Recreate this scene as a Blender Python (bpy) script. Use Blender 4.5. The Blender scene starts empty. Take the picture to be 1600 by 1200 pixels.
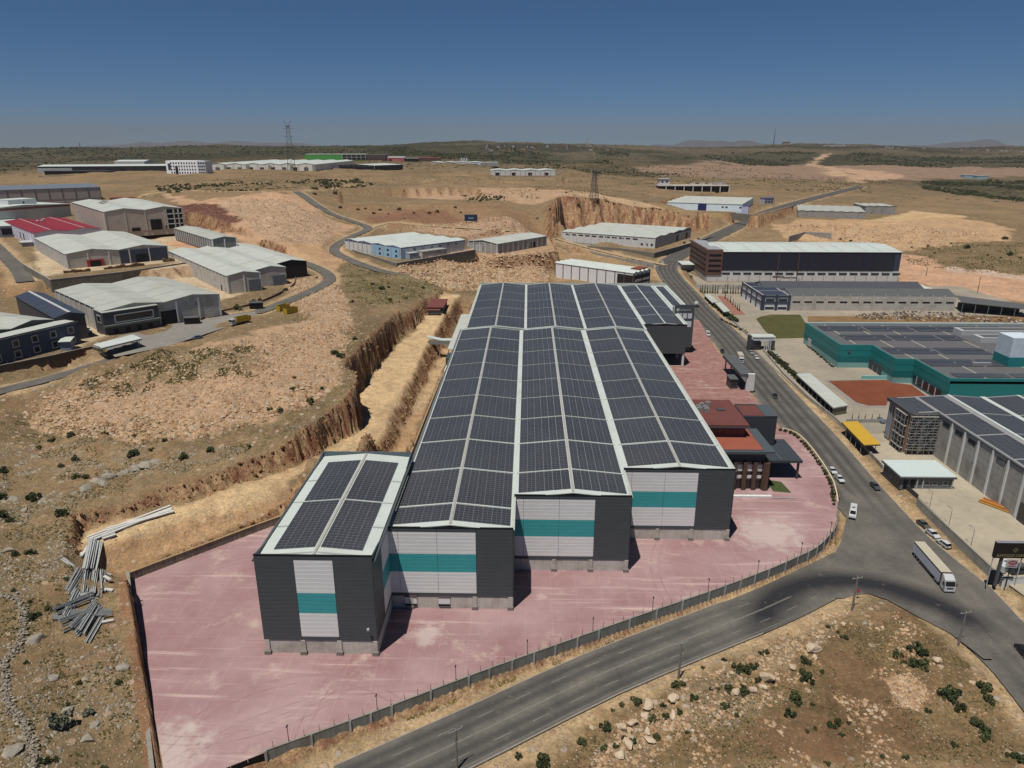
import bpy, bmesh, math, random
import numpy as np
from mathutils import Vector, Matrix

C = bpy.context.scene
COL = C.collection
# ------------------------------------------------------------------ camera
FPX = 1110.0                      # focal length in pixels of a 1600 px wide frame
YAW = math.radians(1.27)
PITCH = math.atan(372 / 1110)
CAM_H = 100.0
cam_data = bpy.data.cameras.new('camera')
cam = bpy.data.objects.new('camera', cam_data)
COL.objects.link(cam)
cam.location = (0, 0, CAM_H)
cam.rotation_euler = (math.pi / 2 - PITCH, 0, YAW)
cam_data.sensor_width = 36.0
cam_data.lens = 36.0 * FPX / 1600.0
cam_data.clip_start = 1.0
cam_data.clip_end = 80000.0
C.camera = cam

# ------------------------------------------------------------------ light
SUN_DIR = Vector((0.19, 0.29, -1.0)).normalized()
SUN_EL = math.asin(-SUN_DIR.z)
SUN_AZ = math.atan2(-SUN_DIR.x, -SUN_DIR.y)
world = bpy.data.worlds.new("World")
C.world = world
world.use_nodes = True
wn, wl = world.node_tree.nodes, world.node_tree.links
wn.clear()
w_out = wn.new('ShaderNodeOutputWorld')
w_bg = wn.new('ShaderNodeBackground')
w_sky = wn.new('ShaderNodeTexSky')
w_sky.sky_type = 'NISHITA'
w_sky.sun_disc = False
w_sky.sun_elevation = SUN_EL
w_sky.sun_rotation = SUN_AZ
w_sky.altitude = 9000
w_sky.air_density = 1.6
w_sky.dust_density = 0.0
w_sky.ozone_density = 5.0
w_bg.inputs['Strength'].default_value = 0.05
w_tint = wn.new('ShaderNodeMix'); w_tint.data_type = 'RGBA'; w_tint.blend_type = 'MULTIPLY'
w_tint.inputs[0].default_value = 1.0; w_tint.inputs[7].default_value = (0.46, 0.88, 1.0, 1)   # deep dry summer sky
wl.new(w_sky.outputs[0], w_tint.inputs[6]); wl.new(w_tint.outputs[2], w_bg.inputs['Color'])
wl.new(w_bg.outputs[0], w_out.inputs['Surface'])
sun_data = bpy.data.lights.new('sun', 'SUN')
sun_data.energy = 4.6
sun_data.angle = math.radians(0.55)
sun_data.color = (1.0, 0.955, 0.88)
sun = bpy.data.objects.new('sun', sun_data)
COL.objects.link(sun)
sun.rotation_euler = SUN_DIR.to_track_quat('-Z', 'Y').to_euler()
sun.location = (-60, -90, 320)
C.view_settings.view_transform = 'Standard'
C.view_settings.look = 'None'
C.view_settings.exposure = 0.07
C.view_settings.gamma = 1.0
C.view_settings.use_curve_mapping = False
C.render.engine = 'CYCLES'
C.cycles.use_denoising = True
C.cycles.max_bounces = 5
C.cycles.diffuse_bounces = 2
C.cycles.glossy_bounces = 2
C.cycles.transmission_bounces = 2
C.cycles.volume_bounces = 0
C.cycles.volume_step_rate = 10
C.cycles.transparent_max_bounces = 4

rng = random.Random(7)
nrng = np.random.default_rng(11)

# ------------------------------------------------------------------ survey: bearings taken from the camera
_ca, _sa, _cp, _sp = math.cos(YAW), math.sin(YAW), math.cos(PITCH), math.sin(PITCH)
def ray(u, v):
    s = (600 - v) / FPX; r = (u - 800) / FPX; h = _cp + s * _sp
    return (-_sa * h + _ca * r, _ca * h + _sa * r, -_sp + s * _cp)
def G(u, v, z=0.0):
    d = ray(u, v); t = (z - CAM_H) / d[2]
    return (d[0] * t, d[1] * t)
def Y(u, v, y):
    d = ray(u, v); t = y / d[1]
    return (d[0] * t, y, CAM_H + d[2] * t)
def Gs(pts, z=0.0):
    return [G(u, v, z) for u, v in pts]

# ------------------------------------------------------------------ noise
def _hash(ix, iy, seed):
    n = (ix.astype(np.int64) * 374761393 + iy.astype(np.int64) * 668265263 + seed * 974711) & 0xffffffff
    n = ((n ^ (n >> 13)) * 1274126177) & 0xffffffff
    n = (n ^ (n >> 16)) & 0xffffff
    return n.astype(np.float64) / float(0xffffff)
def vnoise(x, y, seed=0):
    ix = np.floor(x); iy = np.floor(y)
    fx = x - ix; fy = y - iy
    fx = fx * fx * fx * (fx * (fx * 6 - 15) + 10); fy = fy * fy * fy * (fy * (fy * 6 - 15) + 10)
    a = _hash(ix, iy, seed); b = _hash(ix + 1, iy, seed); c = _hash(ix, iy + 1, seed); d = _hash(ix + 1, iy + 1, seed)
    return (a + (b - a) * fx) * (1 - fy) + (c + (d - c) * fx) * fy
def fbm(x, y, scale, octs=4, seed=0, gain=0.5):
    s = 0; amp = 1; tot = 0; f = 1.0 / scale
    for k in range(octs):
        s = s + amp * (vnoise(x * f + 17.3 * k, y * f - 9.1 * k, seed + k) * 2 - 1)
        tot += amp; amp *= gain; f *= 2.03
    return s / tot
def sstep(a, b, x):
    t = np.clip((x - a) / (b - a), 0, 1)
    return t * t * (3 - 2 * t)

# ------------------------------------------------------------------ plan polygons
def poly_sd(px, py, poly):
    """signed distance, negative inside"""
    n = len(poly)
    d2 = np.full(px.shape, 1e18); ins = np.zeros(px.shape, bool)
    for i in range(n):
        ax, ay = poly[i]; bx, by = poly[(i + 1) % n]
        ex, ey = bx - ax, by - ay
        L = ex * ex + ey * ey + 1e-12
        t = np.clip(((px - ax) * ex + (py - ay) * ey) / L, 0, 1)
        dx = px - ax - t * ex; dy = py - ay - t * ey
        d2 = np.minimum(d2, dx * dx + dy * dy)
        cond = ((ay > py) != (by > py))
        with np.errstate(divide='ignore', invalid='ignore'):
            xi = ax + (py - ay) / (by - ay if by != ay else 1e-12) * ex
        ins ^= cond & (px < xi)
    d = np.sqrt(d2)
    return np.where(ins, -d, d)
def line_d(px, py, pts, vals=None):
    """distance to a polyline (and the value interpolated along it)"""
    d2 = np.full(px.shape, 1e18); vv = np.zeros(px.shape)
    for i in range(len(pts) - 1):
        ax, ay = pts[i][:2]; bx, by = pts[i + 1][:2]
        ex, ey = bx - ax, by - ay
        L = ex * ex + ey * ey + 1e-12
        t = np.clip(((px - ax) * ex + (py - ay) * ey) / L, 0, 1)
        q = (px - ax - t * ex) ** 2 + (py - ay - t * ey) ** 2
        m = q < d2
        d2 = np.where(m, q, d2)
        if vals is not None:
            vv = np.where(m, vals[i] + (vals[i + 1] - vals[i]) * t, vv)
    return (np.sqrt(d2), vv) if vals is not None else np.sqrt(d2)
def in_bb(px, py, pts, pad):
    xs = [p[0] for p in pts]; ys = [p[1] for p in pts]
    return (px > min(xs) - pad) & (px < max(xs) + pad) & (py > min(ys) - pad) & (py < max(ys) + pad)
# ------------------------------------------------------------------ terrain: smooth relief through surveyed spot heights
SPOTS = [  # bearing u, v and height
 # lot, roads and sites on the level ground
 (400,1100,-0.3),(700,1000,0),(1000,900,0),(1240,760,-0.4),(700,880,0),(1150,600,0),(1090,560,0),
 (450,1215,-2.2),(620,1130,-2.2),(800,1060,-2.2),(1000,985,-2.1),(1200,905,-2.0),(1300,860,-1.8),(700,1180,-2.3),(1000,1060,-2.3),(1250,940,-2),
 (1330,760,-1.6),(1280,690,-1.2),(1230,640,-1),(1180,580,-.6),(1120,520,-.5),(1085,480,-.2),(1055,440,.8),(1040,412,2.5),(1100,376,6.5),(1200,332,20.5),(1262,313,24.3),(1320,297,26.6),
 (1440,830,-1.6),(1540,930,-1.8),(1600,1080,-2.6),(1700,1000,-2),
 (1000,1140,-2.5),(1200,1030,-1.8),(1400,1000,-1.4),(1350,1150,-3),(1150,1190,-3.2),(1550,1190,-3.4),(1500,1050,-2),(900,1250,-2.6),(1400,1350,-4),
 (1450,760,-.5),(1350,640,-.5),(1250,560,-.5),(1200,510,-.5),(1400,500,-.5),(1600,500,-.5),(1600,640,-.5),(1700,560,-.5),(1150,470,-.5),(1300,450,-.5),(1400,445,-.5),
 (1550,450,0),(1600,430,1),(1430,430,0),(1700,440,0),
 # hill and terrace on the right
 (1450,400,6),(1550,395,9),(1600,380,12),(1680,390,12),(1300,383,6),(1220,375,8),(1420,345,20),(1330,335,19),(1250,348,16),(1500,350,19),(1560,335,19),(1230,345,15),
 (1280,315,23),(1400,310,22),(1500,318,18),(1600,330,15),(1700,330,15),(1600,300,15),(1500,290,18),(1400,288,24),(1350,283,26),(1250,300,27),(1180,300,28),
 # centre
 (1100,290,30),(1060,300,32),(1030,287,36),(980,300,39),(930,300,42),(1040,335,27),(1120,333,25),(1180,341,18.5),(930,325,36),(1000,325,32),(1080,338,24),(1140,345,16),(870,330,35),
 (900,372,9),(1000,390,8),(1060,380,8),(1120,366,8),(860,365,13),(830,372,17),
 (800,345,29),(740,350,26),(700,335,30),(640,340,32),(600,322,37),(700,320,37),(760,320,37),(540,299,47),(590,298,47),(640,297,47.4),(690,294,48),(740,291,48),(850,310,40),(640,285,50),(740,282,50),(830,290,45),
 (620,360,26),(560,395,24),(700,375,22),(740,395,19),(820,390,17),(640,420,21),(700,420,16),(860,425,4),(800,420,9),(760,440,7),(900,440,3),(960,445,2),(700,445,13),(1000,420,3),
 (780,262,50),(830,275,49),(860,283,45),(920,270,44),(1000,270,40),(1050,275,38),(900,255,40),(1000,258,38),(1100,262,28),
 # quarry and plateau on the left
 (540,372,28),(520,345,33),(480,318,45),(470,303,51),(420,310,50),(330,320,47),(300,345,40),(430,340,42),(420,385,31),(380,400,29),(350,360,37),(480,385,29),(500,360,33),
 (400,290,55),(300,295,53),(250,300,50),(230,305,49),(520,280,53),(450,272,60),(350,272,61),(250,272,60),(150,275,59),(60,275,57),(600,272,56),(680,265,55),(560,262,60),
 (30,310,46),(120,305,46),(200,318,44),(0,330,40),(80,350,36),(200,372,36),(270,370,35),(320,395,31),(240,395,31),(150,420,31),(60,410,31),(0,400,29),(-80,420,28),
 (440,450,24.5),(400,440,24.5),(350,470,25),(300,500,25),(250,520,25),(180,540,24.5),(60,550,25),(60,490,25),(20,440,27),(-60,520,25),(-100,600,23),
 (470,460,24.5),(520,430,25),(480,410,26),(440,403,26.5),(580,440,22.5),(640,455,18),
 # hillside above the cutting
 (220,548,24),(120,580,22.5),(0,612,20.5),(300,535,24.5),(400,500,24.5),(450,490,24.5),(520,480,24),(350,545,25),(450,530,25),(250,575,24),(150,600,21.5),
 (60,660,15),(200,690,14),(300,690,15),(380,665,17.5),(450,630,21),(520,590,23),(540,540,24),(570,500,24),(600,470,23),(640,450,19.5),(420,690,15),(480,650,19),(100,700,14),(250,735,14),(120,770,14),(0,720,15),
 (560,640,21),(550,690,13),(0,800,14),(60,850,11.5),(100,950,9),(0,950,11.5),(100,1050,6),(180,1000,5),(200,1120,2.8),(0,1100,8),(120,1190,4),(-60,1000,11),(-60,1190,8),(225,1180,1.5),(160,900,7.5),(190,1250,1.5),(0,1300,7),
]
FAR_SPOTS = [  # far country: bearing u, v and distance
 (1300,270,2000),(1450,270,2100),(1600,278,1900),(1750,280,1800),(1550,262,2700),(1300,258,2900),(1450,258,2900),(1200,262,2500),(1650,262,2600),
 (1250,233,3900),(1350,233,4100),(1450,234,4000),(1550,236,3900),(1650,238,3700),(1180,236,3700),(1300,228.5,4600),(1500,231.5,4400),(1600,233,4300),(1750,235,4000),(1220,229,4500),
 (1250,226.5,5200),(1400,227,5400),(1550,229,5600),(1250,246,3300),(1400,247,3300),(1550,249,3300),
 (0,255,2100),(100,258,1900),(200,255,2000),(350,250,2000),(480,247,2000),(600,246,2100),(-150,255,2100),(-150,275,1300),
 (0,232,4200),(120,231.5,4200),(250,230,4000),(350,227,3900),(450,229,4000),(560,228.5,4000),(-150,232,4200),(0,243,3000),(300,240,2900),(500,239,2900),
 (650,226,4000),(750,222,4300),(830,224,4300),(900,227,4500),(980,229.5,4500),(1050,231,4400),(1120,232,4300),(700,240,2800),(800,245,2500),(900,240,3000),(1000,243,3000),(1050,240,3200),
 (950,250,2200),(1100,250,2500),(700,255,1700),(780,262,1500),(860,262,1500),
]
def _polar(x, y):
    return np.stack([np.arctan2(x, y) * 3.0, np.log(np.hypot(x, y))], -1)
_sx, _sz = [], []
for u, v, z in SPOTS:
    x, y = G(u, v, z)
    _sx.append((x, y)); _sz.append(z)
for u, v, d in FAR_SPOTS:
    x, y, z = Y(u, v, d)
    _sx.append((x, y)); _sz.append(z)
for a in np.radians(np.arange(-66, 67, 12)):      # the country goes on, level, to the skyline
    for r, z in ((6500, 60), (9000, 40), (22000, 0)):
        _sx.append((r * math.sin(a), r * math.cos(a))); _sz.append(z)
for x, y, z in ((0, 60, -2.5), (-60, 60, 2), (60, 60, -3), (120, 90, -3.5), (-130, 90, 8)):
    _sx.append((x, y)); _sz.append(z)
_sx = np.array(_sx); _sz = np.array(_sz)
_P = _polar(_sx[:, 0], _sx[:, 1])
def _ker(a, b):
    d = np.sqrt(((a[:, None, :] - b[None, :, :]) ** 2).sum(-1) + 0.0004)
    return d
_n = len(_P)
_A = np.zeros((_n + 3, _n + 3))
_A[:_n, :_n] = -_ker(_P, _P) - 0.004 * np.eye(_n)
_A[:_n, _n] = 1; _A[:_n, _n + 1:] = _P
_A[_n:, :_n] = _A[:_n, _n:].T
_W = np.linalg.solve(_A, np.concatenate([_sz, np.zeros(3)]))
def h_smooth(x, y):
    x = np.asarray(x, float); y = np.asarray(y, float)
    sh = x.shape; x = x.ravel(); y = y.ravel()
    out = np.empty(len(x))
    for i in range(0, len(x), 40000):
        q = _polar(x[i:i + 40000], y[i:i + 40000])
        out[i:i + 40000] = -_ker(q, _P) @ _W[:_n] + _W[_n] + q @ _W[_n + 1:]
    return out.reshape(sh)

# ---- earthworks. plan outlines
LOT = Gs([(205,906),(400,831),(486,800)]) + [(-57,172),(-39,176),(-38,300),(-34,330),(-34,432),(90,432)] + \
      Gs([(1092,500),(1120,548),(1160,592),(1178,622),(1222,671),(1240,676),(1258,690),(1283,722),(1303,757),(1309,790),(1306,825),(1295,842),(1275,862),(1245,877),(1200,897),
          (1107,932),(1025,960),(935,992),(800,1040),(732,1065),(612,1111),(547,1135),(416,1182),(310,1222),(262,1240)])
BENCH = Gs([(128,828),(215,802),(240,795),(282,782),(307,775),(345,760),(400,744),(442,731),(485,712),(515,694),(548,674),(558,664),(562,650),(556,620),(580,581),(621,541)], 8.5) + \
        Gs([(650,510),(668,488),(690,462),(720,458)], 11) + Gs([(716,480),(698,505),(684,540)], 10.5) + Gs([(668,600),(655,628),(640,655),(618,690),(560,722),(496,738),(400,788),(275,815),(165,856),(140,872),(120,862)], 7.5)
FOOT = Gs([(200,902),(400,827)], 2) + [(-58,176),(-40.5,180),(-39.5,300),(-36,430),(-39,430),(-43,300),(-44,182)] + Gs([(400,822),(198,894)], 2)
BENCH_H = lambda x, y: 8.0 + 3.0 * sstep(230, 400, y)
CUT_YARD = Gs([(866,372),(880,362)], 8) + [(40,835),(150,850),(190,820)] + Gs([(1098,352),(1106,366),(1030,393),(1000,389)], 8)
FLATS = [  # outline, height, margin of the bank
 (Gs([(-120,600),(0,570),(135,533),(160,520),(225,508),(345,478),(400,465),(437,441),(446,420),(440,400),(300,385),(255,400),(180,440),(90,445),(60,458),(20,458),(-140,470)], 25), 24.8, 4),
 (Gs([(78,437),(305,415),(318,398),(262,372),(110,362),(40,352),(-40,352),(20,392),(52,420)], 31), 31, 1.2),
 (Gs([(536,384),(622,413),(742,391),(720,372),(600,360)], 24), 24, 3),
 (Gs([(725,390),(770,402),(870,392),(858,372),(800,366),(735,376)], 19), 19, 5),
 (CUT_YARD, 8, 2.5),
 (Gs([(1030,326),(1085,332),(1140,333.5),(1184,337.5),(1238,323),(1215,306),(1120,303)], 26), 26.0, 2.5),
 (Gs([(1238,350),(1420,345),(1415,327),(1265,322)], 19.5), 19.5, 8),
 (Gs([(535,310),(590,309.5),(640,308),(700,306),(745,304.5),(756,316),(640,321),(535,322)], 38), 38, 2.2),
 (Gs([(258,362),(300,352),(385,374),(410,393),(330,402),(250,388)], 32), 32, 7),
 (Gs([(400,1190),(547,1139),(612,1114),(732,1068),(800,1043),(935,995),(1025,963),(1107,935),(1200,900),(1275,866),(1312,832),(1335,850),(1270,895),(1200,920),(1000,1005),(800,1090),(620,1165),(450,1240),(380,1240)], -2.15), -2.2, 3),
 (Gs([(770,283),(878,283),(882,262),(770,262)], 50), 50, 3),
 (Gs([(-60,617),(0,598),(77,579),(130,560),(134,570),(77,594),(0,617),(-60,640)], 20.2), 20.2, 1.2),
]
MOUNDS = [  # spoil heaps: bearing, height, radius, rise
 (90,612,18,9,2.2),(150,596,20,10,2.6),(215,580,22,10,2.8),(290,566,23,11,3.0),(360,552,24,10,2.6),(430,545,24,9,2.2),(500,525,24,9,2.0),(505,478,24.5,9,2.0),(470,455,24.5,7,1.4),(120,572,22.5,6,1.8),(175,556,23.5,5,1.6),
 (560,412,22,10,3),(680,418,16,12,3.5),(780,408,10,12,3.5),(840,402,8,10,3),(720,405,16,11,2.5),(430,378,33,11,3),(400,362,35,10,3),(455,390,30,9,2.4),(330,378,33,9,2),(490,408,27,9,2),(1260,372,9,14,3),(1350,370,12,16,3),(1450,366,14,16,3),
 (1205,1010,-2,5,1.0),(1090,1085,-2.4,6,.9),(545,1140,-2.1,3.2,1.3),(1098,942,-2.1,3.0,1.6),(1392,1078,-2.5,6,1.0)]
TIP = Gs([(32,640),(60,618),(110,598),(180,572),(260,556),(380,532),(430,530),(520,512),(545,530),(530,600),(470,640),(420,655),(330,684),(200,692),(100,684),(50,668)], 20)
TIP2 = Gs([(610,432),(745,402),(860,400),(940,402),(860,418),(855,440),(700,450)], 10)
SCREE = Gs([(345,330),(420,314),(500,338),(530,350),(500,380),(430,392),(385,370)], 40)
YARDS = [  # name, outline, height
 ('concrete_yard', Gs([(1075,425),(1105,441),(1165,441),(1230,447),(1500,447),(1640,490),(1640,668),(1385,676),(1330,678),(1262,622),(1205,572),(1160,525),(1115,478)], -.45), -.45),
 ('gravel_yard', Gs([(1326,680),(1392,668),(1640,668),(1640,960),(1565,905),(1545,882),(1438,780),(1385,735)], -.5), -.5),
]
for _yn, _yp, _yz in YARDS:
    FLATS.append((_yp, _yz - .22, 2.5))
def h_ground(x, y, noise=True):
    """finished ground height (roads and yards excluded)"""
    x = np.asarray(x, float); y = np.asarray(y, float)
    shp = x.shape; x = x.ravel(); y = y.ravel()
    h = h_smooth(x, y)
    r = np.hypot(x, y)
    if noise:
        amp = np.interp(r, [80, 300, 900, 3000, 9000], [0.35, 0.9, 1.6, 6, 14])
        sc = 1.0
        h = h + amp * fbm(x, y, 26, 4, 3) * sstep(0, 1, amp) + 0.0
        h = h + np.interp(r, [1250, 2600, 8000], [0, 10, 26]) * fbm(x, y, 420, 4, 31)
    if noise:
        for poly, a0, sc0 in ((TIP, 1.5, 7.0), (TIP2, 1.6, 9.0), (SCREE, 1.8, 10.0)):
            b = in_bb(x, y, poly, 4)
            if b.any():
                w = 1 - sstep(-9, 2, poly_sd(x[b], y[b], poly))
                h[b] += w * (a0 * (fbm(x[b], y[b], sc0, 4, 301) + .8 * np.abs(fbm(x[b], y[b], sc0 * 2.2, 3, 303))) + a0 * .5 + .5 * fbm(x[b], y[b], 2.4, 3, 307))
        for mu, mv, mz, rad, amp in MOUNDS:
            mx, my = G(mu, mv, mz); b = in_bb(x, y, [(mx, my)], rad * 2.2)
            if b.any(): h[b] += amp * np.exp(-((x[b] - mx) ** 2 + (y[b] - my) ** 2) / (rad * rad))
    for poly, z, m in FLATS:
        b = in_bb(x, y, poly, m + 2)
        if b.any():
            sd = poly_sd(x[b], y[b], poly)
            w = 1 - sstep(0, m, sd)
            h[b] = h[b] * (1 - w) + z * w
    jit = fbm(x, y, 15, 3, 41) * 1.8 + fbm(x, y, 5, 3, 45) * 1.1 + fbm(x, y, 1.6, 2, 43) * 0.5
    soft = 1.0 + 2.6 * sstep(0, .5, fbm(x, y, 18, 2, 49))
    b = in_bb(x, y, BENCH, 6)
    if b.any():
        sd = poly_sd(x[b], y[b], BENCH) + jit[b]
        w = 1 - sstep(-0.4, soft[b], sd)
        z = BENCH_H(x[b], y[b]) + 0.35 * fbm(x[b], y[b], 6, 3, 47)
        h[b] = h[b] * (1 - w) + z * w
    b = in_bb(x, y, FOOT, 14)
    if b.any():
        sd = poly_sd(x[b], y[b], FOOT) + jit[b] * .8
        m = np.where(x[b] > -62, 6.0, 12.0)
        w = 1 - sstep(0, 1, sd / m)
        h[b] = h[b] * (1 - w) + 2.0 * w
    b = in_bb(x, y, LOT, 3)
    if b.any():
        sd = poly_sd(x[b], y[b], LOT)
        w = 1 - sstep(0.2, 0.7, sd)
        h[b] = h[b] * (1 - w) + (-0.3) * w
    return h.reshape(shp)

# roads: bearing, height, width
def gl(*pts):
    return [(*G(u, v, z), z) for u, v, z in pts]
ROADS = {}
ROADS['main'] = (gl((1705,1150,-2.7),(1620,1050,-2.35),(1531,968,-1.85),(1490,920,-1.8),(1404,845,-1.8),(1330,760,-1.8),(1275,690,-1.2),(1225,632,-.95),(1172,570,-.6),(1130,522,-.4),(1095,487,-.2),(1068,455,.4),(1048,432,1.2),(1042,415,2.4),(1062,398,4.2),(1108,374,7.5),(1150,354,13),(1200,331,21),(1262,312,24.8),(1322,297,27),(1345,291,28)), 18.0)
ROADS['front'] = (gl((540,1241,-2.3),(700,1167,-2.3),(800,1119,-2.25),(937,1054,-2.2),(1060,1004,-2.1),(1160,965,-1.9),(1210,944,-1.8),(1260,920,-1.8),(1340,880,-1.8),(1400,850,-1.8)), 12.7)
ROADS['back'] = (gl((-60,630,19.3),(0,611,20.5),(120,580,22.4),(222,546,24),(290,517,24.6),(350,496,24.6),(400,488,24.5),(455,468,24.5),(500,448,24.8),(515,437,24.8),(508,425,25.2),(480,412,26),(450,403,26.5)), 7.5)
ROADS['quarry'] = (gl((690,432,14.5),(620,428,20),(570,415,22.5),(530,398,24),(522,388,25.3),(540,374,27.5),(575,357,28.5),(555,347,30.5),(520,335,36),(492,318,44.5),(472,304,50.5),(462,299,52)), 8.0)
ROADS['upper'] = (gl((575,357,28.5),(610,348,29),(660,352,27.5),(740,357,25.5),(830,364,19),(880,376,10),(960,397,6.5),(1040,414,2.6)), 6.0)
ROADS['ridge'] = (gl((225,306,49),(240,302,50),(300,298,52.5),(400,300,52.5),(462,299,52),(560,293,46),(650,288,47),(690,280,49),(745,274,50)), 6.0)
ROADS['left'] = (gl((-60,330,38),(0,392,29.5),(28,420,28.5),(40,440,27.4)), 9.0)
def spline(pts, step=5.0):
    """Catmull-Rom through the points, resampled"""
    P = [np.array(p, float) for p in pts]
    P = [2 * P[0] - P[1]] + P + [2 * P[-1] - P[-2]]
    out = []
    for i in range(1, len(P) - 2):
        L = np.linalg.norm(P[i + 1][:2] - P[i][:2]); n = max(2, min(12, int(L / step)))
        for k in range(n):
            t = k / n
            out.append(tuple(0.5 * (2 * P[i] + (P[i + 1] - P[i - 1]) * t + (2 * P[i - 1] - 5 * P[i] + 4 * P[i + 1] - P[i + 2]) * t * t
                       + (3 * P[i] - P[i - 1] - 3 * P[i + 1] + P[i + 2]) * t ** 3)))
    out.append(tuple(P[-2]))
    return out
ROADS = {k: (spline(p, 9.0), w) for k, (p, w) in ROADS.items()}
JUNCTION = Gs([(1150,938),(1190,921),(1229,907),(1258,898),(1280,888),(1302,869),(1315,845),(1322,812),(1321,788),(1312,760),(1345,782),(1420,870),(1500,945),(1550,1000),(1550,1030),(1537,1030),(1522,1018),(1485,990),(1433,963),(1386,937),(1355,927.5),(1334,930),(1318,936),(1262,928),(1200,938)], -1.8)
ROAD_LIST = list(ROADS.values())
def h_road(x, y):
    """distance past the road edge, road height"""
    best = np.full(np.shape(x), 1e9); hz = np.zeros(np.shape(x))
    for pts, wd in ROAD_LIST:
        b = in_bb(x, y, pts, 40)
        if b.any():
            d, z = line_d(x[b], y[b], pts, [p[2] for p in pts])
            d = d - wd / 2
            m = d < best[b]
            bb = best[b]; hh = hz[b]
            bb[m] = d[m]; hh[m] = z[m]
            best[b] = bb; hz[b] = hh
    return best, hz
def h_terrain(x, y, noise=True):
    x = np.asarray(x, float); y = np.asarray(y, float)
    h = h_ground(x, y, noise)
    d, z = h_road(x, y)
    b = in_bb(x, y, LOT, 1)
    w = 1 - sstep(0.3, 6.0, d)
    if b.any():
        w = np.where(b, w * sstep(-0.2, 0.6, poly_sd(x, y, LOT)), w)
    r = np.hypot(x, y)
    bj = in_bb(x, y, JUNCTION, 3)
    if bj.any():
        wj = 1 - sstep(.4, 2.5, poly_sd(x[bj], y[bj], JUNCTION))
        h[bj] = h[bj] * (1 - wj) - 2.05 * wj
    return h * (1 - w) + (z - np.where(d < 0.4, 0.18 + r * 0.0008, 0.02)) * w
# the ground is one fan-shaped grid, finer near and coarser far; heights are looked up in it
NC, NR = 820, 1060
TH = np.radians(np.linspace(-56, 56, NC)); RR = np.geomspace(58, 26000, NR)
GR, GT = np.meshgrid(RR, TH, indexing='ij')
GX, GY = GR * np.sin(GT), GR * np.cos(GT)
GZ = h_terrain(GX.ravel(), GY.ravel()).reshape(NR, NC)
def h_fast(x, y):
    x = np.asarray(x, float); y = np.asarray(y, float)
    fi = np.clip(np.log(np.maximum(np.hypot(x, y), 1) / 58) / math.log(26000 / 58) * (NR - 1), 0, NR - 1.001)
    fj = np.clip((np.arctan2(x, y) - TH[0]) / (TH[-1] - TH[0]) * (NC - 1), 0, NC - 1.001)
    i = fi.astype(int); j = fj.astype(int); a = fi - i; b = fj - j
    return (GZ[i, j] * (1 - a) + GZ[i + 1, j] * a) * (1 - b) + (GZ[i, j + 1] * (1 - a) + GZ[i + 1, j + 1] * a) * b
def surf(x, y):
    return float(h_fast(np.array([x]), np.array([y]))[0])
def hit(u, v, off=0.0):
    """where the bearing meets the ground"""
    d = ray(u, v)
    t = np.geomspace(80, 16000, 1500)
    def run(t):
        return CAM_H + d[2] * t - h_fast(d[0] * t, d[1] * t) - off
    f = run(t); k = int(np.argmax(f < 0))
    if f[k] >= 0: k = len(t) - 1
    t = np.linspace(t[max(k - 1, 0)], t[k], 40); f = run(t); k = max(int(np.argmax(f < 0)), 1)
    a = f[k - 1] / (f[k - 1] - f[k] + 1e-9); tt = t[k - 1] + a * (t[k] - t[k - 1])
    return Vector((d[0] * tt, d[1] * tt, CAM_H + d[2] * tt))
def hits(pts):
    return [tuple(hit(u, v))[:2] for u, v in pts]
# ------------------------------------------------------------------ colours and materials
def lin(c):
    c = c / 255.0
    return c / 12.92 if c <= 0.04045 else ((c + 0.055) / 1.055) ** 2.4
def alb(r, g, b, k=1.32):
    """surface colour whose sunlit look is about this 8-bit value"""
    return np.array([lin(r) / k, lin(g) / k, lin(b) / k])

MATS = {}
def nmat(name):
    m = bpy.data.materials.new(name); m.use_nodes = True
    nt = m.node_tree; nt.nodes.clear()
    o = nt.nodes.new('ShaderNodeOutputMaterial'); b = nt.nodes.new('ShaderNodeBsdfPrincipled')
    nt.links.new(b.outputs[0], o.inputs[0])
    b.inputs['Specular IOR Level'].default_value = 0.25
    return m, nt, b
def noise_node(nt, scale, detail=4, rough=0.55, vec=None, dim='3D'):
    n = nt.nodes.new('ShaderNodeTexNoise'); n.noise_dimensions = dim
    n.inputs['Scale'].default_value = scale; n.inputs['Detail'].default_value = detail; n.inputs['Roughness'].default_value = rough
    if vec is not None: nt.links.new(vec, n.inputs['Vector'])
    return n
def ramp(nt, src, stops):
    r = nt.nodes.new('ShaderNodeValToRGB')
    e = r.color_ramp.elements
    while len(e) < len(stops): e.new(0.5)
    for k, (p, c) in enumerate(stops):
        e[k].position = p
        e[k].color = (c, c, c, 1) if not hasattr(c, '__len__') else (*c[:3], 1)
    nt.links.new(src, r.inputs[0])
    return r
def mixc(nt, fac, a, b, mode='MIX'):
    m = nt.nodes.new('ShaderNodeMix'); m.data_type = 'RGBA'; m.blend_type = mode
    for sock, val in ((m.inputs[0], fac), (m.inputs[6], a), (m.inputs[7], b)):
        if hasattr(val, 'is_output'): nt.links.new(val, sock)
        elif hasattr(val, '__len__'): sock.default_value = (*val[:3], 1)
        else: sock.default_value = val
    return m.outputs[2]
def mth(nt, op, a, b=None, clamp=False):
    m = nt.nodes.new('ShaderNodeMath'); m.operation = op; m.use_clamp = clamp
    for k, val in enumerate((a, b)):
        if val is None: continue
        if hasattr(val, 'is_output'): nt.links.new(val, m.inputs[k])
        else: m.inputs[k].default_value = val
    return m.outputs[0]
def wpos(nt):
    return nt.nodes.new('ShaderNodeNewGeometry').outputs['Position']
def objco(nt):
    return nt.nodes.new('ShaderNodeTexCoord').outputs['Object']
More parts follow.
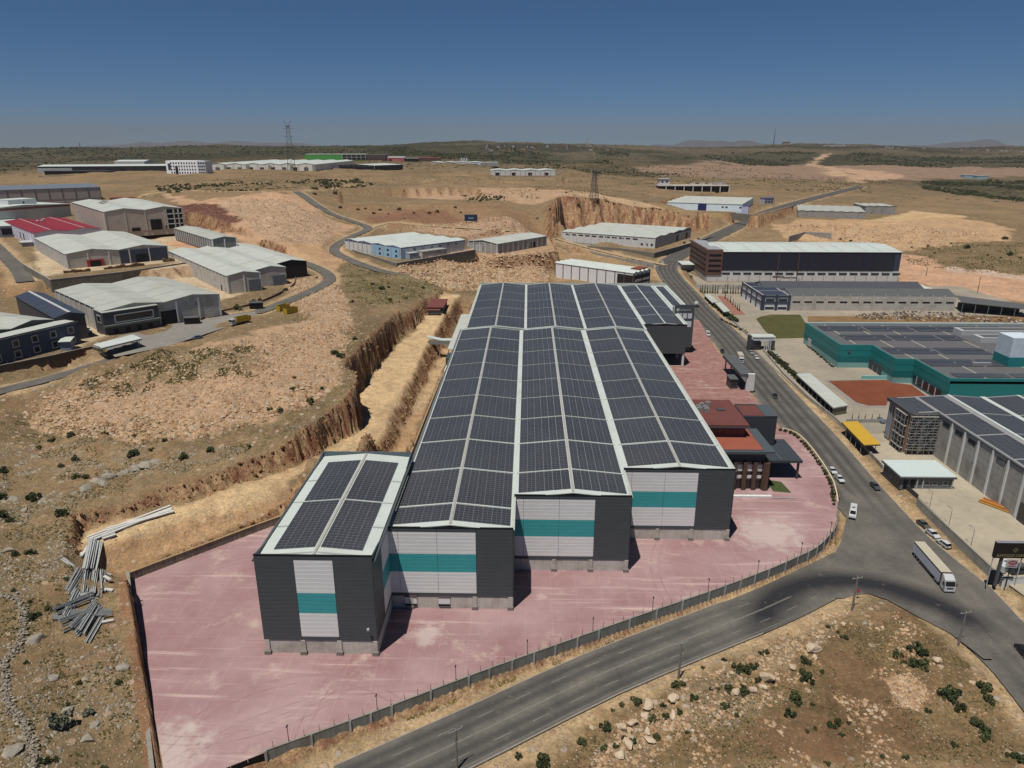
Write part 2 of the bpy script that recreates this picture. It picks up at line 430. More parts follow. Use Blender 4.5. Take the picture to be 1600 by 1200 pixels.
UPRIGHT = ('cladding', '_wall', 'wall_', 'precast', 'concrete_panel', 'grey_block', 'masonry', 'raw_concrete', '_panel', 'render', 'stripe', 'band', 'charcoal', 'surround', 'gate_', 'boundary', 'retaining', 'infill', 'curtain', 'blind')
def mat(name, rgb, rough=0.7, var=0.12, scale=0.6, dirt=None, metal=0.0, spec=0.25, streak=0.0, bump=0.0, k=1.32, fine=6.0):
    """painted / plain surface with mottling, optional dirt colour and rain streaks"""
    if name in MATS: return MATS[name]
    m, nt, b = nmat(name)
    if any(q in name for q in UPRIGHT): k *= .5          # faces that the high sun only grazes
    base = alb(*rgb, k=k)
    p = wpos(nt)
    n1 = noise_node(nt, scale, 5, 0.6, p); n2 = noise_node(nt, scale * fine, 3, 0.6, p)
    f1 = ramp(nt, n1.outputs[0], [(0.3, 1 - var), (0.7, 1 + var * 0.6)]).outputs[0]
    f2 = ramp(nt, n2.outputs[0], [(0.3, 1 - var * 0.6), (0.7, 1 + var * 0.4)]).outputs[0]
    col = mixc(nt, 1.0, base, f1, 'MULTIPLY'); col = mixc(nt, 1.0, col, f2, 'MULTIPLY')
    if dirt is not None:
        n3 = noise_node(nt, scale * 0.35, 6, 0.65, p)
        col = mixc(nt, ramp(nt, n3.outputs[0], [(0.5, 0.0), (0.72, 0.6)]).outputs[0], col, alb(*dirt))
    if streak:
        mp = nt.nodes.new('ShaderNodeMapping'); mp.inputs['Scale'].default_value = (2.2, 2.2, 0.12)
        nt.links.new(p, mp.inputs[0])
        n4 = noise_node(nt, 1.0, 4, 0.6, mp.outputs[0])
        col = mixc(nt, 1.0, col, ramp(nt, n4.outputs[0], [(0.35, 1 - streak), (0.6, 1.0)]).outputs[0], 'MULTIPLY')
    nt.links.new(col, b.inputs['Base Color'])
    b.inputs['Roughness'].default_value = rough; b.inputs['Metallic'].default_value = metal
    b.inputs['Specular IOR Level'].default_value = spec
    if bump:
        bp = nt.nodes.new('ShaderNodeBump'); bp.inputs['Strength'].default_value = bump; bp.inputs['Distance'].default_value = 0.1
        nt.links.new(n2.outputs[0], bp.inputs['Height']); nt.links.new(bp.outputs[0], b.inputs['Normal'])
    MATS[name] = m
    return m

# ---- the ground itself
def ground_material():
    m, nt, b = nmat('ground')
    at = nt.nodes.new('ShaderNodeAttribute'); at.attribute_name = 'Col'
    mk = nt.nodes.new('ShaderNodeAttribute'); mk.attribute_name = 'Msk'
    sp = nt.nodes.new('ShaderNodeSeparateColor'); nt.links.new(mk.outputs['Color'], sp.inputs[0])
    rock, scrub, trees = sp.outputs[0], sp.outputs[1], sp.outputs[2]
    p = wpos(nt)
    col = at.outputs['Color']
    for sc, lo, hi in ((0.05, 0.80, 1.16), (0.33, 0.78, 1.20), (1.4, 0.74, 1.24), (4.5, 0.80, 1.2)):
        n = noise_node(nt, sc, 4, 0.62, p)
        col = mixc(nt, 1.0, col, ramp(nt, n.outputs[0], [(0.3, lo), (0.7, hi)]).outputs[0], 'MULTIPLY')
    # earth tint patches: reddish against straw
    n = noise_node(nt, 0.12, 5, 0.65, p)
    col = mixc(nt, ramp(nt, n.outputs[0], [(0.52, 0.0), (0.68, 0.35)]).outputs[0], col, alb(150, 98, 62))
    # weeds: olive tufts
    n = noise_node(nt, 0.75, 5, 0.7, p)
    tuft = mth(nt, 'MULTIPLY', ramp(nt, n.outputs[0], [(0.5, 0.0), (0.62, 1.0)]).outputs[0], scrub)
    col = mixc(nt, tuft, col, alb(92, 82, 54))
    # loose stones: voronoi cells, each its own shade
    hsum = None
    for sc, thr, am in ((0.55, 0.62, 0.9), (1.7, 0.45, 0.9)):
        v = nt.nodes.new('ShaderNodeTexVoronoi'); v.inputs['Scale'].default_value = sc; v.inputs['Randomness'].default_value = 1.0
        nt.links.new(p, v.inputs['Vector'])
        cs = nt.nodes.new('ShaderNodeSeparateColor'); nt.links.new(v.outputs['Color'], cs.inputs[0])
        pick = mth(nt, 'GREATER_THAN', mth(nt, 'ADD', cs.outputs[0], mth(nt, 'MULTIPLY', rock, 0.75)), thr + 0.4)
        body = ramp(nt, v.outputs['Distance'], [(0.28, 1.0), (0.46, 0.0)]).outputs[0]
        f = mth(nt, 'MULTIPLY', mth(nt, 'MULTIPLY', pick, body), am)
        f = mth(nt, 'MULTIPLY', f, ramp(nt, rock, [(0.02, 0.0), (0.15, 1.0)]).outputs[0])
        shade = ramp(nt, cs.outputs[1], [(0.0, alb(160, 128, 98)), (0.5, alb(196, 164, 130)), (1.0, alb(170, 160, 146))]).outputs[0]
        col = mixc(nt, f, col, shade)
        hsum = f if hsum is None else mth(nt, 'ADD', hsum, f)
    # scrub trees of the far slopes
    v = nt.nodes.new('ShaderNodeTexVoronoi'); v.inputs['Scale'].default_value = 0.11
    nt.links.new(p, v.inputs['Vector'])
    cs = nt.nodes.new('ShaderNodeSeparateColor'); nt.links.new(v.outputs['Color'], cs.inputs[0])
    f = mth(nt, 'MULTIPLY', mth(nt, 'LESS_THAN', cs.outputs[0], trees), ramp(nt, v.outputs['Distance'], [(0.35, 1.0), (0.6, 0.0)]).outputs[0])
    col = mixc(nt, f, col, mixc(nt, cs.outputs[1], alb(42, 48, 34), alb(62, 66, 44)))
    # cut faces: weathered limestone with red earth washed down the joints
    ct = nt.nodes.new('ShaderNodeAttribute'); ct.attribute_name = 'Cut'
    mp = nt.nodes.new('ShaderNodeMapping'); mp.inputs['Scale'].default_value = (.24, .24, .06); nt.links.new(p, mp.inputs[0])
    a1 = noise_node(nt, 1.0, 6, .62, mp.outputs[0])
    a2 = noise_node(nt, .55, 6, .68, p)
    a3 = noise_node(nt, 2.2, 5, .7, p)
    face = ramp(nt, a2.outputs[0], [(.32, alb(128, 96, 64)), (.5, alb(172, 132, 86)), (.68, alb(206, 168, 120))]).outputs[0]
    face = mixc(nt, ramp(nt, a1.outputs[0], [(.47, 0.), (.60, .85)]).outputs[0], face, alb(128, 70, 46))
    face = mixc(nt, 1.0, face, ramp(nt, a3.outputs[0], [(.3, .62), (.55, 1.0), (.7, 1.15)]).outputs[0], 'MULTIPLY')
    col = mixc(nt, ct.outputs['Fac'], col, face)
    hs = nt.nodes.new('ShaderNodeHueSaturation'); hs.inputs['Saturation'].default_value = .86; hs.inputs['Value'].default_value = 1.0
    nt.links.new(col, hs.inputs['Color']); col = hs.outputs[0]
    nt.links.new(col, b.inputs['Base Color'])
    b.inputs['Roughness'].default_value = 0.95; b.inputs['Specular IOR Level'].default_value = 0.05
    n = noise_node(nt, 2.2, 5, 0.65, p)
    bp = nt.nodes.new('ShaderNodeBump'); bp.inputs['Strength'].default_value = 0.9; bp.inputs['Distance'].default_value = 0.22
    nt.links.new(mth(nt, 'ADD', n.outputs[0], hsum), bp.inputs['Height']); nt.links.new(bp.outputs[0], b.inputs['Normal'])
    return m

def new_obj(name, me, parent=None, **props):
    o = bpy.data.objects.new(name, me); COL.objects.link(o)
    if parent is not None: o.parent = parent
    for k, v in props.items(): o[k] = v
    return o
def mesh_np(name, V, F, mats, smooth=False, mi=None):
    """mesh from arrays; F is (n,3) or (n,4)"""
    me = bpy.data.meshes.new(name)
    V = np.asarray(V, np.float32); F = np.asarray(F, np.int32); k = F.shape[1]
    me.vertices.add(len(V)); me.vertices.foreach_set('co', V.ravel())
    me.loops.add(F.size); me.loops.foreach_set('vertex_index', F.ravel())
    me.polygons.add(len(F)); me.polygons.foreach_set('loop_start', np.arange(0, F.size, k, dtype=np.int32))
    me.polygons.foreach_set('loop_total', np.full(len(F), k, np.int32))
    if mi is not None: me.polygons.foreach_set('material_index', np.asarray(mi, np.int32))
    me.polygons.foreach_set('use_smooth', np.full(len(F), bool(smooth)))
    for m in mats: me.materials.append(m)
    me.update(calc_edges=True)
    return me

# ------------------------------------------------------------------ ground sheet
# rock, scrub and colour zones, outlined on the plan
ZONES = [  # outline bearings, colour, rock, weeds, feather, ragged edge
 ([(0,1200),(0,690),(120,690),(330,690),(480,690),(480,650),(560,640),(590,470),(540,440),(470,470),(430,520),(300,540),(0,640)], (128, 106, 68), .40, .9, 4, 4),
 ([(880,1200),(930,1110),(1100,1060),(1300,970),(1440,960),(1560,1060),(1640,1200)], (132, 106, 66), .14, .6, 3, 3),
 ([(1150,1200),(1170,1120),(1330,1010),(1390,1020),(1420,1100),(1500,1160),(1540,1200)], (124, 94, 60), .08, .4, 3, 4),
 ([(1020,1150),(1060,1060),(1180,1020),(1270,960),(1330,950),(1300,1000),(1180,1060),(1230,1090),(1140,1130)], (142, 120, 86), .32, .4, 2, 3),
 ([(930,1200),(960,1130),(1040,1090),(1080,1130),(1010,1190)], (142, 118, 84), .32, .5, 2, 3),
 ([(1385,1060),(1420,1050),(1450,1080),(1440,1110),(1400,1105)], (178, 146, 116), .75, .1, 1, 1.5),
 # rubble tip on the left
 ([(32,640),(60,618),(110,600),(180,575),(260,548),(380,520),(430,510),(520,490),(545,530),(530,600),(470,640),(420,655),(330,680),(200,690),(100,680),(50,665)], (192, 152, 110), .8, .12, 3, 4),
 ([(120,596),(200,570),(290,548),(400,540),(430,570),(330,585),(220,610),(150,620)], (150, 125, 86), .4, .85, 3, 4),
 ([(440,440),(520,430),(545,470),(555,520),(500,520),(460,480)], (178, 142, 108), .85, .3, 3, 4),
 ([(535,395),(600,420),(700,440),(690,460),(640,470),(590,480),(545,460),(530,420)], (130, 114, 72), .3, .8, 3, 5),
 # bench and haul road
 (BENCH, (206, 172, 120), .10, .05, 1.5, 2),
 ([(130,862),(160,858),(275,815),(400,788),(492,732),(560,705),(620,655),(690,545),(702,548),(640,702),(486,797),(400,828),(204,903),(150,885)], (184, 142, 92), .22, .12, 1.5, 2),
 ([(206,905),(244,1200),(232,1205),(222,1120),(205,1040),(192,960),(188,905)], (150, 104, 66), .3, .2, 1.2, 1.5),
 ([(430,760),(560,690),(690,560),(712,520),(690,620),(640,660),(560,710)], (198, 164, 114), .35, .2, 2, 2),
 # yards
 ([(100,560),(220,510),(440,440),(450,410),(420,395),(300,400),(130,470)], (196, 172, 136), .06, .0, 2, 2),
 ([(60,440),(320,410),(270,360),(50,350)], (200, 176, 138), .08, .05, 2, 2),
 ([(245,380),(340,400),(300,375)], (206, 150, 104), .1, 0, 2, 2),
 ([(0,470),(60,450),(40,430),(0,395)], (170, 128, 80), .25, .6, 3, 3),
 ([(240,300),(320,312),(460,303),(478,312),(520,345),(560,352),(525,385),(500,420),(445,405),(400,390),(340,370),(300,350)], (202, 156, 112), .45, .08, 5, 6),
 ([(340,318),(420,308),(500,335),(540,355),(500,380),(430,380),(380,350)], (196, 158, 122), .6, .0, 4, 5),
 ([(250,345),(270,320),(340,318),(380,345),(350,362),(290,352)], (104, 56, 42), .3, .05, 4, 5),  # red pit earth; its shadows are put into this darker red
 ([(430,395),(530,385),(560,400),(520,425),(460,405)], (196, 152, 104), .3, .1, 3, 4),
 # blocks tipped behind the factory
 ([(600,425),(745,395),(870,388),(960,392),(985,400),(860,412),(855,440),(700,450)], (190, 150, 106), .9, .12, 3, 4),
 ([(640,350),(720,345),(860,362),(870,376),(740,378),(620,362)], (190, 150, 118), .85, .1, 4, 4),
 ([(540,345),(640,360),(735,352),(800,345),(860,350),(870,335),(780,318),(700,318),(620,325),(520,310)], (150, 116, 76), .2, .45, 6, 8),
 ([(560,345),(600,330),(700,330),(730,345),(640,352)], (140, 96, 64), .2, .5, 5, 6),
 ([(640,300),(745,296),(830,292),(920,300),(900,310),(780,312),(640,310)], (192, 152, 112), .5, .1, 5, 7),
 ([(880,318),(960,312),(1100,330),(1180,345),(1200,332),(1130,345),(1040,335),(960,322)], (156, 128, 80), .15, .5, 4, 5),
 ([(890,305),(960,318),(1040,330),(1030,322),(960,308),(920,300)], (200, 164, 120), .3, .1, 4, 5),
 ([(870,388),(960,402),(1040,418),(1030,440),(860,440)], (168, 134, 86), .4, .4, 3, 4),
 # right-hand hill
 ([(1200,345),(1240,345),(1400,342),(1420,330),(1580,355),(1600,400),(1400,395),(1330,385),(1230,375)], (200, 158, 108), .55, .15, 5, 7),
 ([(1420,330),(1520,340),(1420,345),(1350,346)], (206, 170, 116), .1, .05, 4, 5),
 ([(1400,392),(1600,372),(1600,430),(1520,428),(1480,420),(1420,415)], (132, 110, 72), .15, .6, 5, 7),
 ([(1395,395),(1450,400),(1480,422),(1600,428),(1680,430),(1680,470),(1560,470),(1480,450),(1400,440)], (206, 156, 116), .3, .05, 3, 4),
 ([(1480,418),(1540,422),(1640,432),(1640,440),(1540,432),(1480,424)], (214, 182, 156), 1.0, .0, 2, 4),
 ([(1200,400),(1330,390),(1395,395),(1400,440),(1330,430)], (160, 132, 90), .2, .4, 4, 5),
 # valley floor and ridge
 ([(1000,262),(1250,256),(1640,258),(1640,275),(1440,282),(1330,284),(1200,278),(1000,275)], (150, 122, 98), .0, .15, 60, 60),
 ([(1270,270),(1300,264),(1345,272),(1330,278)], (196, 160, 120), .0, 0, 20, 40),
 ([(1320,285),(1420,278),(1380,268),(1300,262),(1278,258),(1300,240),(1285,240),(1255,257),(1330,272)], (190, 152, 116), .0, 0, 14, 20),
]
FOREST = [  # outline, share of ground under trees
 ([(1300,257),(1330,240),(1640,244),(1640,262),(1400,259)], .85),
 ([(1120,238),(1275,238),(1250,256),(1130,257),(1060,250)], .85),
 ([(1440,284),(1480,278),(1640,284),(1640,318),(1570,312),(1440,296)], .95),
 ([(880,258),(960,262),(1060,272),(990,278),(900,266),(780,252)], .7),
 ([(930,236),(980,238),(990,246),(930,246)], .8),
 ([(-40,231),(120,230),(260,229),(480,230),(640,231),(640,244),(560,243),(470,243),(270,246),(100,256),(0,268),(-60,268)], .8),
 ([(560,229),(720,232),(900,244),(960,258),(800,256),(640,246)], .85),
 ([(240,292),(300,286),(400,287),(470,280),(560,280),(585,290),(520,296),(400,298),(260,302)], .55),
 ([(720,305),(760,300),(800,305),(790,316),(730,316)], .5),
]
def build_ground():
    nc, nr = NC, NR
    rr, th = RR, TH
    R, T = GR, GT
    X, Yv, Z = GX.ravel(), GY.ravel(), GZ.ravel()
    Zg = Z.reshape(nr, nc)
    gx = np.gradient(Zg, axis=1) / np.maximum(np.gradient(R * T, axis=1), 1e-3)
    gy = np.gradient(Zg, axis=0) / np.gradient(R, axis=0)
    slope = np.hypot(gx, gy).ravel()
    r = R.ravel()
    # relief too steep to be one sheet of noise: break the faces up
    col = np.empty((len(X), 3)); rock = np.full(len(X), .22); weeds = np.full(len(X), .5)
    f = fbm(X, Yv, 60, 5, 61)
    a, b2 = alb(150, 122, 82), alb(132, 110, 74)
    col[:] = a + (b2 - a) * sstep(-.3, .3, f)[:, None]
    farw = sstep(1100, 2600, r)
    a, b2 = alb(102, 93, 71), alb(58, 63, 46)
    fm = fbm(X, Yv, 420, 5, 67) - .12 + .25 * sstep(0, 900, X)
    fc = a + (b2 - a) * sstep(-.3, .1, -fm)[:, None]
    col = col * (1 - farw[:, None]) + fc * farw[:, None]
    rock *= 1 - farw
    trees = np.where(r > 900, np.clip(.48 + .9 * fbm(X, Yv, 300, 4, 71) - .2 * sstep(0, 1500, X), 0, .8) * sstep(1200, 2000, r), 0)
    for pts, c, ro, we, fe, rag in ZONES:
        poly = pts if pts is BENCH else hits(pts)
        bb = in_bb(X, Yv, poly, fe + rag * 2 + 2)
        if not bb.any(): continue
        sd = poly_sd(X[bb], Yv[bb], poly) + rag * (fbm(X[bb], Yv[bb], 4 + rag * 1.6, 4, 73) * 1.6)
        w = 1 - sstep(-fe, fe * .3 + .01, sd)
        col[bb] = col[bb] * (1 - w[:, None]) + alb(*c) * w[:, None]
        rock[bb] = rock[bb] * (1 - w) + ro * w
        weeds[bb] = weeds[bb] * (1 - w) + we * w
        trees[bb] = trees[bb] * (1 - w)
    for pts, dens in FOREST:
        poly = hits(pts)
        ext = max(max(p[0] for p in poly) - min(p[0] for p in poly), max(p[1] for p in poly) - min(p[1] for p in poly))
        k = ext * .05
        bb = in_bb(X, Yv, poly, k * 3)
        sd = poly_sd(X[bb], Yv[bb], poly) + k * 1.5 * fbm(X[bb], Yv[bb], k * 3, 4, 79)
        w = 1 - sstep(-k, k * .2, sd)
        dn = dens * (0.75 + .5 * fbm(X[bb], Yv[bb], 90, 4, 83))
        trees[bb] = np.maximum(trees[bb] * (1 - w), dn * w)
        if dens > .6:
            col[bb] = col[bb] * (1 - .8 * w[:, None]) + alb(78, 78, 54) * .8 * w[:, None]
    # verges of the roads and the foot of the long boundary wall: pale sandy spoil
    d, _ = h_road(X, Yv)
    w = (1 - sstep(1.0, 5.5, d + 2.2 * fbm(X, Yv, 5, 4, 89))) * (d > -1) * (1 - farw)
    col = col * (1 - .85 * w[:, None]) + alb(196, 164, 116) * .85 * w[:, None]
    weeds *= 1 - .6 * w; rock = np.where(w > .3, np.maximum(rock, .35), rock)
    steep = sstep(.75, 1.5, slope) * (r < 2200)
    weeds *= (1 - steep) * np.interp(r, [300, 500], [1, .55]); rock = rock * (1 - steep) + .12 * steep; trees *= 1 - steep
    ii = np.arange(nr * nc).reshape(nr, nc)
    F = np.stack([ii[:-1, :-1], ii[:-1, 1:], ii[1:, 1:], ii[1:, :-1]], -1).reshape(-1, 4)[:, ::-1]
    me = mesh_np('ground', np.stack([X, Yv, Z], -1), F, [ground_material()], smooth=True)
    at = me.attributes.new('Col', 'FLOAT_COLOR', 'POINT')
    at.data.foreach_set('color', np.concatenate([col, np.ones((len(X), 1))], 1).astype(np.float32).ravel())
    at = me.attributes.new('Msk', 'FLOAT_COLOR', 'POINT')
    at.data.foreach_set('color', np.stack([rock, weeds, np.clip(trees, 0, 1), np.ones(len(X))], -1).astype(np.float32).ravel())
    at = me.attributes.new('Cut', 'FLOAT', 'POINT'); at.data.foreach_set('value', steep.astype(np.float32))
    new_obj('ground', me, kind='structure', label='dry rocky ground with earth banks, cuttings and far scrubby hills')
build_ground()
# ------------------------------------------------------------------ roads and paved ground
def road_material():
    m, nt, b = nmat('asphalt')
    p = wpos(nt)
    at = nt.nodes.new('ShaderNodeAttribute'); at.attribute_name = 'Wear'
    n1 = noise_node(nt, .12, 5, .6, p); n2 = noise_node(nt, 1.1, 4, .65, p); n3 = noise_node(nt, 9, 3, .6, p)
    col = mixc(nt, ramp(nt, n1.outputs[0], [(.35, 0.), (.65, 1.)]).outputs[0], alb(120, 115, 107), alb(98, 95, 90))
    col = mixc(nt, at.outputs['Fac'], col, alb(72, 71, 70))
    # rubber laid down in the bend
    sp = nt.nodes.new('ShaderNodeSeparateXYZ'); nt.links.new(p, sp.inputs[0])
    dx = mth(nt, 'SUBTRACT', sp.outputs[0], ARC[0]); dy = mth(nt, 'SUBTRACT', sp.outputs[1], ARC[1])
    rr = mth(nt, 'SQRT', mth(nt, 'ADD', mth(nt, 'MULTIPLY', dx, dx), mth(nt, 'MULTIPLY', dy, dy)))
    rr = mth(nt, 'ADD', rr, mth(nt, 'MULTIPLY', mth(nt, 'SUBTRACT', n1.outputs[0], .5), 2.0))
    band = ramp(nt, mth(nt, 'MULTIPLY', mth(nt, 'ABSOLUTE', mth(nt, 'SUBTRACT', rr, ARC[2])), .1), [(.12, 1.0), (.6, 0.0)]).outputs[0]
    gate = ramp(nt, mth(nt, 'MULTIPLY', mth(nt, 'SUBTRACT', sp.outputs[1], ARC[1]), .05), [(.1, 0.), (.55, 1.)]).outputs[0]
    col = mixc(nt, mth(nt, 'MULTIPLY', mth(nt, 'MULTIPLY', band, gate), .95), col, alb(44, 44, 49))
    col = mixc(nt, 1.0, col, ramp(nt, n2.outputs[0], [(.3, .88), (.7, 1.1)]).outputs[0], 'MULTIPLY')
    col = mixc(nt, 1.0, col, ramp(nt, n3.outputs[0], [(.3, .9), (.7, 1.08)]).outputs[0], 'MULTIPLY')
    n4 = noise_node(nt, .5, 6, .7, p)
    col = mixc(nt, ramp(nt, n4.outputs[0], [(.62, 0.), (.74, .55)]).outputs[0], col, alb(150, 138, 116))
    nt.links.new(col, b.inputs['Base Color'])
    b.inputs['Roughness'].default_value = .85; b.inputs['Specular IOR Level'].default_value = .15
    return m
_q = [np.array(G(u, v, -1.8)) for u, v in ((1198, 953), (1334, 909), (1511, 969))]
def circle3(a, b, c):
    A = np.array([b - a, c - a]) * 2; r = np.array([b @ b - a @ a, c @ c - a @ a])
    o = np.linalg.solve(A, r); return o[0], o[1], float(np.linalg.norm(a - o))
ARC = circle3(*_q)
M_ROAD = road_material()
M_KERB = mat('kerb_concrete', (152, 148, 140), .9, .15, .8, dirt=(150, 120, 85))
M_PAINT = mat('road_paint', (142, 139, 132), .8, .25, 1.2, dirt=(105, 100, 94))

def offs(pts, d):
    out = []
    for i in range(len(pts)):
        a = np.array(pts[max(i - 1, 0)][:2]); b = np.array(pts[min(i + 1, len(pts) - 1)][:2])
        t = (b - a) / (np.linalg.norm(b - a) + 1e-9)
        out.append((pts[i][0] - t[1] * d, pts[i][1] + t[0] * d))
    return out
def ribbon(name, pts, ds, dz, m, parent=None, wear=None, **props):
    """sheet along a line with cross-section stations ds (metres left of the line)"""
    V, F, Wv = [], [], []
    rows = [offs(pts, d) for d in ds]
    n = len(ds)
    for i in range(len(pts)):
        for k in range(n):
            z = dz[k] if hasattr(dz, '__len__') else dz
            V.append((*rows[k][i], pts[i][2] + z))
            Wv.append(wear(i, ds[k]) if wear else 0.0)
    for i in range(len(pts) - 1):
        for k in range(n - 1):
            a = i * n + k
            F.append((a, a + n, a + n + 1, a + 1))
    me = mesh_np(name, V, np.array(F)[:, ::-1], [m])
    at = me.attributes.new('Wear', 'FLOAT', 'POINT'); at.data.foreach_set('value', np.array(Wv, np.float32))
    return new_obj(name, me, parent, **props)
def build_roads():
    labels = {'main': 'wide asphalt road running from the junction to the far hills', 'front': 'asphalt road with lane lines below the long boundary wall',
              'back': 'narrow grey road past the warehouses on the left hillside', 'quarry': 'asphalt road climbing beside the scree of the quarry',
              'upper': 'thin track across the middle of the picture behind the blue and white factory', 'ridge': 'pale track along the top of the plateau',
              'left': 'asphalt road ending at the left edge below the yards'}
    for name, (pts, wd) in ROADS.items():
        h = wd / 2
        jc = np.array(G(1350, 900, -1.8))
        if name in ('main', 'front'):
            tracks = (-.72, -.35, .35, .72) if name == 'front' else (-.6, -.2, .2, .6)
            ds = list(np.linspace(-h, h, 21))
            def wear(i, d, pts=pts, h=h, tracks=tracks):
                q = min(abs(d / h - t) for t in tracks)
                fade = min(1, max(0, (np.hypot(pts[i][0] - jc[0], pts[i][1] - jc[1]) - 14) / 55))
                return float(max(0, 1 - q / .22) * .9 * fade) * (1 if abs(d) < h * .93 else 0)
        else:
            ds = list(np.linspace(-h, h, 5)); wear = lambda i, d: .1
        root = ribbon('road' if name in ('main', 'front', 'back', 'quarry', 'left') else 'track', pts, ds, 0.05 if name != 'front' else .042, M_ROAD if name not in ('upper', 'ridge') else mat('dirt_track', (186, 160, 124), .95, .2, .3), wear=wear, kind='structure', label=labels[name])
        if name == 'front':
            for d in (-.12, .12):
                ribbon('centre_line', [p for p in pts], [d - .06, d + .06], .056, M_PAINT, root)
            ribbon('edge_line', pts[:-6], [-h + .9, -h + 1.0], .056, M_PAINT, root)
            kp = [p for p in pts if np.hypot(p[0] - jc[0], p[1] - jc[1]) > 34]
            for s in (-1, 1):
                ribbon('kerb', kp, [s * h + d for d in (-.02, 0, .26, .28)], [-.05, .16, .16, -.15], M_KERB, root)
            # lane dashes
            dm = None
            acc = 0; L = [0]
            for a, b in zip(pts[:-1], pts[1:]): L.append(L[-1] + math.hypot(b[0] - a[0], b[1] - a[1]))
            s = 3.0
            while s < L[-1] - 30:
                k = max(i for i in range(len(L)) if L[i] <= s); t = (s - L[k]) / (L[k + 1] - L[k])
                for d in (-h * .5, h * .5):
                    q = [np.array([*o[k], pts[k][2]]) * (1 - t) + np.array([*o[k + 1], pts[k + 1][2]]) * t for o in (offs(pts, d),)][0]
                    an = math.atan2(pts[k + 1][1] - pts[k][1], pts[k + 1][0] - pts[k][0])
                    if dm is None:
                        dm = mesh_np('lane_dash', [(-1.8, -.07, 0), (1.8, -.07, 0), (1.8, .07, 0), (-1.8, .07, 0)], [(0, 1, 2, 3)], [M_PAINT])
                    o = new_obj('lane_dash', dm, root); o.location = (q[0], q[1], q[2] + .058); o.rotation_euler = (0, 0, an)
                s += 8.5
        if name == 'main':
            kp = pts[1:]
            ribbon('kerb', [p for p in kp if p[1] < 520], [-h - .28, -h - .26, -h, -h + .02], [-.15, .16, .16, -.05], M_KERB, root)
            ribbon('kerb', [p for p in kp if 190 < p[1] < 520], [h - .02, h, h + .26, h + .28], [-.05, .16, .16, -.15], M_KERB, root)
    poly_sheet('road_junction', JUNCTION, -1.8 + .075, M_ROAD, kind='structure', label='wide junction of the two asphalt roads with dark tyre arc')
def poly_sheet(name, poly, z, m, parent=None, thick=0.0, **props):
    bm = bmesh.new()
    vs = [bm.verts.new((x, y, z)) for x, y in poly]
    f = bm.faces.new(vs)
    if f.normal.z < 0: f.normal_flip()
    f.normal_update()
    if f.normal.z < 0: f.normal_flip()
    if thick:
        r = bmesh.ops.extrude_face_region(bm, geom=[f])
        bmesh.ops.translate(bm, vec=(0, 0, -thick), verts=[v for v in r['geom'] if isinstance(v, bmesh.types.BMVert)])
    bmesh.ops.triangulate(bm, faces=bm.faces[:])
    bmesh.ops.recalc_face_normals(bm, faces=bm.faces[:]) if thick else None
    me = bpy.data.meshes.new(name); bm.to_mesh(me); bm.free(); me.materials.append(m)
    return new_obj(name, me, parent, **props)
build_roads()

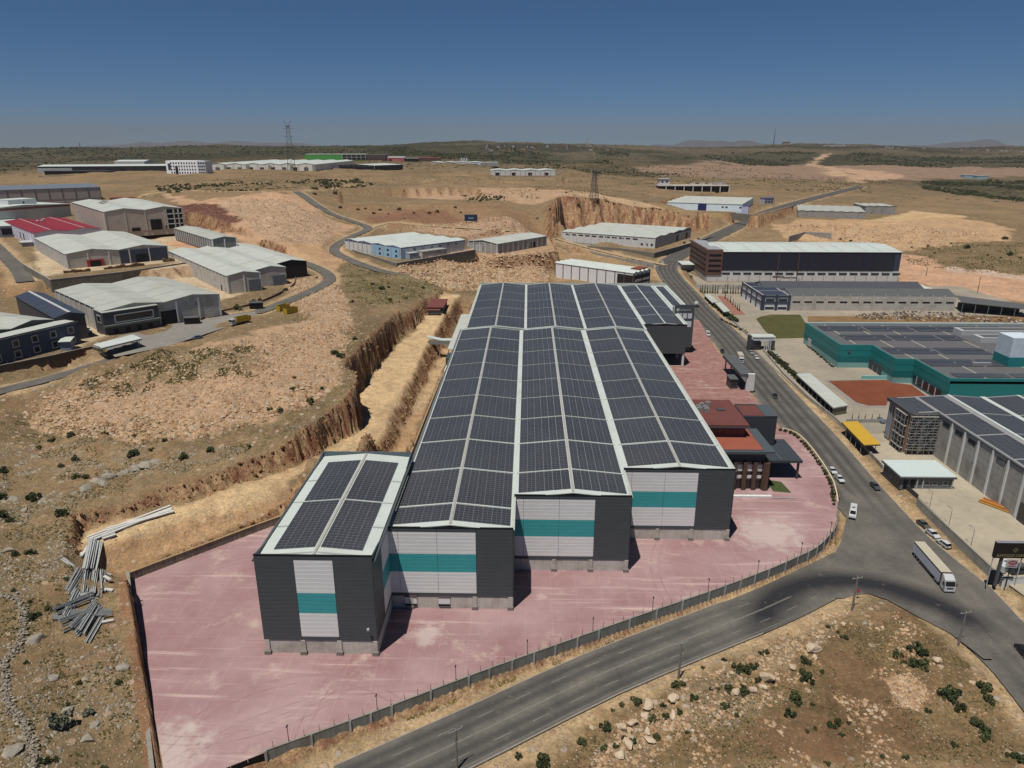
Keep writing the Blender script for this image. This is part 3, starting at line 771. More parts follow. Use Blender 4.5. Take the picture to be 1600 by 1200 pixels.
def lot_material():
    m, nt, b = nmat('pink_concrete')
    p = wpos(nt)
    n1 = noise_node(nt, .035, 6, .6, p); n2 = noise_node(nt, .35, 5, .65, p); n3 = noise_node(nt, 3.0, 4, .6, p)
    col = mixc(nt, ramp(nt, n1.outputs[0], [(.38, 0.), (.64, 1.)]).outputs[0], alb(156, 119, 120), alb(180, 150, 149))
    # redder, damper paving towards the gate
    sp = nt.nodes.new('ShaderNodeSeparateXYZ'); nt.links.new(p, sp.inputs[0])
    col = mixc(nt, ramp(nt, mth(nt, 'MULTIPLY', sp.outputs[1], .002), [(.44, 0.), (.56, 1.)]).outputs[0], col, mixc(nt, ramp(nt, n2.outputs[0], [(.4, 0.), (.6, 1.)]).outputs[0], alb(150, 108, 102), alb(162, 124, 116)))
    col = mixc(nt, 1.0, col, ramp(nt, n2.outputs[0], [(.3, .92), (.7, 1.06)]).outputs[0], 'MULTIPLY')
    col = mixc(nt, 1.0, col, ramp(nt, n3.outputs[0], [(.3, .94), (.7, 1.05)]).outputs[0], 'MULTIPLY')
    # pale sweeps of dust and slab joints
    mp = nt.nodes.new('ShaderNodeMapping'); mp.inputs['Rotation'].default_value = (0, 0, math.radians(62)); mp.inputs['Scale'].default_value = (.03, .55, 1)
    nt.links.new(p, mp.inputs[0])
    n4 = noise_node(nt, 1.0, 5, .62, mp.outputs[0])
    col = mixc(nt, ramp(nt, n4.outputs[0], [(.56, 0.), (.72, .7)]).outputs[0], col, alb(216, 190, 182))
    n5 = noise_node(nt, .11, 6, .7, p)
    col = mixc(nt, ramp(nt, n5.outputs[0], [(.57, 0.), (.72, .75)]).outputs[0], col, alb(206, 184, 170))
    v = nt.nodes.new('ShaderNodeTexBrick'); v.offset = 0; v.inputs['Scale'].default_value = 1.0
    v.inputs['Brick Width'].default_value = 6.0; v.inputs['Row Height'].default_value = 6.0; v.inputs['Mortar Size'].default_value = .05; v.inputs['Mortar Smooth'].default_value = .3
    nt.links.new(p, v.inputs['Vector'])
    col = mixc(nt, mth(nt, 'MULTIPLY', v.outputs['Fac'], .22), col, alb(226, 200, 190))
    # worn pale patches: by the tall block, in the corner and before the right hand bay
    for cx, cy, rad in ((-21, 128, 4.5), (66, 172, 11), (-62, 96, 8), (40, 140, 5)):
        s2 = nt.nodes.new('ShaderNodeVectorMath'); s2.operation = 'DISTANCE'; nt.links.new(p, s2.inputs[0]); s2.inputs[1].default_value = (cx, cy, 0)
        e = mth(nt, 'ADD', mth(nt, 'DIVIDE', s2.outputs['Value'], rad), mth(nt, 'MULTIPLY', mth(nt, 'SUBTRACT', n2.outputs[0], .5), 2.4))
        col = mixc(nt, ramp(nt, e, [(.4, .5), (1.0, 0.)]).outputs[0], col, alb(216, 204, 194))
    n6 = noise_node(nt, .6, 6, .72, p)
    col = mixc(nt, ramp(nt, n6.outputs[0], [(.66, 0.), (.74, .5)]).outputs[0], col, alb(120, 92, 90))
    # tyre marks swept over the slab
    for cx, cy, rad in ((-20, 60, 52), (-60, 128, 30), (20, 100, 60), (70, 150, 38), (-40, 90, 24)):
        s2 = nt.nodes.new('ShaderNodeVectorMath'); s2.operation = 'DISTANCE'; nt.links.new(p, s2.inputs[0]); s2.inputs[1].default_value = (cx, cy, 0)
        dd = mth(nt, 'ABSOLUTE', mth(nt, 'SUBTRACT', mth(nt, 'ABSOLUTE', mth(nt, 'SUBTRACT', s2.outputs['Value'], rad)), .95))
        f = mth(nt, 'MULTIPLY', ramp(nt, dd, [(.05, 1.), (.3, 0.)]).outputs[0], ramp(nt, n2.outputs[0], [(.42, 0.), (.6, .5)]).outputs[0])
        col = mixc(nt, f, col, alb(140, 106, 102))
    nt.links.new(col, b.inputs['Base Color']); b.inputs['Roughness'].default_value = .8; b.inputs['Specular IOR Level'].default_value = .2
    return m
poly_sheet('factory_yard_paving', LOT, 0.0, lot_material(), kind='structure', label='pink concrete paving round the solar roofed factory')
def yard_material(name, c1, c2, stain):
    m, nt, b = nmat(name)
    p = wpos(nt)
    n1 = noise_node(nt, .05, 6, .62, p); n2 = noise_node(nt, .5, 5, .65, p); n3 = noise_node(nt, .16, 6, .7, p)
    col = mixc(nt, ramp(nt, n1.outputs[0], [(.36, 0.), (.64, 1.)]).outputs[0], alb(*c1), alb(*c2))
    col = mixc(nt, 1.0, col, ramp(nt, n2.outputs[0], [(.3, .9), (.7, 1.08)]).outputs[0], 'MULTIPLY')
    col = mixc(nt, ramp(nt, n3.outputs[0], [(.56, 0.), (.74, .6)]).outputs[0], col, alb(*stain))
    nt.links.new(col, b.inputs['Base Color']); b.inputs['Roughness'].default_value = .9; b.inputs['Specular IOR Level'].default_value = .1
    return m
M_YARD1 = yard_material('beige_concrete', (172, 160, 142), (152, 144, 130), (138, 126, 110))
M_YARD2 = yard_material('pale_concrete', (188, 176, 154), (170, 160, 142), (146, 132, 112))
M_YARD3 = yard_material('grey_concrete', (168, 158, 142), (148, 142, 132), (184, 162, 130))
poly_sheet('concrete_yard', YARDS[0][1], YARDS[0][2], M_YARD1, kind='structure', label='beige concrete yard of the teal factory')
poly_sheet('concrete_yard', YARDS[1][1], YARDS[1][2], M_YARD2, kind='structure', label='pale dusty concrete yard inside the street wall on the right')

z = YARDS[0][2] + .02
poly_sheet('lawn', Gs([(1181,498),(1190,494),(1205,491.5),(1250,491.5),(1259,505),(1262,514),(1256,528),(1212,529),(1196,518)], z), z, mat('cut_grass', (84, 84, 46), .95, .22, .12, dirt=(112, 92, 52)), kind='structure', label='green lawn left of the teal factory')
poly_sheet('earth_plot', Gs([(1292,594),(1340,593),(1385,592.5),(1397,597),(1424,600),(1452,621),(1388,625),(1384,634.5),(1356,634.5),(1337,629)], z), z + .02, mat('red_brown_earth', (128, 72, 50), .95, .16, .15), kind='structure', label='red brown bare earth plot before the teal factory')
ED = Gs([(1287,593),(1340,591.5),(1385,590.5),(1401,595),(1428,597.5),(1461,621),(1452,622),(1424,601.3),(1397,598.2),(1385,593.7),(1340,594.2),(1294,595.2),(1338,629),(1357,634),(1384,634),(1384,637.5),(1355,637.5),(1333,632)], z)
poly_sheet('path_kerb', ED, z + .035, M_KERB, kind='structure', label='pale concrete edging round the red earth plot')
poly_sheet('dry_grass_strip', Gs([(1262,494),(1600,494),(1640,500),(1640,503),(1262,503)], z), z, mat('dry_grass', (142, 112, 74), .95, .25, .1, dirt=(96, 86, 76)), kind='structure', label='dry grass strip behind the teal factory')
poly_sheet('paved_path', Gs([(1120,462),(1133,463),(1166,492),(1146,492)], z), z, mat('brick_path', (158, 112, 96), .9, .15, .3), kind='structure', label='reddish paved path beside the parking canopies')

poly_sheet('asphalt_yard', Gs([(150,533),(205,516),(240,509),(300,503),(345,494),(398,487),(404,494),(372,505),(318,523),(262,541),(228,548),(180,558)], 24.8), 24.86, yard_material('grey_asphalt_yard', (150, 146, 138), (132, 128, 122), (176, 160, 132)), kind='structure', label='grey paved forecourt of the two-bay warehouse')
# ------------------------------------------------------------------ mesh builder
class MB:
    def __init__(s):
        s.v = []; s.f = []; s.m = []
    def quad(s, a, b, c, d, mi=0):
        n = len(s.v); s.v += [a, b, c, d]; s.f.append((n, n + 1, n + 2, n + 3)); s.m.append(mi); return s
    def poly(s, pts, mi=0):
        n = len(s.v); s.v += list(pts); s.f.append(tuple(range(n, n + len(pts)))); s.m.append(mi); return s
    def hexa(s, p, mi=0):
        """8 corners: bottom 0-3 anticlockwise, top 4-7"""
        n = len(s.v); s.v += list(p)
        for f in ((3, 2, 1, 0), (4, 5, 6, 7), (0, 1, 5, 4), (1, 2, 6, 5), (2, 3, 7, 6), (3, 0, 4, 7)):
            s.f.append(tuple(n + k for k in f)); s.m.append(mi)
        return s
    def box(s, x0, x1, y0, y1, z0, z1, mi=0):
        return s.hexa([(x0, y0, z0), (x1, y0, z0), (x1, y1, z0), (x0, y1, z0), (x0, y0, z1), (x1, y0, z1), (x1, y1, z1), (x0, y1, z1)], mi)
    def prism(s, pts, z0, z1, mi=0):
        n = len(s.v); k = len(pts)
        a = sum(pts[i][0] * pts[(i + 1) % k][1] - pts[(i + 1) % k][0] * pts[i][1] for i in range(k))
        if a < 0: pts = pts[::-1]
        s.v += [(x, y, z0) for x, y in pts] + [(x, y, z1) for x, y in pts]
        s.f.append(tuple(range(n + k - 1, n - 1, -1))); s.m.append(mi)
        s.f.append(tuple(range(n + k, n + 2 * k))); s.m.append(mi)
        for i in range(k):
            j = (i + 1) % k
            s.f.append((n + i, n + j, n + k + j, n + k + i)); s.m.append(mi)
        return s
    def tube(s, a, b, r0, r1=None, n=6, mi=0, cap=True):
        r1 = r0 if r1 is None else r1
        a = Vector(a); b = Vector(b); d = (b - a).normalized()
        u = d.cross(Vector((0, 0, 1)) if abs(d.z) < .9 else Vector((1, 0, 0))).normalized(); w = d.cross(u)
        k = len(s.v)
        for c, r in ((a, r0), (b, r1)):
            for i in range(n):
                t = 2 * math.pi * i / n
                s.v.append(tuple(c + u * (r * math.cos(t)) + w * (r * math.sin(t))))
        for i in range(n):
            j = (i + 1) % n
            s.f.append((k + i, k + j, k + n + j, k + n + i)[::-1]); s.m.append(mi)
        if cap:
            s.f.append(tuple(range(k, k + n))); s.m.append(mi)
            s.f.append(tuple(range(k + 2 * n - 1, k + n - 1, -1))); s.m.append(mi)
        return s
    def beam(s, a, b, w, h, mi=0):
        a = Vector(a); b = Vector(b); d = (b - a).normalized()
        u = d.cross(Vector((0, 0, 1)) if abs(d.z) < .95 else Vector((0, 1, 0))).normalized(); t = u.cross(d)
        u = u * w / 2; t = t * h / 2
        return s.hexa([tuple(q) for q in (a - u - t, a + u - t, b + u - t, b - u - t, a - u + t, a + u + t, b + u + t, b - u + t)], mi)
    def mesh(s, name, *mats, smooth=False):
        me = bpy.data.meshes.new(name); me.from_pydata(s.v, [], s.f)
        for m in mats: me.materials.append(m)
        if len(mats) > 1: me.polygons.foreach_set('material_index', s.m)
        if smooth: me.polygons.foreach_set('use_smooth', [True] * len(me.polygons))
        me.update(); return me
    def obj(s, name, m, parent=None, loc=None, **props):
        ms = m if isinstance(m, (list, tuple)) else (m,)
        o = new_obj(name, s.mesh(name, *ms), parent, **props)
        if loc is not None: o.location = loc
        return o
def part(name, me, parent, loc=(0, 0, 0), rz=0.0, rot=None, **props):
    o = new_obj(name, me, parent, **props); o.location = loc
    o.rotation_euler = rot if rot is not None else (0, 0, rz)
    return o
def thing(name, label, cat, loc=(0, 0, 0), rz=0.0, group=None, me=None):
    o = new_obj(name, me); o.location = loc; o.rotation_euler = (0, 0, rz)
    o['label'] = label; o['category'] = cat
    if group: o['group'] = group
    return o
def boxp(name, parent, m, x0, x1, y0, y1, z0, z1, **props):
    return MB().box(x0, x1, y0, y1, z0, z1).obj(name, m, parent, **props)
def tree_copy(o, parent=None):
    c = o.copy(); COL.objects.link(c)
    if parent is not None: c.parent = parent
    for ch in list(o.children): tree_copy(ch, c)
    return c

# ------------------------------------------------------------------ shared materials
M_WHITE = mat('white_roof_sheet', (206, 214, 208), .55, .06, .25, dirt=(186, 186, 172), spec=.3)
M_WHITE2 = mat('pale_roof_sheet', (196, 200, 192), .6, .08, .2, dirt=(176, 174, 160), spec=.3)
M_WHITE3 = mat('old_roof_sheet', (184, 186, 178), .65, .1, .15, dirt=(160, 156, 140), spec=.25)
M_DARK = mat('anthracite_cladding', (60, 64, 66), .5, .07, .5, spec=.3)
M_LIGHT = mat('light_grey_cladding', (182, 182, 180), .55, .04, .4, spec=.3)
M_TEAL = mat('teal_cladding', (50, 128, 130), .5, .05, .4, spec=.3)
M_CONC = mat('precast_concrete', (158, 153, 145), .9, .10, .5, dirt=(140, 130, 116), streak=.14)
M_CONC2 = mat('grey_block_wall', (132, 130, 126), .9, .10, .5, dirt=(112, 106, 98), streak=.2)
M_CONC3 = mat('light_concrete_panel', (172, 172, 170), .85, .07, .4, streak=.08)
M_CONCD = mat('dark_stone_masonry', (92, 86, 78), .95, .2, .6, dirt=(70, 64, 58), bump=.5)
M_GUT = mat('zinc_trim', (112, 116, 116), .5, .1, 1.0)
M_BLACK = mat('black_opening', (26, 26, 28), .6, .1, 1.0)  # black paint; on open doors, bays and sheds it stands for shade
M_GLASS = mat('dark_window_glass', (36, 42, 50), .12, .1, .6, spec=.6)
M_NAVY = mat('navy_cladding', (48, 52, 66), .5, .07, .5, spec=.3)
M_STEEL = mat('galvanised_steel', (150, 152, 152), .45, .12, 1.5, spec=.4)
M_POST = mat('dark_post_paint', (60, 58, 56), .6, .15, 2.0)
M_FRAME = mat('white_window_frame', (196, 198, 198), .5, .05, 1.0)

def panel_material():
    """solar glass: fine cells printed on dark glass"""
    m, nt, b = nmat('solar_glass')
    p = objco(nt)
    w = wpos(nt)
    n1 = noise_node(nt, .05, 4, .55, w)
    col = mixc(nt, ramp(nt, n1.outputs[0], [(.35, 0.), (.65, 1.)]).outputs[0], (.036, .037, .042), (.048, .049, .054))
    nt.links.new(col, b.inputs['Base Color'])
    b.inputs['Roughness'].default_value = .34; b.inputs['Specular IOR Level'].default_value = .42
    return m
M_PV = panel_material()
M_PVF = mat('aluminium_frame', (134, 138, 143), .45, .08, 1.0, spec=.4)
PW, PL = 2.12, 1.05
def pv_mesh(w=PW, l=PL, fr=.038, t=.045):
    mb = MB()
    x, y = w / 2 - .012, l / 2 - .012
    xi, yi = x - fr, y - fr * .8
    for a, b2, c, d in (((-x, -y), (x, -y), (xi, -yi), (-xi, -yi)), ((x, -y), (x, y), (xi, yi), (xi, -yi)), ((x, y), (-x, y), (-xi, yi), (xi, yi)), ((-x, y), (-x, -y), (-xi, -yi), (-xi, yi))):
        mb.quad((*a, t), (*b2, t), (*c, t), (*d, t), 1)
    # two half panes with the bus bar between them
    for s in (-1, 1):
        u0, u1 = sorted((s * .014, s * xi))
        mb.quad((u0, -yi, t - .004), (u1, -yi, t - .004), (u1, yi, t - .004), (u0, yi, t - .004), 0)
    mb.quad((-.014, -yi, t - .003), (.014, -yi, t - .003), (.014, yi, t - .003), (-.014, yi, t - .003), 1)
    for a, b2 in (((-x, -y), (x, -y)), ((x, -y), (x, y)), ((x, y), (-x, y)), ((-x, y), (-x, -y))):
        mb.quad((*a, 0), (*b2, 0), (*b2, t), (*a, t), 1)
    return mb
PV_MB = pv_mesh()
PV_ME = PV_MB.mesh('solar_panel', M_PV, M_PVF)
def pv_field(root, places, n_single=300, cam_local=None):
    """places: (x, y, z, slope about local y). nearest ones are parts, the rest one part of kind stuff"""
    if cam_local is not None:
        places = sorted(places, key=lambda q: (q[0] - cam_local[0]) ** 2 + (q[1] - cam_local[1]) ** 2)
    for x, y, z, a in places[:n_single]:
        o = new_obj('solar_panel', PV_ME, root); o.location = (x, y, z); o.rotation_euler = (0, a, 0)
    rest = places[n_single:]
    if rest:
        bv = np.array(PV_MB.v); bf = PV_MB.f
        n = len(rest); Q = np.array(rest)
        ca, sa = np.cos(Q[:, 3])[:, None], np.sin(Q[:, 3])[:, None]
        X = bv[None, :, 0] * ca + bv[None, :, 2] * sa + Q[:, :1]
        Yy = bv[None, :, 1] + Q[:, 1:2]
        Z = -bv[None, :, 0] * sa + bv[None, :, 2] * ca + Q[:, 2:3]
        V = np.stack([np.broadcast_to(X, (n, len(bv))), np.broadcast_to(Yy, (n, len(bv))), Z], -1).reshape(-1, 3)
        F = (np.array(bf)[None] + (np.arange(n) * len(bv))[:, None, None]).reshape(-1, 4)
        me = mesh_np('solar_panel_field', V, F, [M_PV, M_PVF], mi=np.tile(PV_MB.m, n))
        new_obj('solar_panel_field', me, root, kind='stuff')

# ------------------------------------------------------------------ the solar roofed factory
Z0 = 0.0
def cladding(root, cols, z0, z1, kinds, axis, at, cache={}):
    """rows of horizontal cladding panels. cols: [(a0, a1, pattern)], kinds: row colours bottom to top"""
    n = len(kinds); dz = (z1 - z0) / n
    for a0, a1, pat in cols:
        for k in range(n):
            m = {'d': M_DARK, 'l': M_LIGHT, 't': M_TEAL}[kinds[k] if pat else 'd']
            key = (round(a1 - a0, 2), round(dz, 3), m.name, axis)
            if key not in cache:
                w = (a1 - a0) - .07; h = dz - .05
                mb = MB()
                if axis == 'y':        # faces -y
                    e = .05
                    mb.hexa([(0, 0, 0), (w, 0, 0), (w, .09, 0), (0, .09, 0), (0, -.0, h), (w, -.0, h), (w, .09, h), (0, .09, h)])
                    mb.box(0, w, -.02, 0, h * .46, h * .54)
                else:                  # faces +x or -x
                    mb.box(-.045, .045, 0, w, 0, h)
                cache[key] = mb.mesh('cladding_panel', m)
            loc = (a0 + .025, at, z0 + k * dz) if axis == 'y' else (at, a0 + .025, z0 + k * dz)
            part('cladding_panel', cache[key], root, loc)
def roof_pair(root, x0, x1, y0, y1, ze, rise, m=None, name='roof_slope', th=.18):
    """gable roof, ridge along y"""
    m = m or M_WHITE; xm = (x0 + x1) / 2
    for a, b, za, zb in ((x0, xm, ze, ze + rise), (xm, x1, ze + rise, ze)):
        MB().hexa([(a, y0, za - th), (b, y0, zb - th), (b, y1, zb - th), (a, y1, za - th), (a, y0, za), (b, y0, zb), (b, y1, zb), (a, y1, za)]).obj(name, m, root)
M_GRATE = mat('ridge_walkway_grating', (176, 176, 170), .7, .2, 3.0, dirt=(130, 130, 124))
M_SKY = mat('rooflight_sheet', (168, 172, 168), .4, .08, .8)
def bay_roof(root, x0, x1, y0, y1, ze, rise, joints, ncol, side=2.0, mid=.62, start=1.6, end=1.0, place=None):
    roof_pair(root, x0, x1, y0, y1, ze, rise)
    xm = (x0 + x1) / 2; a = math.atan2(rise, xm - x0)
    zr = lambda x: ze + rise * (1 - abs(x - xm) / (xm - x0))
    # ridge walkway
    mb = MB()
    mb.box(xm - .27, xm + .27, y0 + .4, y1 - .2, ze + rise + .02, ze + rise + .16)
    mb.obj('ridge_walkway', M_GRATE, root)
    for j in joints[1:-1]:
        for s in (-1, 1):
            mb = MB()
            xa, xb = xm + s * .5, (x0 + .1 if s < 0 else x1 - .1)
            mb.beam((xa, j, zr(xa) + .03), (xb, j, zr(xb) + .03), .16, .05); mb.obj('expansion_joint', M_GUT, root)
    half = (ncol * PW)
    for s in (-1, 1):
        for k in range(ncol):
            x = xm + s * (mid + PW * (k + .5))
            for ja, jb in zip(joints[:-1], joints[1:]):
                n = int((jb - ja - .65) / PL); yy = ja + (jb - ja - n * PL) / 2 + PL / 2
                for q in range(n):
                    place.append((x, yy + q * PL, zr(x) + .12, -a * -s if False else s * a))
def plinth(root, x0, x1, y, z1, cols, doors=()):
    boxp('plinth_wall', root, M_CONC, x0 + .12, x1 - .12, y + .12, y + .4, -.3, z1)
    cm = MB().box(-.45, .45, -.1, .3, 0, z1).mesh('plinth_column', M_CONC)
    fm = MB().hexa([(-.7, -.6, -.3), (.7, -.6, -.3), (.7, .4, -.3), (-.7, .4, -.3), (-.65, -.55, .8), (.65, -.55, .8), (.65, .4, .8), (-.65, .4, .8)]).mesh('footing', mat('footing_grey', (138, 130, 122), .9, .15, 1.0))
    for c in cols:
        part('plinth_column', cm, root, (c, y, 0)); part('footing', fm, root, (c, y, 0))
    for c in doors:
        d = boxp('dock_door', root, M_LIGHT, c - 1.3, c + 1.3, y - .03, y + .1, 1.15, z1 - .35)
        boxp('dock_bumper', d, M_BLACK, c - 1.35, c + 1.35, y - .22, y + .08, .75, 1.12)
        boxp('dock_hood', d, mat('brown_hood', (120, 98, 92), .7), c - 1.35, c + 1.35, y - .12, y + .1, z1 - .33, z1 + .05)
def camera_patch(root, x, y, z):
    pass

def build_factory():
    root = thing('factory', 'huge dark factory hall with stepped teal striped fronts and long solar covered ridged roofs', 'factory', (0, 0, 0))
    ZE, RISE = 20.1, 1.35
    bays = [(-30.4, -2.8, 137.0), (-2.8, 25.3, 152.8), (25.3, 54.2, 168.2)]
    ys = 316.4
    places = []
    full = [147.0, 166.0, 184.9, 204.0, 222.7, 241.4, 260.1, 278.8, 297.6, 315.6]
    wall = mat('anthracite_wall', (62, 65, 67), .6, .06, .4)
    for i, (x0, x1, yf) in enumerate(bays):
        boxp('hall_block', root, wall, x0 + .15, x1 - (.15 if i < 2 else .15), yf + .2, ys, -.3, ZE - .6)
        j = [yf + 1.7] + [q for q in full if q > yf + 6]
        bay_roof(root, x0 + .3, x1 - .3, yf + .15, ys, ZE, RISE, j, 6, mid=.42, place=places)
        # valley gutter between bays
        if i:
            boxp('valley_gutter', root, M_WHITE, x0 - .36, x0 + .36, yf + .2, ys, ZE - .1, ZE + .06)
        # front parapet and its cap
        boxp('parapet', root, wall, x0, x1, yf + .1, yf + .22, ZE - .7, ZE + .55)
        boxp('parapet_cap', root, M_BLACK, x0 - .08, x1 + .06, yf - .06, yf + .42, ZE + .55, ZE + .7)
        w = x1 - x0
        c = [x0, x0 + (2.2 if i else 2.2), x0 + (2.2 + 8.6), x0 + 2.2 + 17.2, x1]
        kinds = 'd' + 'llllll' + 'ttttt' + 'llllll' + 'd'
        cladding(root, [(c[0], c[1], 1), (c[1], c[2], 1), (c[2], c[3], 1), (c[3], c[4], 0)], 3.2, ZE + .5, kinds, 'y', yf)
        plinth(root, x0, x1, yf, 3.2, [c[1] + 4.6 - 2.4, c[3] - .5, x1 - .6] if i == 0 else [c[2] - 1, c[3] - .6, x1 - .5], [c[0] + 4.4, c[1] + 9.8] if i == 0 else ())
        # returns of the steps on the right
        cm = MB().box(-.05, .05, 0, .06, 3.2, ZE + .5).mesh('corner_trim', M_BLACK)
        part('corner_trim', cm, root, (x1 + .01, yf, 0))
    for x, ya, yb in ((-2.8, 137.0, 152.8), (25.3, 152.8, 168.2), (54.2, 168.2, 326)):
        L = yb - ya; n = max(2, int(L / 8.5))
        cladding(root, [(ya + L / n * k, ya + L / n * (k + 1), 0) for k in range(n)], 3.2, ZE + .1, 'd' * 19, 'x', x + .06) if L < 20 else boxp('side_wall', root, M_DARK, x - .1, x + .06, ya, yb, 3.2, ZE)
        boxp('plinth_wall', root, M_CONC, x - .3, x + .02, ya, yb, -.3, 3.2)
        boxp('eaves_gutter', root, M_WHITE2, x - .35, x + .35, ya + .5, yb, ZE - .15, ZE + .1)
    # left side
    boxp('side_wall', root, M_DARK, -30.5, -30.25, 137, ys, 3.2, ZE)
    boxp('eaves_gutter', root, M_GUT, -30.8, -30.1, 137.3, ys, ZE - .15, ZE + .08)
    # the northern part, one step higher, four bays wide
    zb = ZE + .35; yb = 425.5
    nb = [(-28.4, -.8), (-.8, 26.6), (26.6, 54.3)]
    fj = [317.4, 337.5, 357.5, 377.5, 397.5, 417.5, 424.9]
    for i, (x0, x1) in enumerate(nb):
        boxp('hall_block', root, wall, x0 + .1, x1 - .1, ys + .02, yb, -.3, zb - .5)
        boxp('step_flashing', root, M_WHITE, x0, x1, ys - .25, ys + .25, zb - .75, zb + .05) if False else None
        xm = (x0 + x1) / 2
        for s in (-1, 1):
            MB().beam((xm, ys + .1, zb + RISE + .02), (x0 if s < 0 else x1, ys + .1, zb + .02), .5, .5).obj('step_flashing', M_WHITE, root)
        bay_roof(root, x0 + .3, x1 - .3, ys + .1, yb, zb, RISE, fj, 6, mid=.4, place=places)
        boxp('valley_gutter', root, M_WHITE, x1 - .36, x1 + .36, ys + .3, yb, zb - .1, zb + .06)
    boxp('parapet', root, M_WHITE2, -28.6, 83.3, yb, yb + .4, zb - 2, zb + 1.3)
    boxp('eaves_gutter', root, M_WHITE2, -29.0, -28.0, ys, yb, zb - .4, zb + .1)
    # raised annex over the loading bay
    x0, x1, ya, ym = 54.4, 75.0, 326.4, 350.0
    zt = zb + .1
    boxp('annex_box', root, M_DARK, x0, x1, ya, ym, 6.4, zt - .5)
    boxp('annex_box', root, M_DARK, x0, 83.2, ym + .05, yb - .1, 6.4, zt - .5)
    boxp('annex_wall', root, M_DARK, 74.4, 83.2, 352, yb - .1, -.3, 6.4)
    boxp('loading_back_wall', root, M_BLACK, 55, 74, 344, 344.4, -.2, 6.4)
    pm = MB().box(-.5, .5, -.5, .5, -.2, 6.4).mesh('pillar', M_CONC3)
    for x, y in ((58, 327.2), (74.3, 327.2), (66, 336), (74.3, 340), (58, 336)):
        part('pillar', pm, root, (x, y, 0))
    for xa, xb, y0, y1, nc in ((54.5, 74.7, ya + .1, yb - .2, 4),):
        roof_pair(root, xa, xb, y0, y1, zt - .3, .9)
        xm = (xa + xb) / 2
        for s in (-1, 1):
            for k in range(nc):
                x = xm + s * (.35 + PW * (k + .5)); z = zt - .3 + .9 * (1 - abs(x - xm) / (xm - xa)) + .12
                n = int((y1 - y0 - 1.5) / PL)
                for q in range(n):
                    if q % 18 == 17: continue
                    places.append((x, y0 + 1 + q * PL, z, s * math.atan2(.9, xm - xa)))
    roof_pair(root, 75.2, 83.0, 350.4, yb - .2, zt - .3, .25)
    for k in range(2):
        for q in range(66):
            places.append((77.4 + k * 2.2, 352.5 + q * PL, zt + .12, 0))
    boxp('valley_gutter', root, M_WHITE, 74.7, 75.3, ya, yb, zt - .3, zt + .12)
    boxp('parapet', root, M_WHITE, 81.9, 83.3, 350.4, yb - .5, zt - .3, zt + .3)
    boxp('parapet_cap', root, M_BLACK, x0, x1, ya - .06, ya + .3, zt - .5, zt + .1)
    # lettered screen wall above the annex
    s = boxp('sign_wall', root, M_DARK, 73.6, 83.4, 349.9, 350.35, 3.0, 25.0)
    boxp('sign_fin', s, M_WHITE2, 73.2, 73.6, 350.3, 353.5, 20.2, 24.0)
    wm = MB().box(-1.0, 1.0, -.05, .05, -1.3, 1.3).mesh('window', mat('pale_blind', (168, 172, 176), .4, .1, 1))
    for k in range(3): part('window', wm, s, (76.3 + k * 2.5, 349.85, 19.3))
    boxp('window', s, mat('pale_blind', (168, 172, 176)), 76.2, 82.3, 349.8, 349.88, 13.6, 16.6)
    text('sign_lettering', 'empera', s, (76.2, 349.82, 21.9), 1.75, M_FRAME, align='LEFT')
    MB().tube((75.2, 349.9, 22.4), (75.2, 349.75, 22.4), .75, n=14).obj('sign_emblem', M_FRAME, s)
    pv_field(root, places, 300, (0, 0))
    # attachments on the uphill side
    a = boxp('side_annex', root, mat('louvre_grey', (70, 80, 84), .6), -35.0, -30.6, 292, 301, -.2, 13.5)
    for k in range(7): boxp('louvre', a, M_GUT, -34.6, -31.0, 291.86, 291.98, 6.8 + k * .9, 7.3 + k * .9)
    b = boxp('side_annex', root, M_LIGHT, -34.8, -30.6, 283.5, 291.8, -.2, 10.5)
    boxp('teal_band', b, M_TEAL, -34.9, -30.58, 283.3, 283.55, 3.0, 7.0)
    boxp('side_canopy', root, M_WHITE2, -35.4, -29.2, 303, 372, 14.2, 14.5)
    pm2 = MB().box(-.15, .15, -.15, .15, 0, 14.2).mesh('canopy_post', M_STEEL)
    for y in (304, 320, 336, 352, 370): part('canopy_post', pm2, root, (-35, y, 0))
    return root

def text(name, s, parent, loc, size, m, rot=(math.pi / 2, 0, 0), align='CENTER', ext=.03, scale=None):
    cu = bpy.data.curves.new(name, 'FONT'); cu.body = s; cu.size = size; cu.extrude = ext; cu.align_x = align; cu.resolution_u = 2
    tmp = bpy.data.objects.new('tmp', cu); COL.objects.link(tmp)
    bpy.context.view_layer.update()
    me = bpy.data.meshes.new_from_object(tmp.evaluated_get(bpy.context.evaluated_depsgraph_get()))
    bpy.data.objects.remove(tmp); bpy.data.curves.remove(cu)
    me.name = name; me.materials.clear(); me.materials.append(m)
    o = new_obj(name, me, parent); o.location = loc; o.rotation_euler = rot
    if scale: o.scale = scale
    return o

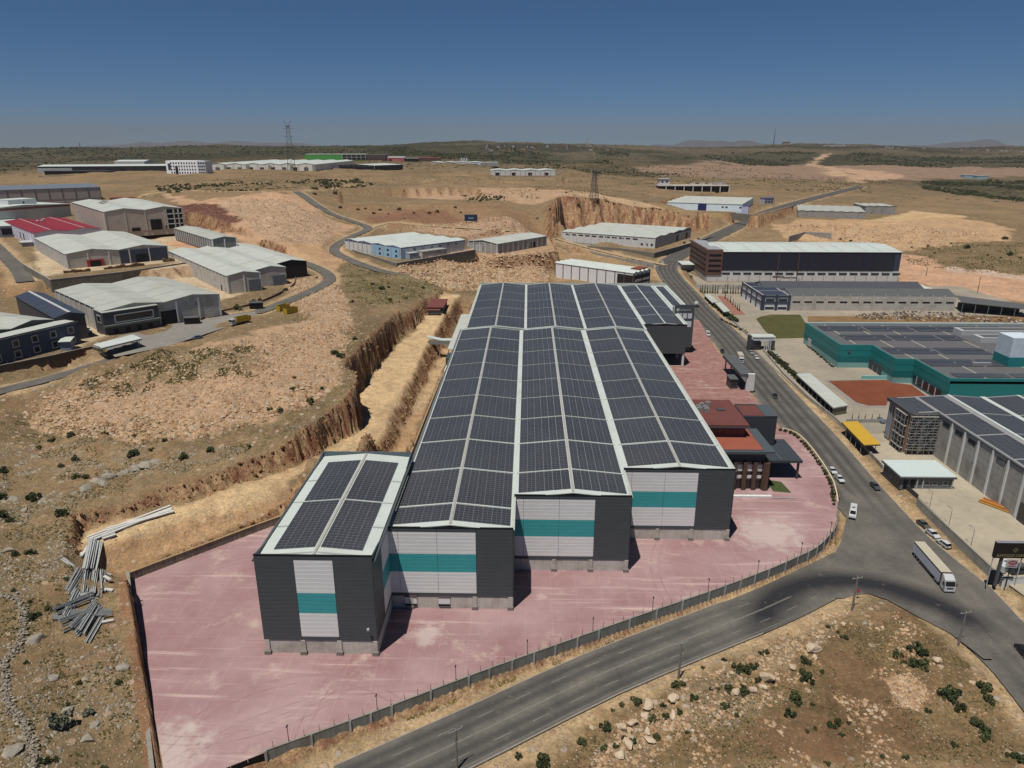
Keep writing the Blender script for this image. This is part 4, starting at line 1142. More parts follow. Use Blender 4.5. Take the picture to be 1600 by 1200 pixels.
def build_block():
    """the tall separate block in front"""
    X0, X1, Yf, Yb = -53.9, -30.35, 121.2, 171.5
    root = thing('warehouse_block', 'tall dark block nearest the camera with one white and teal strip down its front', 'warehouse', (0, 0, 0))
    ZE, RISE, ZP = 22.0, 1.0, 23.3
    wall = MATS['anthracite_wall']
    boxp('hall_block', root, wall, X0 + .15, X1 - .15, Yf + .2, Yb - .2, -.3, ZE - .5)
    places = []
    bay_roof(root, X0 + .2, X1 - .2, Yf + .3, Yb - .3, ZE, RISE, [Yf + 3.4, 145.4, 167.3], 4, mid=.6, place=places)
    xm = (X0 + X1) / 2; zr = lambda x: ZE + RISE * (1 - abs(x - xm) / (xm - X0))
    for y in (Yf + 1.9, 134.5, 156.5):
        for s in (-1, 1):
            xe = X0 + .3 if s < 0 else X1 - .3
            xi = xm + s * .5 if y < Yf + 3 else xe - s * 2.2
            MB().beam((xi, y, zr(xi) + .02), (xe, y, zr(xe) + .02), .55, .04).obj('rooflight_strip', M_SKY, root)
    pv_field(root, places, 300, (0, 0))
    boxp('parapet', root, wall, X0, X1, Yf + .1, Yf + .25, ZE - .6, ZP)
    boxp('parapet_cap', root, M_BLACK, X0 - .06, X1 + .06, Yf - .06, Yf + .4, ZP, ZP + .12)
    boxp('parapet', root, mat('blue_grey_trim', (104, 118, 124), .5, .06, .6), X0, X1, Yb - .25, Yb, ZE - .6, ZP + .1)
    for x in (X0, X1):
        s = 1 if x == X0 else -1
        for ya, yb in ((Yf + .25, Yf + 7.0), (Yb - 8, Yb - .25)):
            w = MB(); t = .18
            top = (ZP, ZP - .9) if ya < 140 else (ZP - .9, ZP)
            xa, xb = sorted((x, x + s * t))
            w.hexa([(xa, ya, ZE - .6), (xb, ya, ZE - .6), (xb, yb, ZE - .6), (xa, yb, ZE - .6), (xa, ya, top[0]), (xb, ya, top[0]), (xb, yb, top[1]), (xa, yb, top[1])])
            w.obj('side_parapet', MATS['blue_grey_trim'], root)
        boxp('eaves_gutter', root, M_DARK, min(x, x - s * .5), max(x, x - s * .5), Yf + .3, Yb - .3, ZE - .35, ZE + .02)
    kinds = 'd' + 'l' * 6 + 't' * 5 + 'l' * 8 + 'd'
    c = [X0, X0 + 7.9, X0 + 15.7, X1]
    cladding(root, [(c[0], c[1], 0), (c[1], c[2], 1), (c[2], c[3], 0)], 3.3, ZP - .05, kinds, 'y', Yf)
    cladding(root, [(Yf + .05, Yf + 8.0, 0), (Yf + 8, Yf + 15.6, 1), (Yf + 15.6, Yf + 24, 1)], 3.3, ZE, 'd' + 'l' * 6 + 't' * 5 + 'l' * 8, 'x', X1 + .06)
    boxp('side_wall', root, M_DARK, X0 - .05, X0 + .16, Yf + .1, Yb, 3.3, ZE - .3)
    boxp('plinth_wall', root, M_CONC, X0 + .1, X0 + .4, Yf + .4, Yb, -.3, 3.3); boxp('plinth_wall', root, M_CONC, X1 - .4, X1, Yf + .4, Yb, -.3, 3.3)
    plinth(root, X0, X1, Yf, 3.3, [X0 + .6, c[1] + .2, c[2] - .1, X1 - .5])
    # flood light on a bracket
    f = MB().tube((X1 - 1.6, Yf - .05, 6.6), (X1 - 1.6, Yf - .7, 6.7), .05); f.box(X1 - 1.85, X1 - 1.35, Yf - .95, Yf - .65, 6.5, 6.95)
    f.obj('flood_light', M_FRAME, root)
    return root
build_factory(); build_block()
# ------------------------------------------------------------------ the other buildings
M_RED = mat('red_roof_sheet', (146, 44, 56), .55, .1, .3, spec=.3)
M_BROWN = mat('brown_band', (112, 72, 66), .6, .1, .4)
M_BLUEP = mat('blue_roof_sheet', (168, 196, 206), .5, .06, .3)
M_BLUE = mat('blue_band', (56, 66, 122), .5, .08, .4)
M_SKYB = mat('light_blue_cladding', (120, 156, 178), .5, .1, .4)
M_GREEN = mat('green_cladding', (70, 132, 62), .55, .08, .4)
M_PINK = mat('pink_cladding', (176, 128, 126), .6, .08, .4)
M_REDB = mat('red_stripe', (158, 58, 60), .6, .08, .4)
M_PVR = mat('solar_covered_sheet', (66, 70, 82), .35, .12, .5, spec=.5)
M_GREYR = mat('dark_grey_roof', (98, 100, 100), .6, .1, .3)
M_JOINT = mat('roof_lap_line', (150, 150, 142), .7, .15, 1.0)
M_OFF = mat('charcoal_office', (58, 58, 60), .6, .08, .5)
FACE_CACHE = {}
def frame_of(O, A, B, z, yaw=None, Ly=None):
    """near corner, the two wall lengths and the turn of a rectangular building from its eaves corners"""
    o = np.array(G(*O, z))
    if yaw is not None:                     # known direction of the front: run it until it meets the bearing of A
        e = np.array([math.cos(math.radians(yaw)), math.sin(math.radians(yaw))]); d = np.array(ray(*A)[:2])
        t = np.linalg.solve(np.array([[e[0], -d[0]], [e[1], -d[1]]]), -o)
        return o, float(t[0]), Ly, math.radians(yaw)
    va = np.array(G(*A, z)) - o; La = float(np.linalg.norm(va)); ta = math.atan2(va[1], va[0])
    if B is None: return o, La, Ly, ta
    vb = np.array(G(*B, z)) - o; Lb = float(np.linalg.norm(vb)); tb = math.atan2(vb[1], vb[0])
    err = tb - ta - math.pi / 2; err = (err + math.pi) % (2 * math.pi) - math.pi
    return o, La, (Ly or Lb), ta + err * Lb / (La + Lb)
def wall_face(root, L, h, bay, m, axis, pil=None, rows=0, name='wall_panel', z0=0.0):
    n = max(1, round(L / bay)); w = L / n
    key = (round(w, 2), round(h, 2), m.name, axis, rows)
    if key not in FACE_CACHE:
        mb = MB(); k = max(1, rows); g = .16
        for r in range(k):
            za, zb = h * r / k + (.04 if r else 0), h * (r + 1) / k - (.04 if rows else .0)
            if axis == 'x': mb.box(g, w - g, 0, .12, za, zb)
            else: mb.box(0, .12, g, w - g, za, zb)
        FACE_CACHE[key] = mb.mesh(name, m)
    for i in range(n):
        part(name, FACE_CACHE[key], root, (i * w, 0, z0) if axis == 'x' else (0, i * w, z0))
    if pil is not None:
        key = (round(h, 2), pil.name, axis, 'p')
        if key not in FACE_CACHE:
            FACE_CACHE[key] = (MB().box(-.3, .3, -.32, .13, 0, h) if axis == 'x' else MB().box(-.32, .13, -.3, .3, 0, h)).mesh('pilaster', pil)
        for i in range(n + 1):
            q = min(max(i * w, .22), L - .22)
            part('pilaster', FACE_CACHE[key], root, (q, 0, z0) if axis == 'x' else (0, q, z0))
def opening(root, face, pos, w, h, m, z0=0.0, name='door', frame=None, depth=.05, at=0.0, fw=.14):
    e = at
    if face == 'x': o = boxp(name, root, m, pos - w / 2, pos + w / 2, e - depth, e + .06, z0, z0 + h)
    else: o = boxp(name, root, m, e - depth, e + .06, pos - w / 2, pos + w / 2, z0, z0 + h)
    if frame is not None:
        mb = MB(); d = depth + .05
        for a0, a1, b0, b1 in ((-w / 2 - fw, w / 2 + fw, h, h + fw), (-w / 2 - fw, w / 2 + fw, -fw, 0), (-w / 2 - fw, -w / 2, 0, h), (w / 2, w / 2 + fw, 0, h)):
            if face == 'x': mb.box(pos + a0, pos + a1, e - d, e + .05, z0 + b0, z0 + b1)
            else: mb.box(e - d, e + .05, pos + a0, pos + a1, z0 + b0, z0 + b1)
        mb.obj('frame', frame, o)
    return o
def gables(root, x0, x1, y0, y1, ze, n, ridge, rise, m, over=.35, joints=0, jm=None, wall=None, th=.16, walkway=None):
    """n gable roofs side by side, ridges along x ('A') or y ('B')"""
    if ridge == 'B': lo, hi, a0, a1 = x0 - over, x1 + over, y0 - over, y1 + over
    else: lo, hi, a0, a1 = y0 - over, y1 + over, x0 - over, x1 + over
    w = (hi - lo) / n
    def pt(c, a, z): return (c, a, z) if ridge == 'B' else (a, c, z)
    for i in range(n):
        c0, c1 = lo + i * w, lo + (i + 1) * w; cm = (c0 + c1) / 2
        for ca, cb, za, zb in ((c0, cm, ze, ze + rise), (cm, c1, ze + rise, ze)):
            p = [pt(ca, a0, za - th), pt(cb, a0, zb - th), pt(cb, a1, zb - th), pt(ca, a1, za - th), pt(ca, a0, za), pt(cb, a0, zb), pt(cb, a1, zb), pt(ca, a1, za)]
            if ridge == 'A': p = [p[3], p[2], p[1], p[0], p[7], p[6], p[5], p[4]]
            o = MB().hexa(p).obj('roof_slope', m, root)
            for k in range(joints):
                a = a0 + (a1 - a0) * (k + .6 + .25 * ((i + k) % 2)) / (joints + .6)
                ca2, za2 = (ca + (cb - ca) * .04, za + (zb - za) * .04); cb2, zb2 = (cb - (cb - ca) * .04, zb - (zb - za) * .04)
                MB().beam(pt(ca2, a, za2 + .02), pt(cb2, a, zb2 + .02), .22, .05).obj('roof_lap', jm or M_JOINT, o)
        if wall is not None:
            for a in (a0 + over + .08, a1 - over - .08):
                q = [pt(c0 + over * .5, a, ze - .5), pt(c1 - over * .5, a, ze - .5), pt(c1 - over * .5, a, ze - th), pt(cm, a, ze + rise - th - .02), pt(c0 + over * .5, a, ze - th)]
                q2 = [((x, y + .1, z) if ridge == 'B' else (x + .1, y, z)) for x, y, z in q]
                mb = MB(); mb.poly(q[::-1]); mb.poly(q2)
                for k in range(5): mb.quad(q[k], q[(k + 1) % 5], q2[(k + 1) % 5], q2[k])
                mb.obj('gable', wall, root)
def shed(name, label, cat, O, A, B, zb, h, n=1, ridge='B', rise=1.3, wall=M_CONC, roof=M_WHITE2, bay=6.0, pil=M_CONC3, rows=0, doors=(), wins=(), joints=2, sideb=None, wallB=None, skirt=4.0, group=None, trim=None, over=.35, jm=None, panelsA=True, panelsB=True, yaw=None, depth=None):
    o, Lx, Ly, rz = frame_of(O, A, B, zb + h, yaw, depth)
    root = thing(name, label, cat, (o[0], o[1], zb), rz, group)
    wb = wallB or wall
    boxp('wall', root, wall, .14, Lx - .1, .14, Ly - .1, -skirt, h - .25)
    if panelsA: wall_face(root, Lx, h - .2, bay, wall, 'x', pil, rows)
    if panelsB: wall_face(root, Ly, h - .2, sideb or bay, wb, 'y', pil, rows)
    gables(root, 0, Lx, 0, Ly, h, n, ridge, rise, roof, joints=joints, wall=wall, over=over, jm=jm)
    if trim is not None:
        boxp('eaves_trim', root, trim, -.12, Lx + .1, -.12, .02, h - .9, h - .12); boxp('eaves_trim', root, trim, -.12, .02, .05, Ly, h - .9, h - .12)
    for d in doors:
        f, pos, w, hh, m = d[:5]
        L = Lx if f == 'x' else Ly
        opening(root, f, pos * L if abs(pos) <= 1 else pos, w, hh, m, d[5] if len(d) > 5 else 0, 'door', d[6] if len(d) > 6 else None, depth=.2)
    for d in wins:
        f, pos, w, hh, z0 = d[:5]
        L = Lx if f == 'x' else Ly
        opening(root, f, pos * L, w, hh, d[6] if len(d) > 6 else M_GLASS, z0, 'window', d[5] if len(d) > 5 else M_FRAME, depth=.2)
    return root, Lx, Ly
def block(root, m, x0, x1, y0, y1, z0, z1, name='wing', roof=None):
    o = boxp(name, root, m, x0, x1, y0, y1, z0, z1)
    if roof is not None: boxp('roof', o, roof, x0 - .15, x1 + .15, y0 - .15, y1 + .15, z1, z1 + .2)
    return o

def build_left():
    # two-bay grey warehouse with the dark office front
    r, Lx, Ly = shed('warehouse', 'light roofed two-bay warehouse with a charcoal office front beside the carport', 'warehouse', (160,486), (333,457), (107,451), 25, 10, 2, 'B', 1.7,
        wall=M_CONC, roof=M_WHITE3, bay=10.5, sideb=7, rows=7, joints=3, doors=[('x', .53, 7.0, 6.0, M_BLACK)])
    of = block(r, M_OFF, -1.2, Lx * .42, -3.2, 8, -.5, 9.7, 'office_front', M_WHITE3)
    g = opening(of, 'x', Lx * .22, Lx * .30, 2.7, M_GLASS, 5.2, 'window', M_FRAME, depth=.12, at=-3.2, fw=.35)
    opening(of, 'y', 2.0, 4, 2.6, M_GLASS, 5.2, 'window', M_FRAME, depth=.12, at=-1.2, fw=.3)
    boxp('canopy', of, mat('canopy_grey', (112, 116, 112), .7), -1.5, Lx * .42 + .3, -4.4, -3.25, 3.5, 4.4)
    for k in range(4): opening(of, 'x', 3 + k * 4.6, 2.2, 2.2, M_BLACK, .4, 'window', M_GUT, depth=.1, at=-3.2)
    # dark shed under solar panels
    r, Lx, Ly = shed('solar_shed', 'dark gabled shed with white ridge line between solar slopes', 'shed', (85,497), (129,489), (33,462), 25, 10, 1, 'B', 1.6,
        wall=M_OFF, roof=M_PVR, bay=5, pil=None, joints=6, jm=mat('pv_gap', (120, 122, 124)), doors=[('x', .45, 4, 5, M_BLACK)])
    boxp('ridge_strip', r, M_FRAME, Lx / 2 - .55, Lx / 2 + .55, -.3, Ly, 11.55, 11.72)
    # office and hall at the left edge
    r, Lx, Ly = shed('office_hall', 'charcoal two-storey office with framed windows before a pale hall at the left edge', 'office', (-58,530), (82,499), None, 25, 9.6, 2, 'B', 1.6,
        wall=M_OFF, roof=M_WHITE3, bay=8, pil=None, joints=2, depth=52)
    of = block(r, mat('slate_blue_cladding', (56, 62, 76), .6, .07, .5), -1, Lx + 3.6, -9.2, -.3, -.5, 8.6, 'office_front', M_WHITE2)
    boxp('parapet', of, M_OFF, -1, Lx + 3.6, -9.3, -9.0, 8.6, 9.2)
    for z in (1.0, 5.0):
        for k in range(6):
            opening(of, 'x', Lx + .2 - k * 7.2, 1.9, 2.1, M_GLASS, z, 'window', mat('stone_surround', (146, 142, 136), .8), depth=.1, at=-9.2, fw=.32)
    # little kiosk beside it
    p = hit(104, 548); k = thing('site_kiosk', 'small pale blue kiosk with a white lean-to roof between office and dark shed', 'kiosk', tuple(p), rz=math.radians(14))
    boxp('wall', k, mat('kiosk_blue', (142, 156, 176), .6), -1.8, 1.8, 0, 4, -.5, 3.6)
    MB().hexa([(-2.2, -.6, 3.6), (2.2, -.6, 3.6), (2.2, 4.4, 4.3), (-2.2, 4.4, 4.3), (-2.2, -.6, 3.8), (2.2, -.6, 3.8), (2.2, 4.4, 4.5), (-2.2, 4.4, 4.5)]).obj('roof', M_WHITE, k)
    # upper yard
    r, Lx, Ly = shed('warehouse', 'grey two-bay warehouse with red loading mouth and navy right bay, upper yard', 'warehouse', (102,397), (262,384), (52,372), 31, 8.8, 2, 'B', 1.9,
        wall=M_CONC, roof=M_WHITE2, bay=12, sideb=6, rows=4, joints=3)
    block(r, M_NAVY, Lx * .5 + .3, Lx + .05, -.3, 3, -.5, 8.0, 'navy_front')
    opening(r, 'x', Lx * .72, 7, 5, M_BLACK, 0, 'door', None, .5)
    d = opening(r, 'x', Lx * .26, 9, 4.2, mat('red_gate_frame', (138, 48, 50), .6), 0, 'loading_mouth', None, .45)
    boxp('door', d, M_BLACK, Lx * .26 - 2.9, Lx * .26 + 2.9, -.6, -.46, 0, 3.6)
    r, Lx, Ly = shed('workshop', 'red roofed workshop with white ridge seams on the left', 'workshop', (52,364), (153,356), (19,345), 33, 8.0, 2, 'B', 1.4, wall=mat('lilac_wall', (172, 170, 184), .8), roof=M_RED, bay=8, pil=M_CONC3, joints=0)
    for f in (.25, .75): boxp('ridge_seam', r, mat('pink_white_seam', (214, 190, 190), .6), Lx * f - .3, Lx * f + .3, -.2, Ly, 9.38, 9.5)
    for q in ((.36, .6), (.44, .62), (.52, .72)):
        MB().tube((Lx * q[0], Ly * q[1], 9.0), (Lx * q[0], Ly * q[1], 10.6), .7, n=10).tube((Lx * q[0], Ly * q[1], 10.6), (Lx * q[0], Ly * q[1], 11.0), 1.1, .3, n=10).obj('roof_vent', M_FRAME, r)
    for k in range(2): opening(r, 'y', .35 * Ly + k * 11, 4, 4.5, M_BLACK, 0, 'door', None, .2)
    r, Lx, Ly = shed('unfinished_hall', 'half finished grey concrete hall with an open storeyed corner and patched roof', 'hall', (162,331), (286,325), (109,316), 38, 15.5, 2, 'B', 2.0,
        wall=mat('raw_concrete', (150, 138, 128), .95, .1, .3, streak=.12), roof=M_WHITE2, bay=14, sideb=7, rows=2, joints=2, pil=M_CONC)
    block(r, M_BLACK, Lx * .77, Lx - .3, -.25, .5, .3, 14.8, 'shade_filled_bay')  # solid black block stands for the shade inside the open storeys
    for z in (3.6, 7.4, 11.2): boxp('floor_slab', r, M_CONC3, Lx * .77, Lx + .2, -.9, .2, z, z + .55)
    cm = MB().box(-.45, .45, -.8, -.2, 0, 15).mesh('column', M_CONC)
    for f in (.77, .87, .93, .99): part('column', cm, r, (Lx * f, -.2, 0))
    opening(r, 'x', Lx * .66 - 2, 8, 8, M_BLACK, 0, 'door', None, .5); opening(r, 'x', Lx * .36, 6, 2.5, M_BLACK, 0, 'door', None, .5)
    for k in range(3): opening(r, 'x', Lx * .72 + k * 6 - 4, 1.3, 2.8, M_BLACK, .2, 'window', None, .5)
    z = 15.6 + 1.0
    for q, s in (((.22, .2), M_BLUEP), ((.2, .55), mat('bare_purlins', (122, 124, 110), .9, .5, 2.0)), ((.3, .7), MATS['bare_purlins'])):
        MB().hexa([(Lx * (q[0] - .08), Ly * q[1] - 9, z - .7), (Lx * (q[0] + .04), Ly * q[1] - 9, z + .95), (Lx * (q[0] + .04), Ly * q[1] + 9, z + .95), (Lx * (q[0] - .08), Ly * q[1] + 9, z - .7)] +
                  [(Lx * (q[0] - .08), Ly * q[1] - 9, z - .55), (Lx * (q[0] + .04), Ly * q[1] - 9, z + 1.1), (Lx * (q[0] + .04), Ly * q[1] + 9, z + 1.1), (Lx * (q[0] - .08), Ly * q[1] + 9, z - .55)]).obj('roof_patch', s, r)
    r, Lx, Ly = shed('grey_hall', 'long grey hall with a brown band under its white roof and a white roof cabin', 'hall', (-40,329), (109,318.5), None, 38, 11.5, 1, 'B', 2.0, wall=mat('smooth_grey_wall', (150, 154, 150), .8, .05, .3), roof=M_WHITE, bay=14, pil=None, joints=0, trim=None, depth=58)
    boxp('brown_band', r, M_BROWN, -.1, Lx + .1, -.2, .05, 9.6, 11.3)
    cb = block(r, M_CONC3, Lx * .44, Lx * .74, Ly * .25, Ly * .6, 11.5, 17, 'roof_cabin', M_WHITE)
    opening(cb, 'x', Lx * .6, 1.6, 1.6, M_BLACK, 13.5, 'window', None, .1, at=Ly * .25)
    r, Lx, Ly = shed('long_factory', 'long grey hall with dark pilasters and a slate blue roof behind the retaining wall', 'factory', (-60,299), (154,280), None, 47, 11, 1, 'A', 2.6, wall=mat('taupe_panel', (138, 132, 128), .85, .06, .4), roof=mat('slate_roof', (116, 124, 134), .6, .1, .2), bay=12, pil=M_GREYR, joints=0, yaw=42, depth=80)
    o = G(20, 300, 50); k = thing('white_cabin', 'small white flat roofed building with two windows before the slate roofed hall', 'building', (o[0], o[1], 44), math.radians(8))
    boxp('wall', k, M_CONC3, -17, 17, 0, 12, -3, 10); boxp('roof', k, M_WHITE, -17.4, 17.4, -.4, 12.4, 10, 10.4)
    for x in (3, 11): opening(k, 'x', x, 3, 1.8, M_BLACK, 5.5, 'window', None, .1)
    r, Lx, Ly = shed('lean_shed', 'low grey shed with white roof and wide dark door left of the workshop', 'shed', (-70,357), (31,352), (-75,346), 33, 7, 1, 'A', 1.0, wall=mat('blue_grey_wall', (126, 134, 142), .8), roof=M_WHITE, bay=12, pil=None, joints=0, doors=[('x', .86, 14, 5, M_BLACK)])
    r, Lx, Ly = shed('storage_shed', 'narrow long shed with a pale roof and white piers along its dark side wall', 'shed', (331,374), (371,372), (264,357), 33, 8.2, 1, 'B', 1.4, wall=mat('dark_infill', (92, 92, 90), .9), roof=M_WHITE3, bay=9, sideb=5.2, joints=0)
    # stepped three-bay building
    r, Lx, Ly = shed('warehouse', 'pale roofed warehouse with three stepped fronts on the terrace by the road bend', 'warehouse', (354,431), (406,425.5), (264,392), 25, 9.6, 1, 'B', 1.6, wall=M_CONC, roof=M_WHITE2, bay=11, sideb=6.3, rows=6, joints=2)
    opening(r, 'x', Lx * .8, Lx * .36, 6.2, mat('grey_shutter', (118, 122, 128), .6), 0, 'shutter', None, .4)
    opening(r, 'y', 12, 2, 3, M_BLACK, 0, 'door', None, .2)
    for i, (off, w, wm) in enumerate(((9, 1.0, M_CONC), (24, 1.05, mat('black_unlit_bay', (44, 40, 40), .9)))):
        x0 = Lx * (1 + i) + .1; x1 = x0 + Lx * w
        boxp('wall', r, wm, x0, x1 - .1, off, Ly - .2, -3, 9.3)
        gables(r, x0, x1, off, Ly, 9.6, 1, 'B', 1.6, M_WHITE2, joints=2, wall=wm)
        if i == 0: opening(r, 'x', x0 + Lx * .75, Lx * .42, 5.5, MATS['grey_shutter'], 0, 'shutter', None, .3, at=off)

def build_centre():
    r, Lx, Ly = shed('factory', 'white roofed factory with dark blue fascia and light blue corner, walled terrace', 'factory', (626,387), (711,373), (557,372), 24, 8.2, 4, 'A', 1.0, wall=M_CONC3, roof=M_WHITE, bay=7, sideb=6, joints=1, trim=M_BLUE, pil=M_CONC)
    block(r, M_SKYB, -.3, 3, -.3, Ly * .5, -1, 7.6, 'blue_corner')
    for k in range(4): boxp('pilaster', r, M_FRAME, -.55, -.3, 1 + k * Ly * .14, 1.8 + k * Ly * .14, -.5, 7.6)
    for k in range(3):
        for z in (1.2, 4.6): opening(r, 'y', 5 + k * Ly * .14, 2.4, 1.4, M_GLASS, z, 'window', None, .1, at=-.3)
    block(r, M_CONC, Lx * .22, Lx * .6, -7, -.2, -1, 4.6, 'lean_to', M_CONC2); block(r, MATS['blue_grey_wall'], Lx * .06, Lx * .2, -5, -.2, -1, 4.2, 'lean_to', M_FRAME)
    for k in range(6): opening(r, 'x', Lx * (.2 + .13 * k), 2, 1.2, M_GLASS, 5.3, 'window', M_FRAME, .2)
    r, Lx, Ly = shed('grey_shed', 'grey gabled shed with two white doors on its left end right of the walled terrace', 'shed', (777,381), (852,368.5), (733.5,376), 19.3, 7.8, 1, 'A', 1.8, wall=M_CONC2, roof=M_WHITE2, bay=6.5, joints=3, doors=[('x', .72, 5, 4.5, M_BLACK)])
    for k in range(2): opening(r, 'y', Ly * .6 + k * 8.6 + 1, 8, 6.2, M_FRAME, 0, 'sliding_door', M_GUT, .2)
    r, Lx, Ly = shed('warehouse', 'broad white roofed warehouse with slit windows at the foot of the red quarry face', 'warehouse', (1023.8,371.7), (1091,356.5), (872.5,363), 8, 10, 4, 'B', 1.1, wall=M_CONC, wallB=M_CONC3, roof=M_WHITE2, bay=9, sideb=8, rows=0, joints=2)
    for k in range(11): opening(r, 'y', Ly * (.2 + .073 * k), 5, 1.0, M_BLACK, 7.2, 'window', None, .2)
    for k in range(3): opening(r, 'y', Ly * (.03 + .05 * k), 1.8, 1.6, M_GLASS, 2.6, 'window', M_GUT, .2)
    for f in (.6, .88): opening(r, 'x', Lx * f, 5, 6, M_BLACK, 0, 'door', M_GUT, .2)
    boxp('dark_cladding', r, M_OFF, Lx * .5, Lx, -.2, .1, 8.2, 9.9)
    r, Lx, Ly = shed('warehouse', 'white panelled warehouse with stepped roofs directly behind the solar factory', 'warehouse', (990.5,427), (1026,423), (860,412), 2, 11.5, 4, 'B', 1.1, wall=M_CONC3, wallB=mat('white_precast', (184, 184, 186), .8, .05, .3), roof=M_WHITE, bay=6, sideb=8.2, joints=1, pil=M_GREYR)
    of = block(r, mat('black_frame_office', (52, 46, 44), .7), -.2, Lx + .1, -.4, 14, -3, 9.6, 'office_corner', M_GREYR)
    for z in (1.6, 5.0):
        for k in range(2): opening(of, 'x', Lx * (.26 + .48 * k), Lx * .4, 1.6, M_FRAME, z, 'spandrel', None, .1, at=-.4)
    block(of, mat('rust_cabin', (136, 74, 58), .8), Lx * .45, Lx, 2, 9, 9.8, 13.2, 'roof_cabin')

def build_right():
    # dark five storey block and hall
    x0, x1, y0, y1, H = 139.6, 287.5, 556.0, 615.0, 24.0
    r = thing('carpet_mill', 'long navy mill with white ribbed roof and brown office end beside the road', 'factory', (x0, y0, -.6))
    L, D = x1 - x0, y1 - y0
    boxp('wall', r, M_CONC3, .2, L, .3, D, -3, 8.6)
    wall_face(r, L, 5.0, 8.2, M_CONC3, 'x', M_CONC)
    boxp('hall_block', r, M_NAVY, .2, L - .1, .2, D, 8.7, H - .8)
    pm = MB().box(0, 8.1, -.08, .1, 0, H - 9.6).mesh('cladding_panel', mat('midnight_cladding', (32, 34, 44), .5, .06, .4))
    n = int((L - 12) / 8.22)
    for k in range(n): part('cladding_panel', pm, r, (11.4 + k * 8.26, .12, 8.8))
    gm = MB().box(-.2, .2, -.3, -.05, 0, H - 9.6).mesh('brown_fin', mat('fin_brown', (66, 48, 46), .6))
    for k in range(n): part('brown_fin', gm, r, (11.3 + k * 8.26, .1, 8.8))
    wm = MB().box(-3.0, 3.0, -.12, .02, 0, 1.5).mesh('window', M_GLASS)
    for k in range(n + 1): part('window', wm, r, (15 + k * 8.2, 0, 5.6))
    gables(r, 6, L, 0, D, H - .8, 1, 'A', 2.4, M_WHITE, joints=9, jm=M_GREYR, wall=M_NAVY)
    of = boxp('office_end', r, mat('brown_cladding', (84, 62, 56), .6, .1, .4), -1, 11.2, -.6, D + .5, 5.5, H + .6)
    boxp('office_roof', of, mat('pale_slate', (160, 164, 168), .6), 0, 10.4, 1, D - 2, H + .6, H + .9)
    boxp('office_base', r, M_CONC2, -.6, 10.8, .1, D, -3, 5.5)
    for z in range(4):
        opening(of, 'x', 5.4, 9.6, 1.7, M_BLACK, 7.6 + z * 4, 'window', None, .1, at=-.6)
        for k in range(6): opening(of, 'y', 6 + k * 9.2, 7.4, 1.7, M_BLACK, 7.6 + z * 4, 'window', None, .1, at=-1)
    # pieces standing in front of it
    for (u, v, w, h2, m, lab, nm) in ((1215, 440, 9, 5, M_BLUE, 'blue tank house in front of the navy mill', 'tank_house'), (1231, 440, 12, 4, M_FRAME, 'flat white canopy shed in front of the navy mill', 'canopy'), (1287, 438, 15, 5.5, M_FRAME, 'white roofed open shed in front of the navy mill near its middle', 'canopy')):
        o = G(u, v, -.5); k = thing(nm, lab, 'shed', (o[0], o[1], -.5))
        boxp('wall', k, m if nm == 'tank_house' else M_BLACK, -w / 2 + .4, w / 2 - .4, .5, 6, -.5, h2 - .4); boxp('roof', k, M_FRAME, -w / 2, w / 2, -.6, 6.5, h2 - .4, h2)
    o = G(1240, 440, -.5); k = thing('filter_tower', 'dark steel filter tower with a bent duct in front of the navy mill', 'tower', (o[0], o[1], -.5))
    boxp('casing', k, M_OFF, -4, 4, 0, 4, 0, 9); MB().tube((-6, 2, 0), (-6, 2, 17), .7, n=10).tube((-6, 2, 17), (-2, 2, 15), .7, n=10).obj('duct', M_OFF, k)
    boxp('hopper', k, M_OFF, 1, 6, .5, 3.5, 9, 13)
    for u, v, hh, lab in ((1210, 441, 24, 'tall rusty flue in front of the navy mill, leftmost of the two'), (1241, 441, 24, 'tall rusty flue in front of the navy mill, right of the other')):
        o = G(u, v, -.5); k = thing('chimney_stack', lab, 'chimney', (o[0], o[1] - 4, -.5))
        MB().tube((0, 0, 0), (0, 0, hh), .38, .3, n=8).obj('flue', mat('rusty_brown', (104, 74, 62), .8), k)
        MB().tube((0, 0, hh * .5), (0, 0, hh * .5 + .3), .5, n=8).obj('collar', M_GUT, k)
    # navy framed office with the long grey hall
    r = thing('grey_hall', 'long grey panel hall with slit windows and navy framed office at its left end', 'factory', (150.6, 452.5, -.6))
    L = 273.2 - 150.6
    boxp('wall', r, M_CONC, 17.6, L, .15, 46, -2, 9.4)
    n = 14; w = (L - 18) / n
    pm = MB()
    for q in range(5): pm.box(.15, w - .15, -.08, .1, q * 1.9 + .02, q * 1.9 + 1.86)
    pme = pm.mesh('wall_panel', M_CONC); cme = MB().box(-.25, .25, -.35, .1, 0, 10.6).mesh('pilaster', M_CONC)
    wme = MB().box(-2.4, 2.4, -.16, .0, 0, 1.1).mesh('window', M_GLASS)
    for k in range(n):
        part('wall_panel', pme, r, (18 + k * w, 0, 0)); part('pilaster', cme, r, (18 + k * w, 0, 0)); part('window', wme, r, (18 + (k + .5) * w, 0, 5.2))
    gables(r, 17.8, L, .2, 23, 9.5, 1, 'A', 3.0, M_GREYR, over=.2, joints=0, wall=M_CONC)
    gables(r, 8, L - 8, 23.5, 45.8, 9.6, 1, 'A', 3.4, mat('dark_slate_roof', (84, 86, 92), .6, .12, .3), over=.2, joints=0, wall=M_CONC)
    of = boxp('office', r, mat('pale_render', (176, 180, 184), .7), 0, 17.4, -.2, 46, -2, 9.6)
    fr = MB()
    for x in (0, 8.2, 16.2): fr.box(x - .1, x + 1.6, -.55, -.15, -1, 10.2)
    for z in (4.6, 8.8): fr.box(0, 17.4, -.5, -.15, z, z + 1.3)
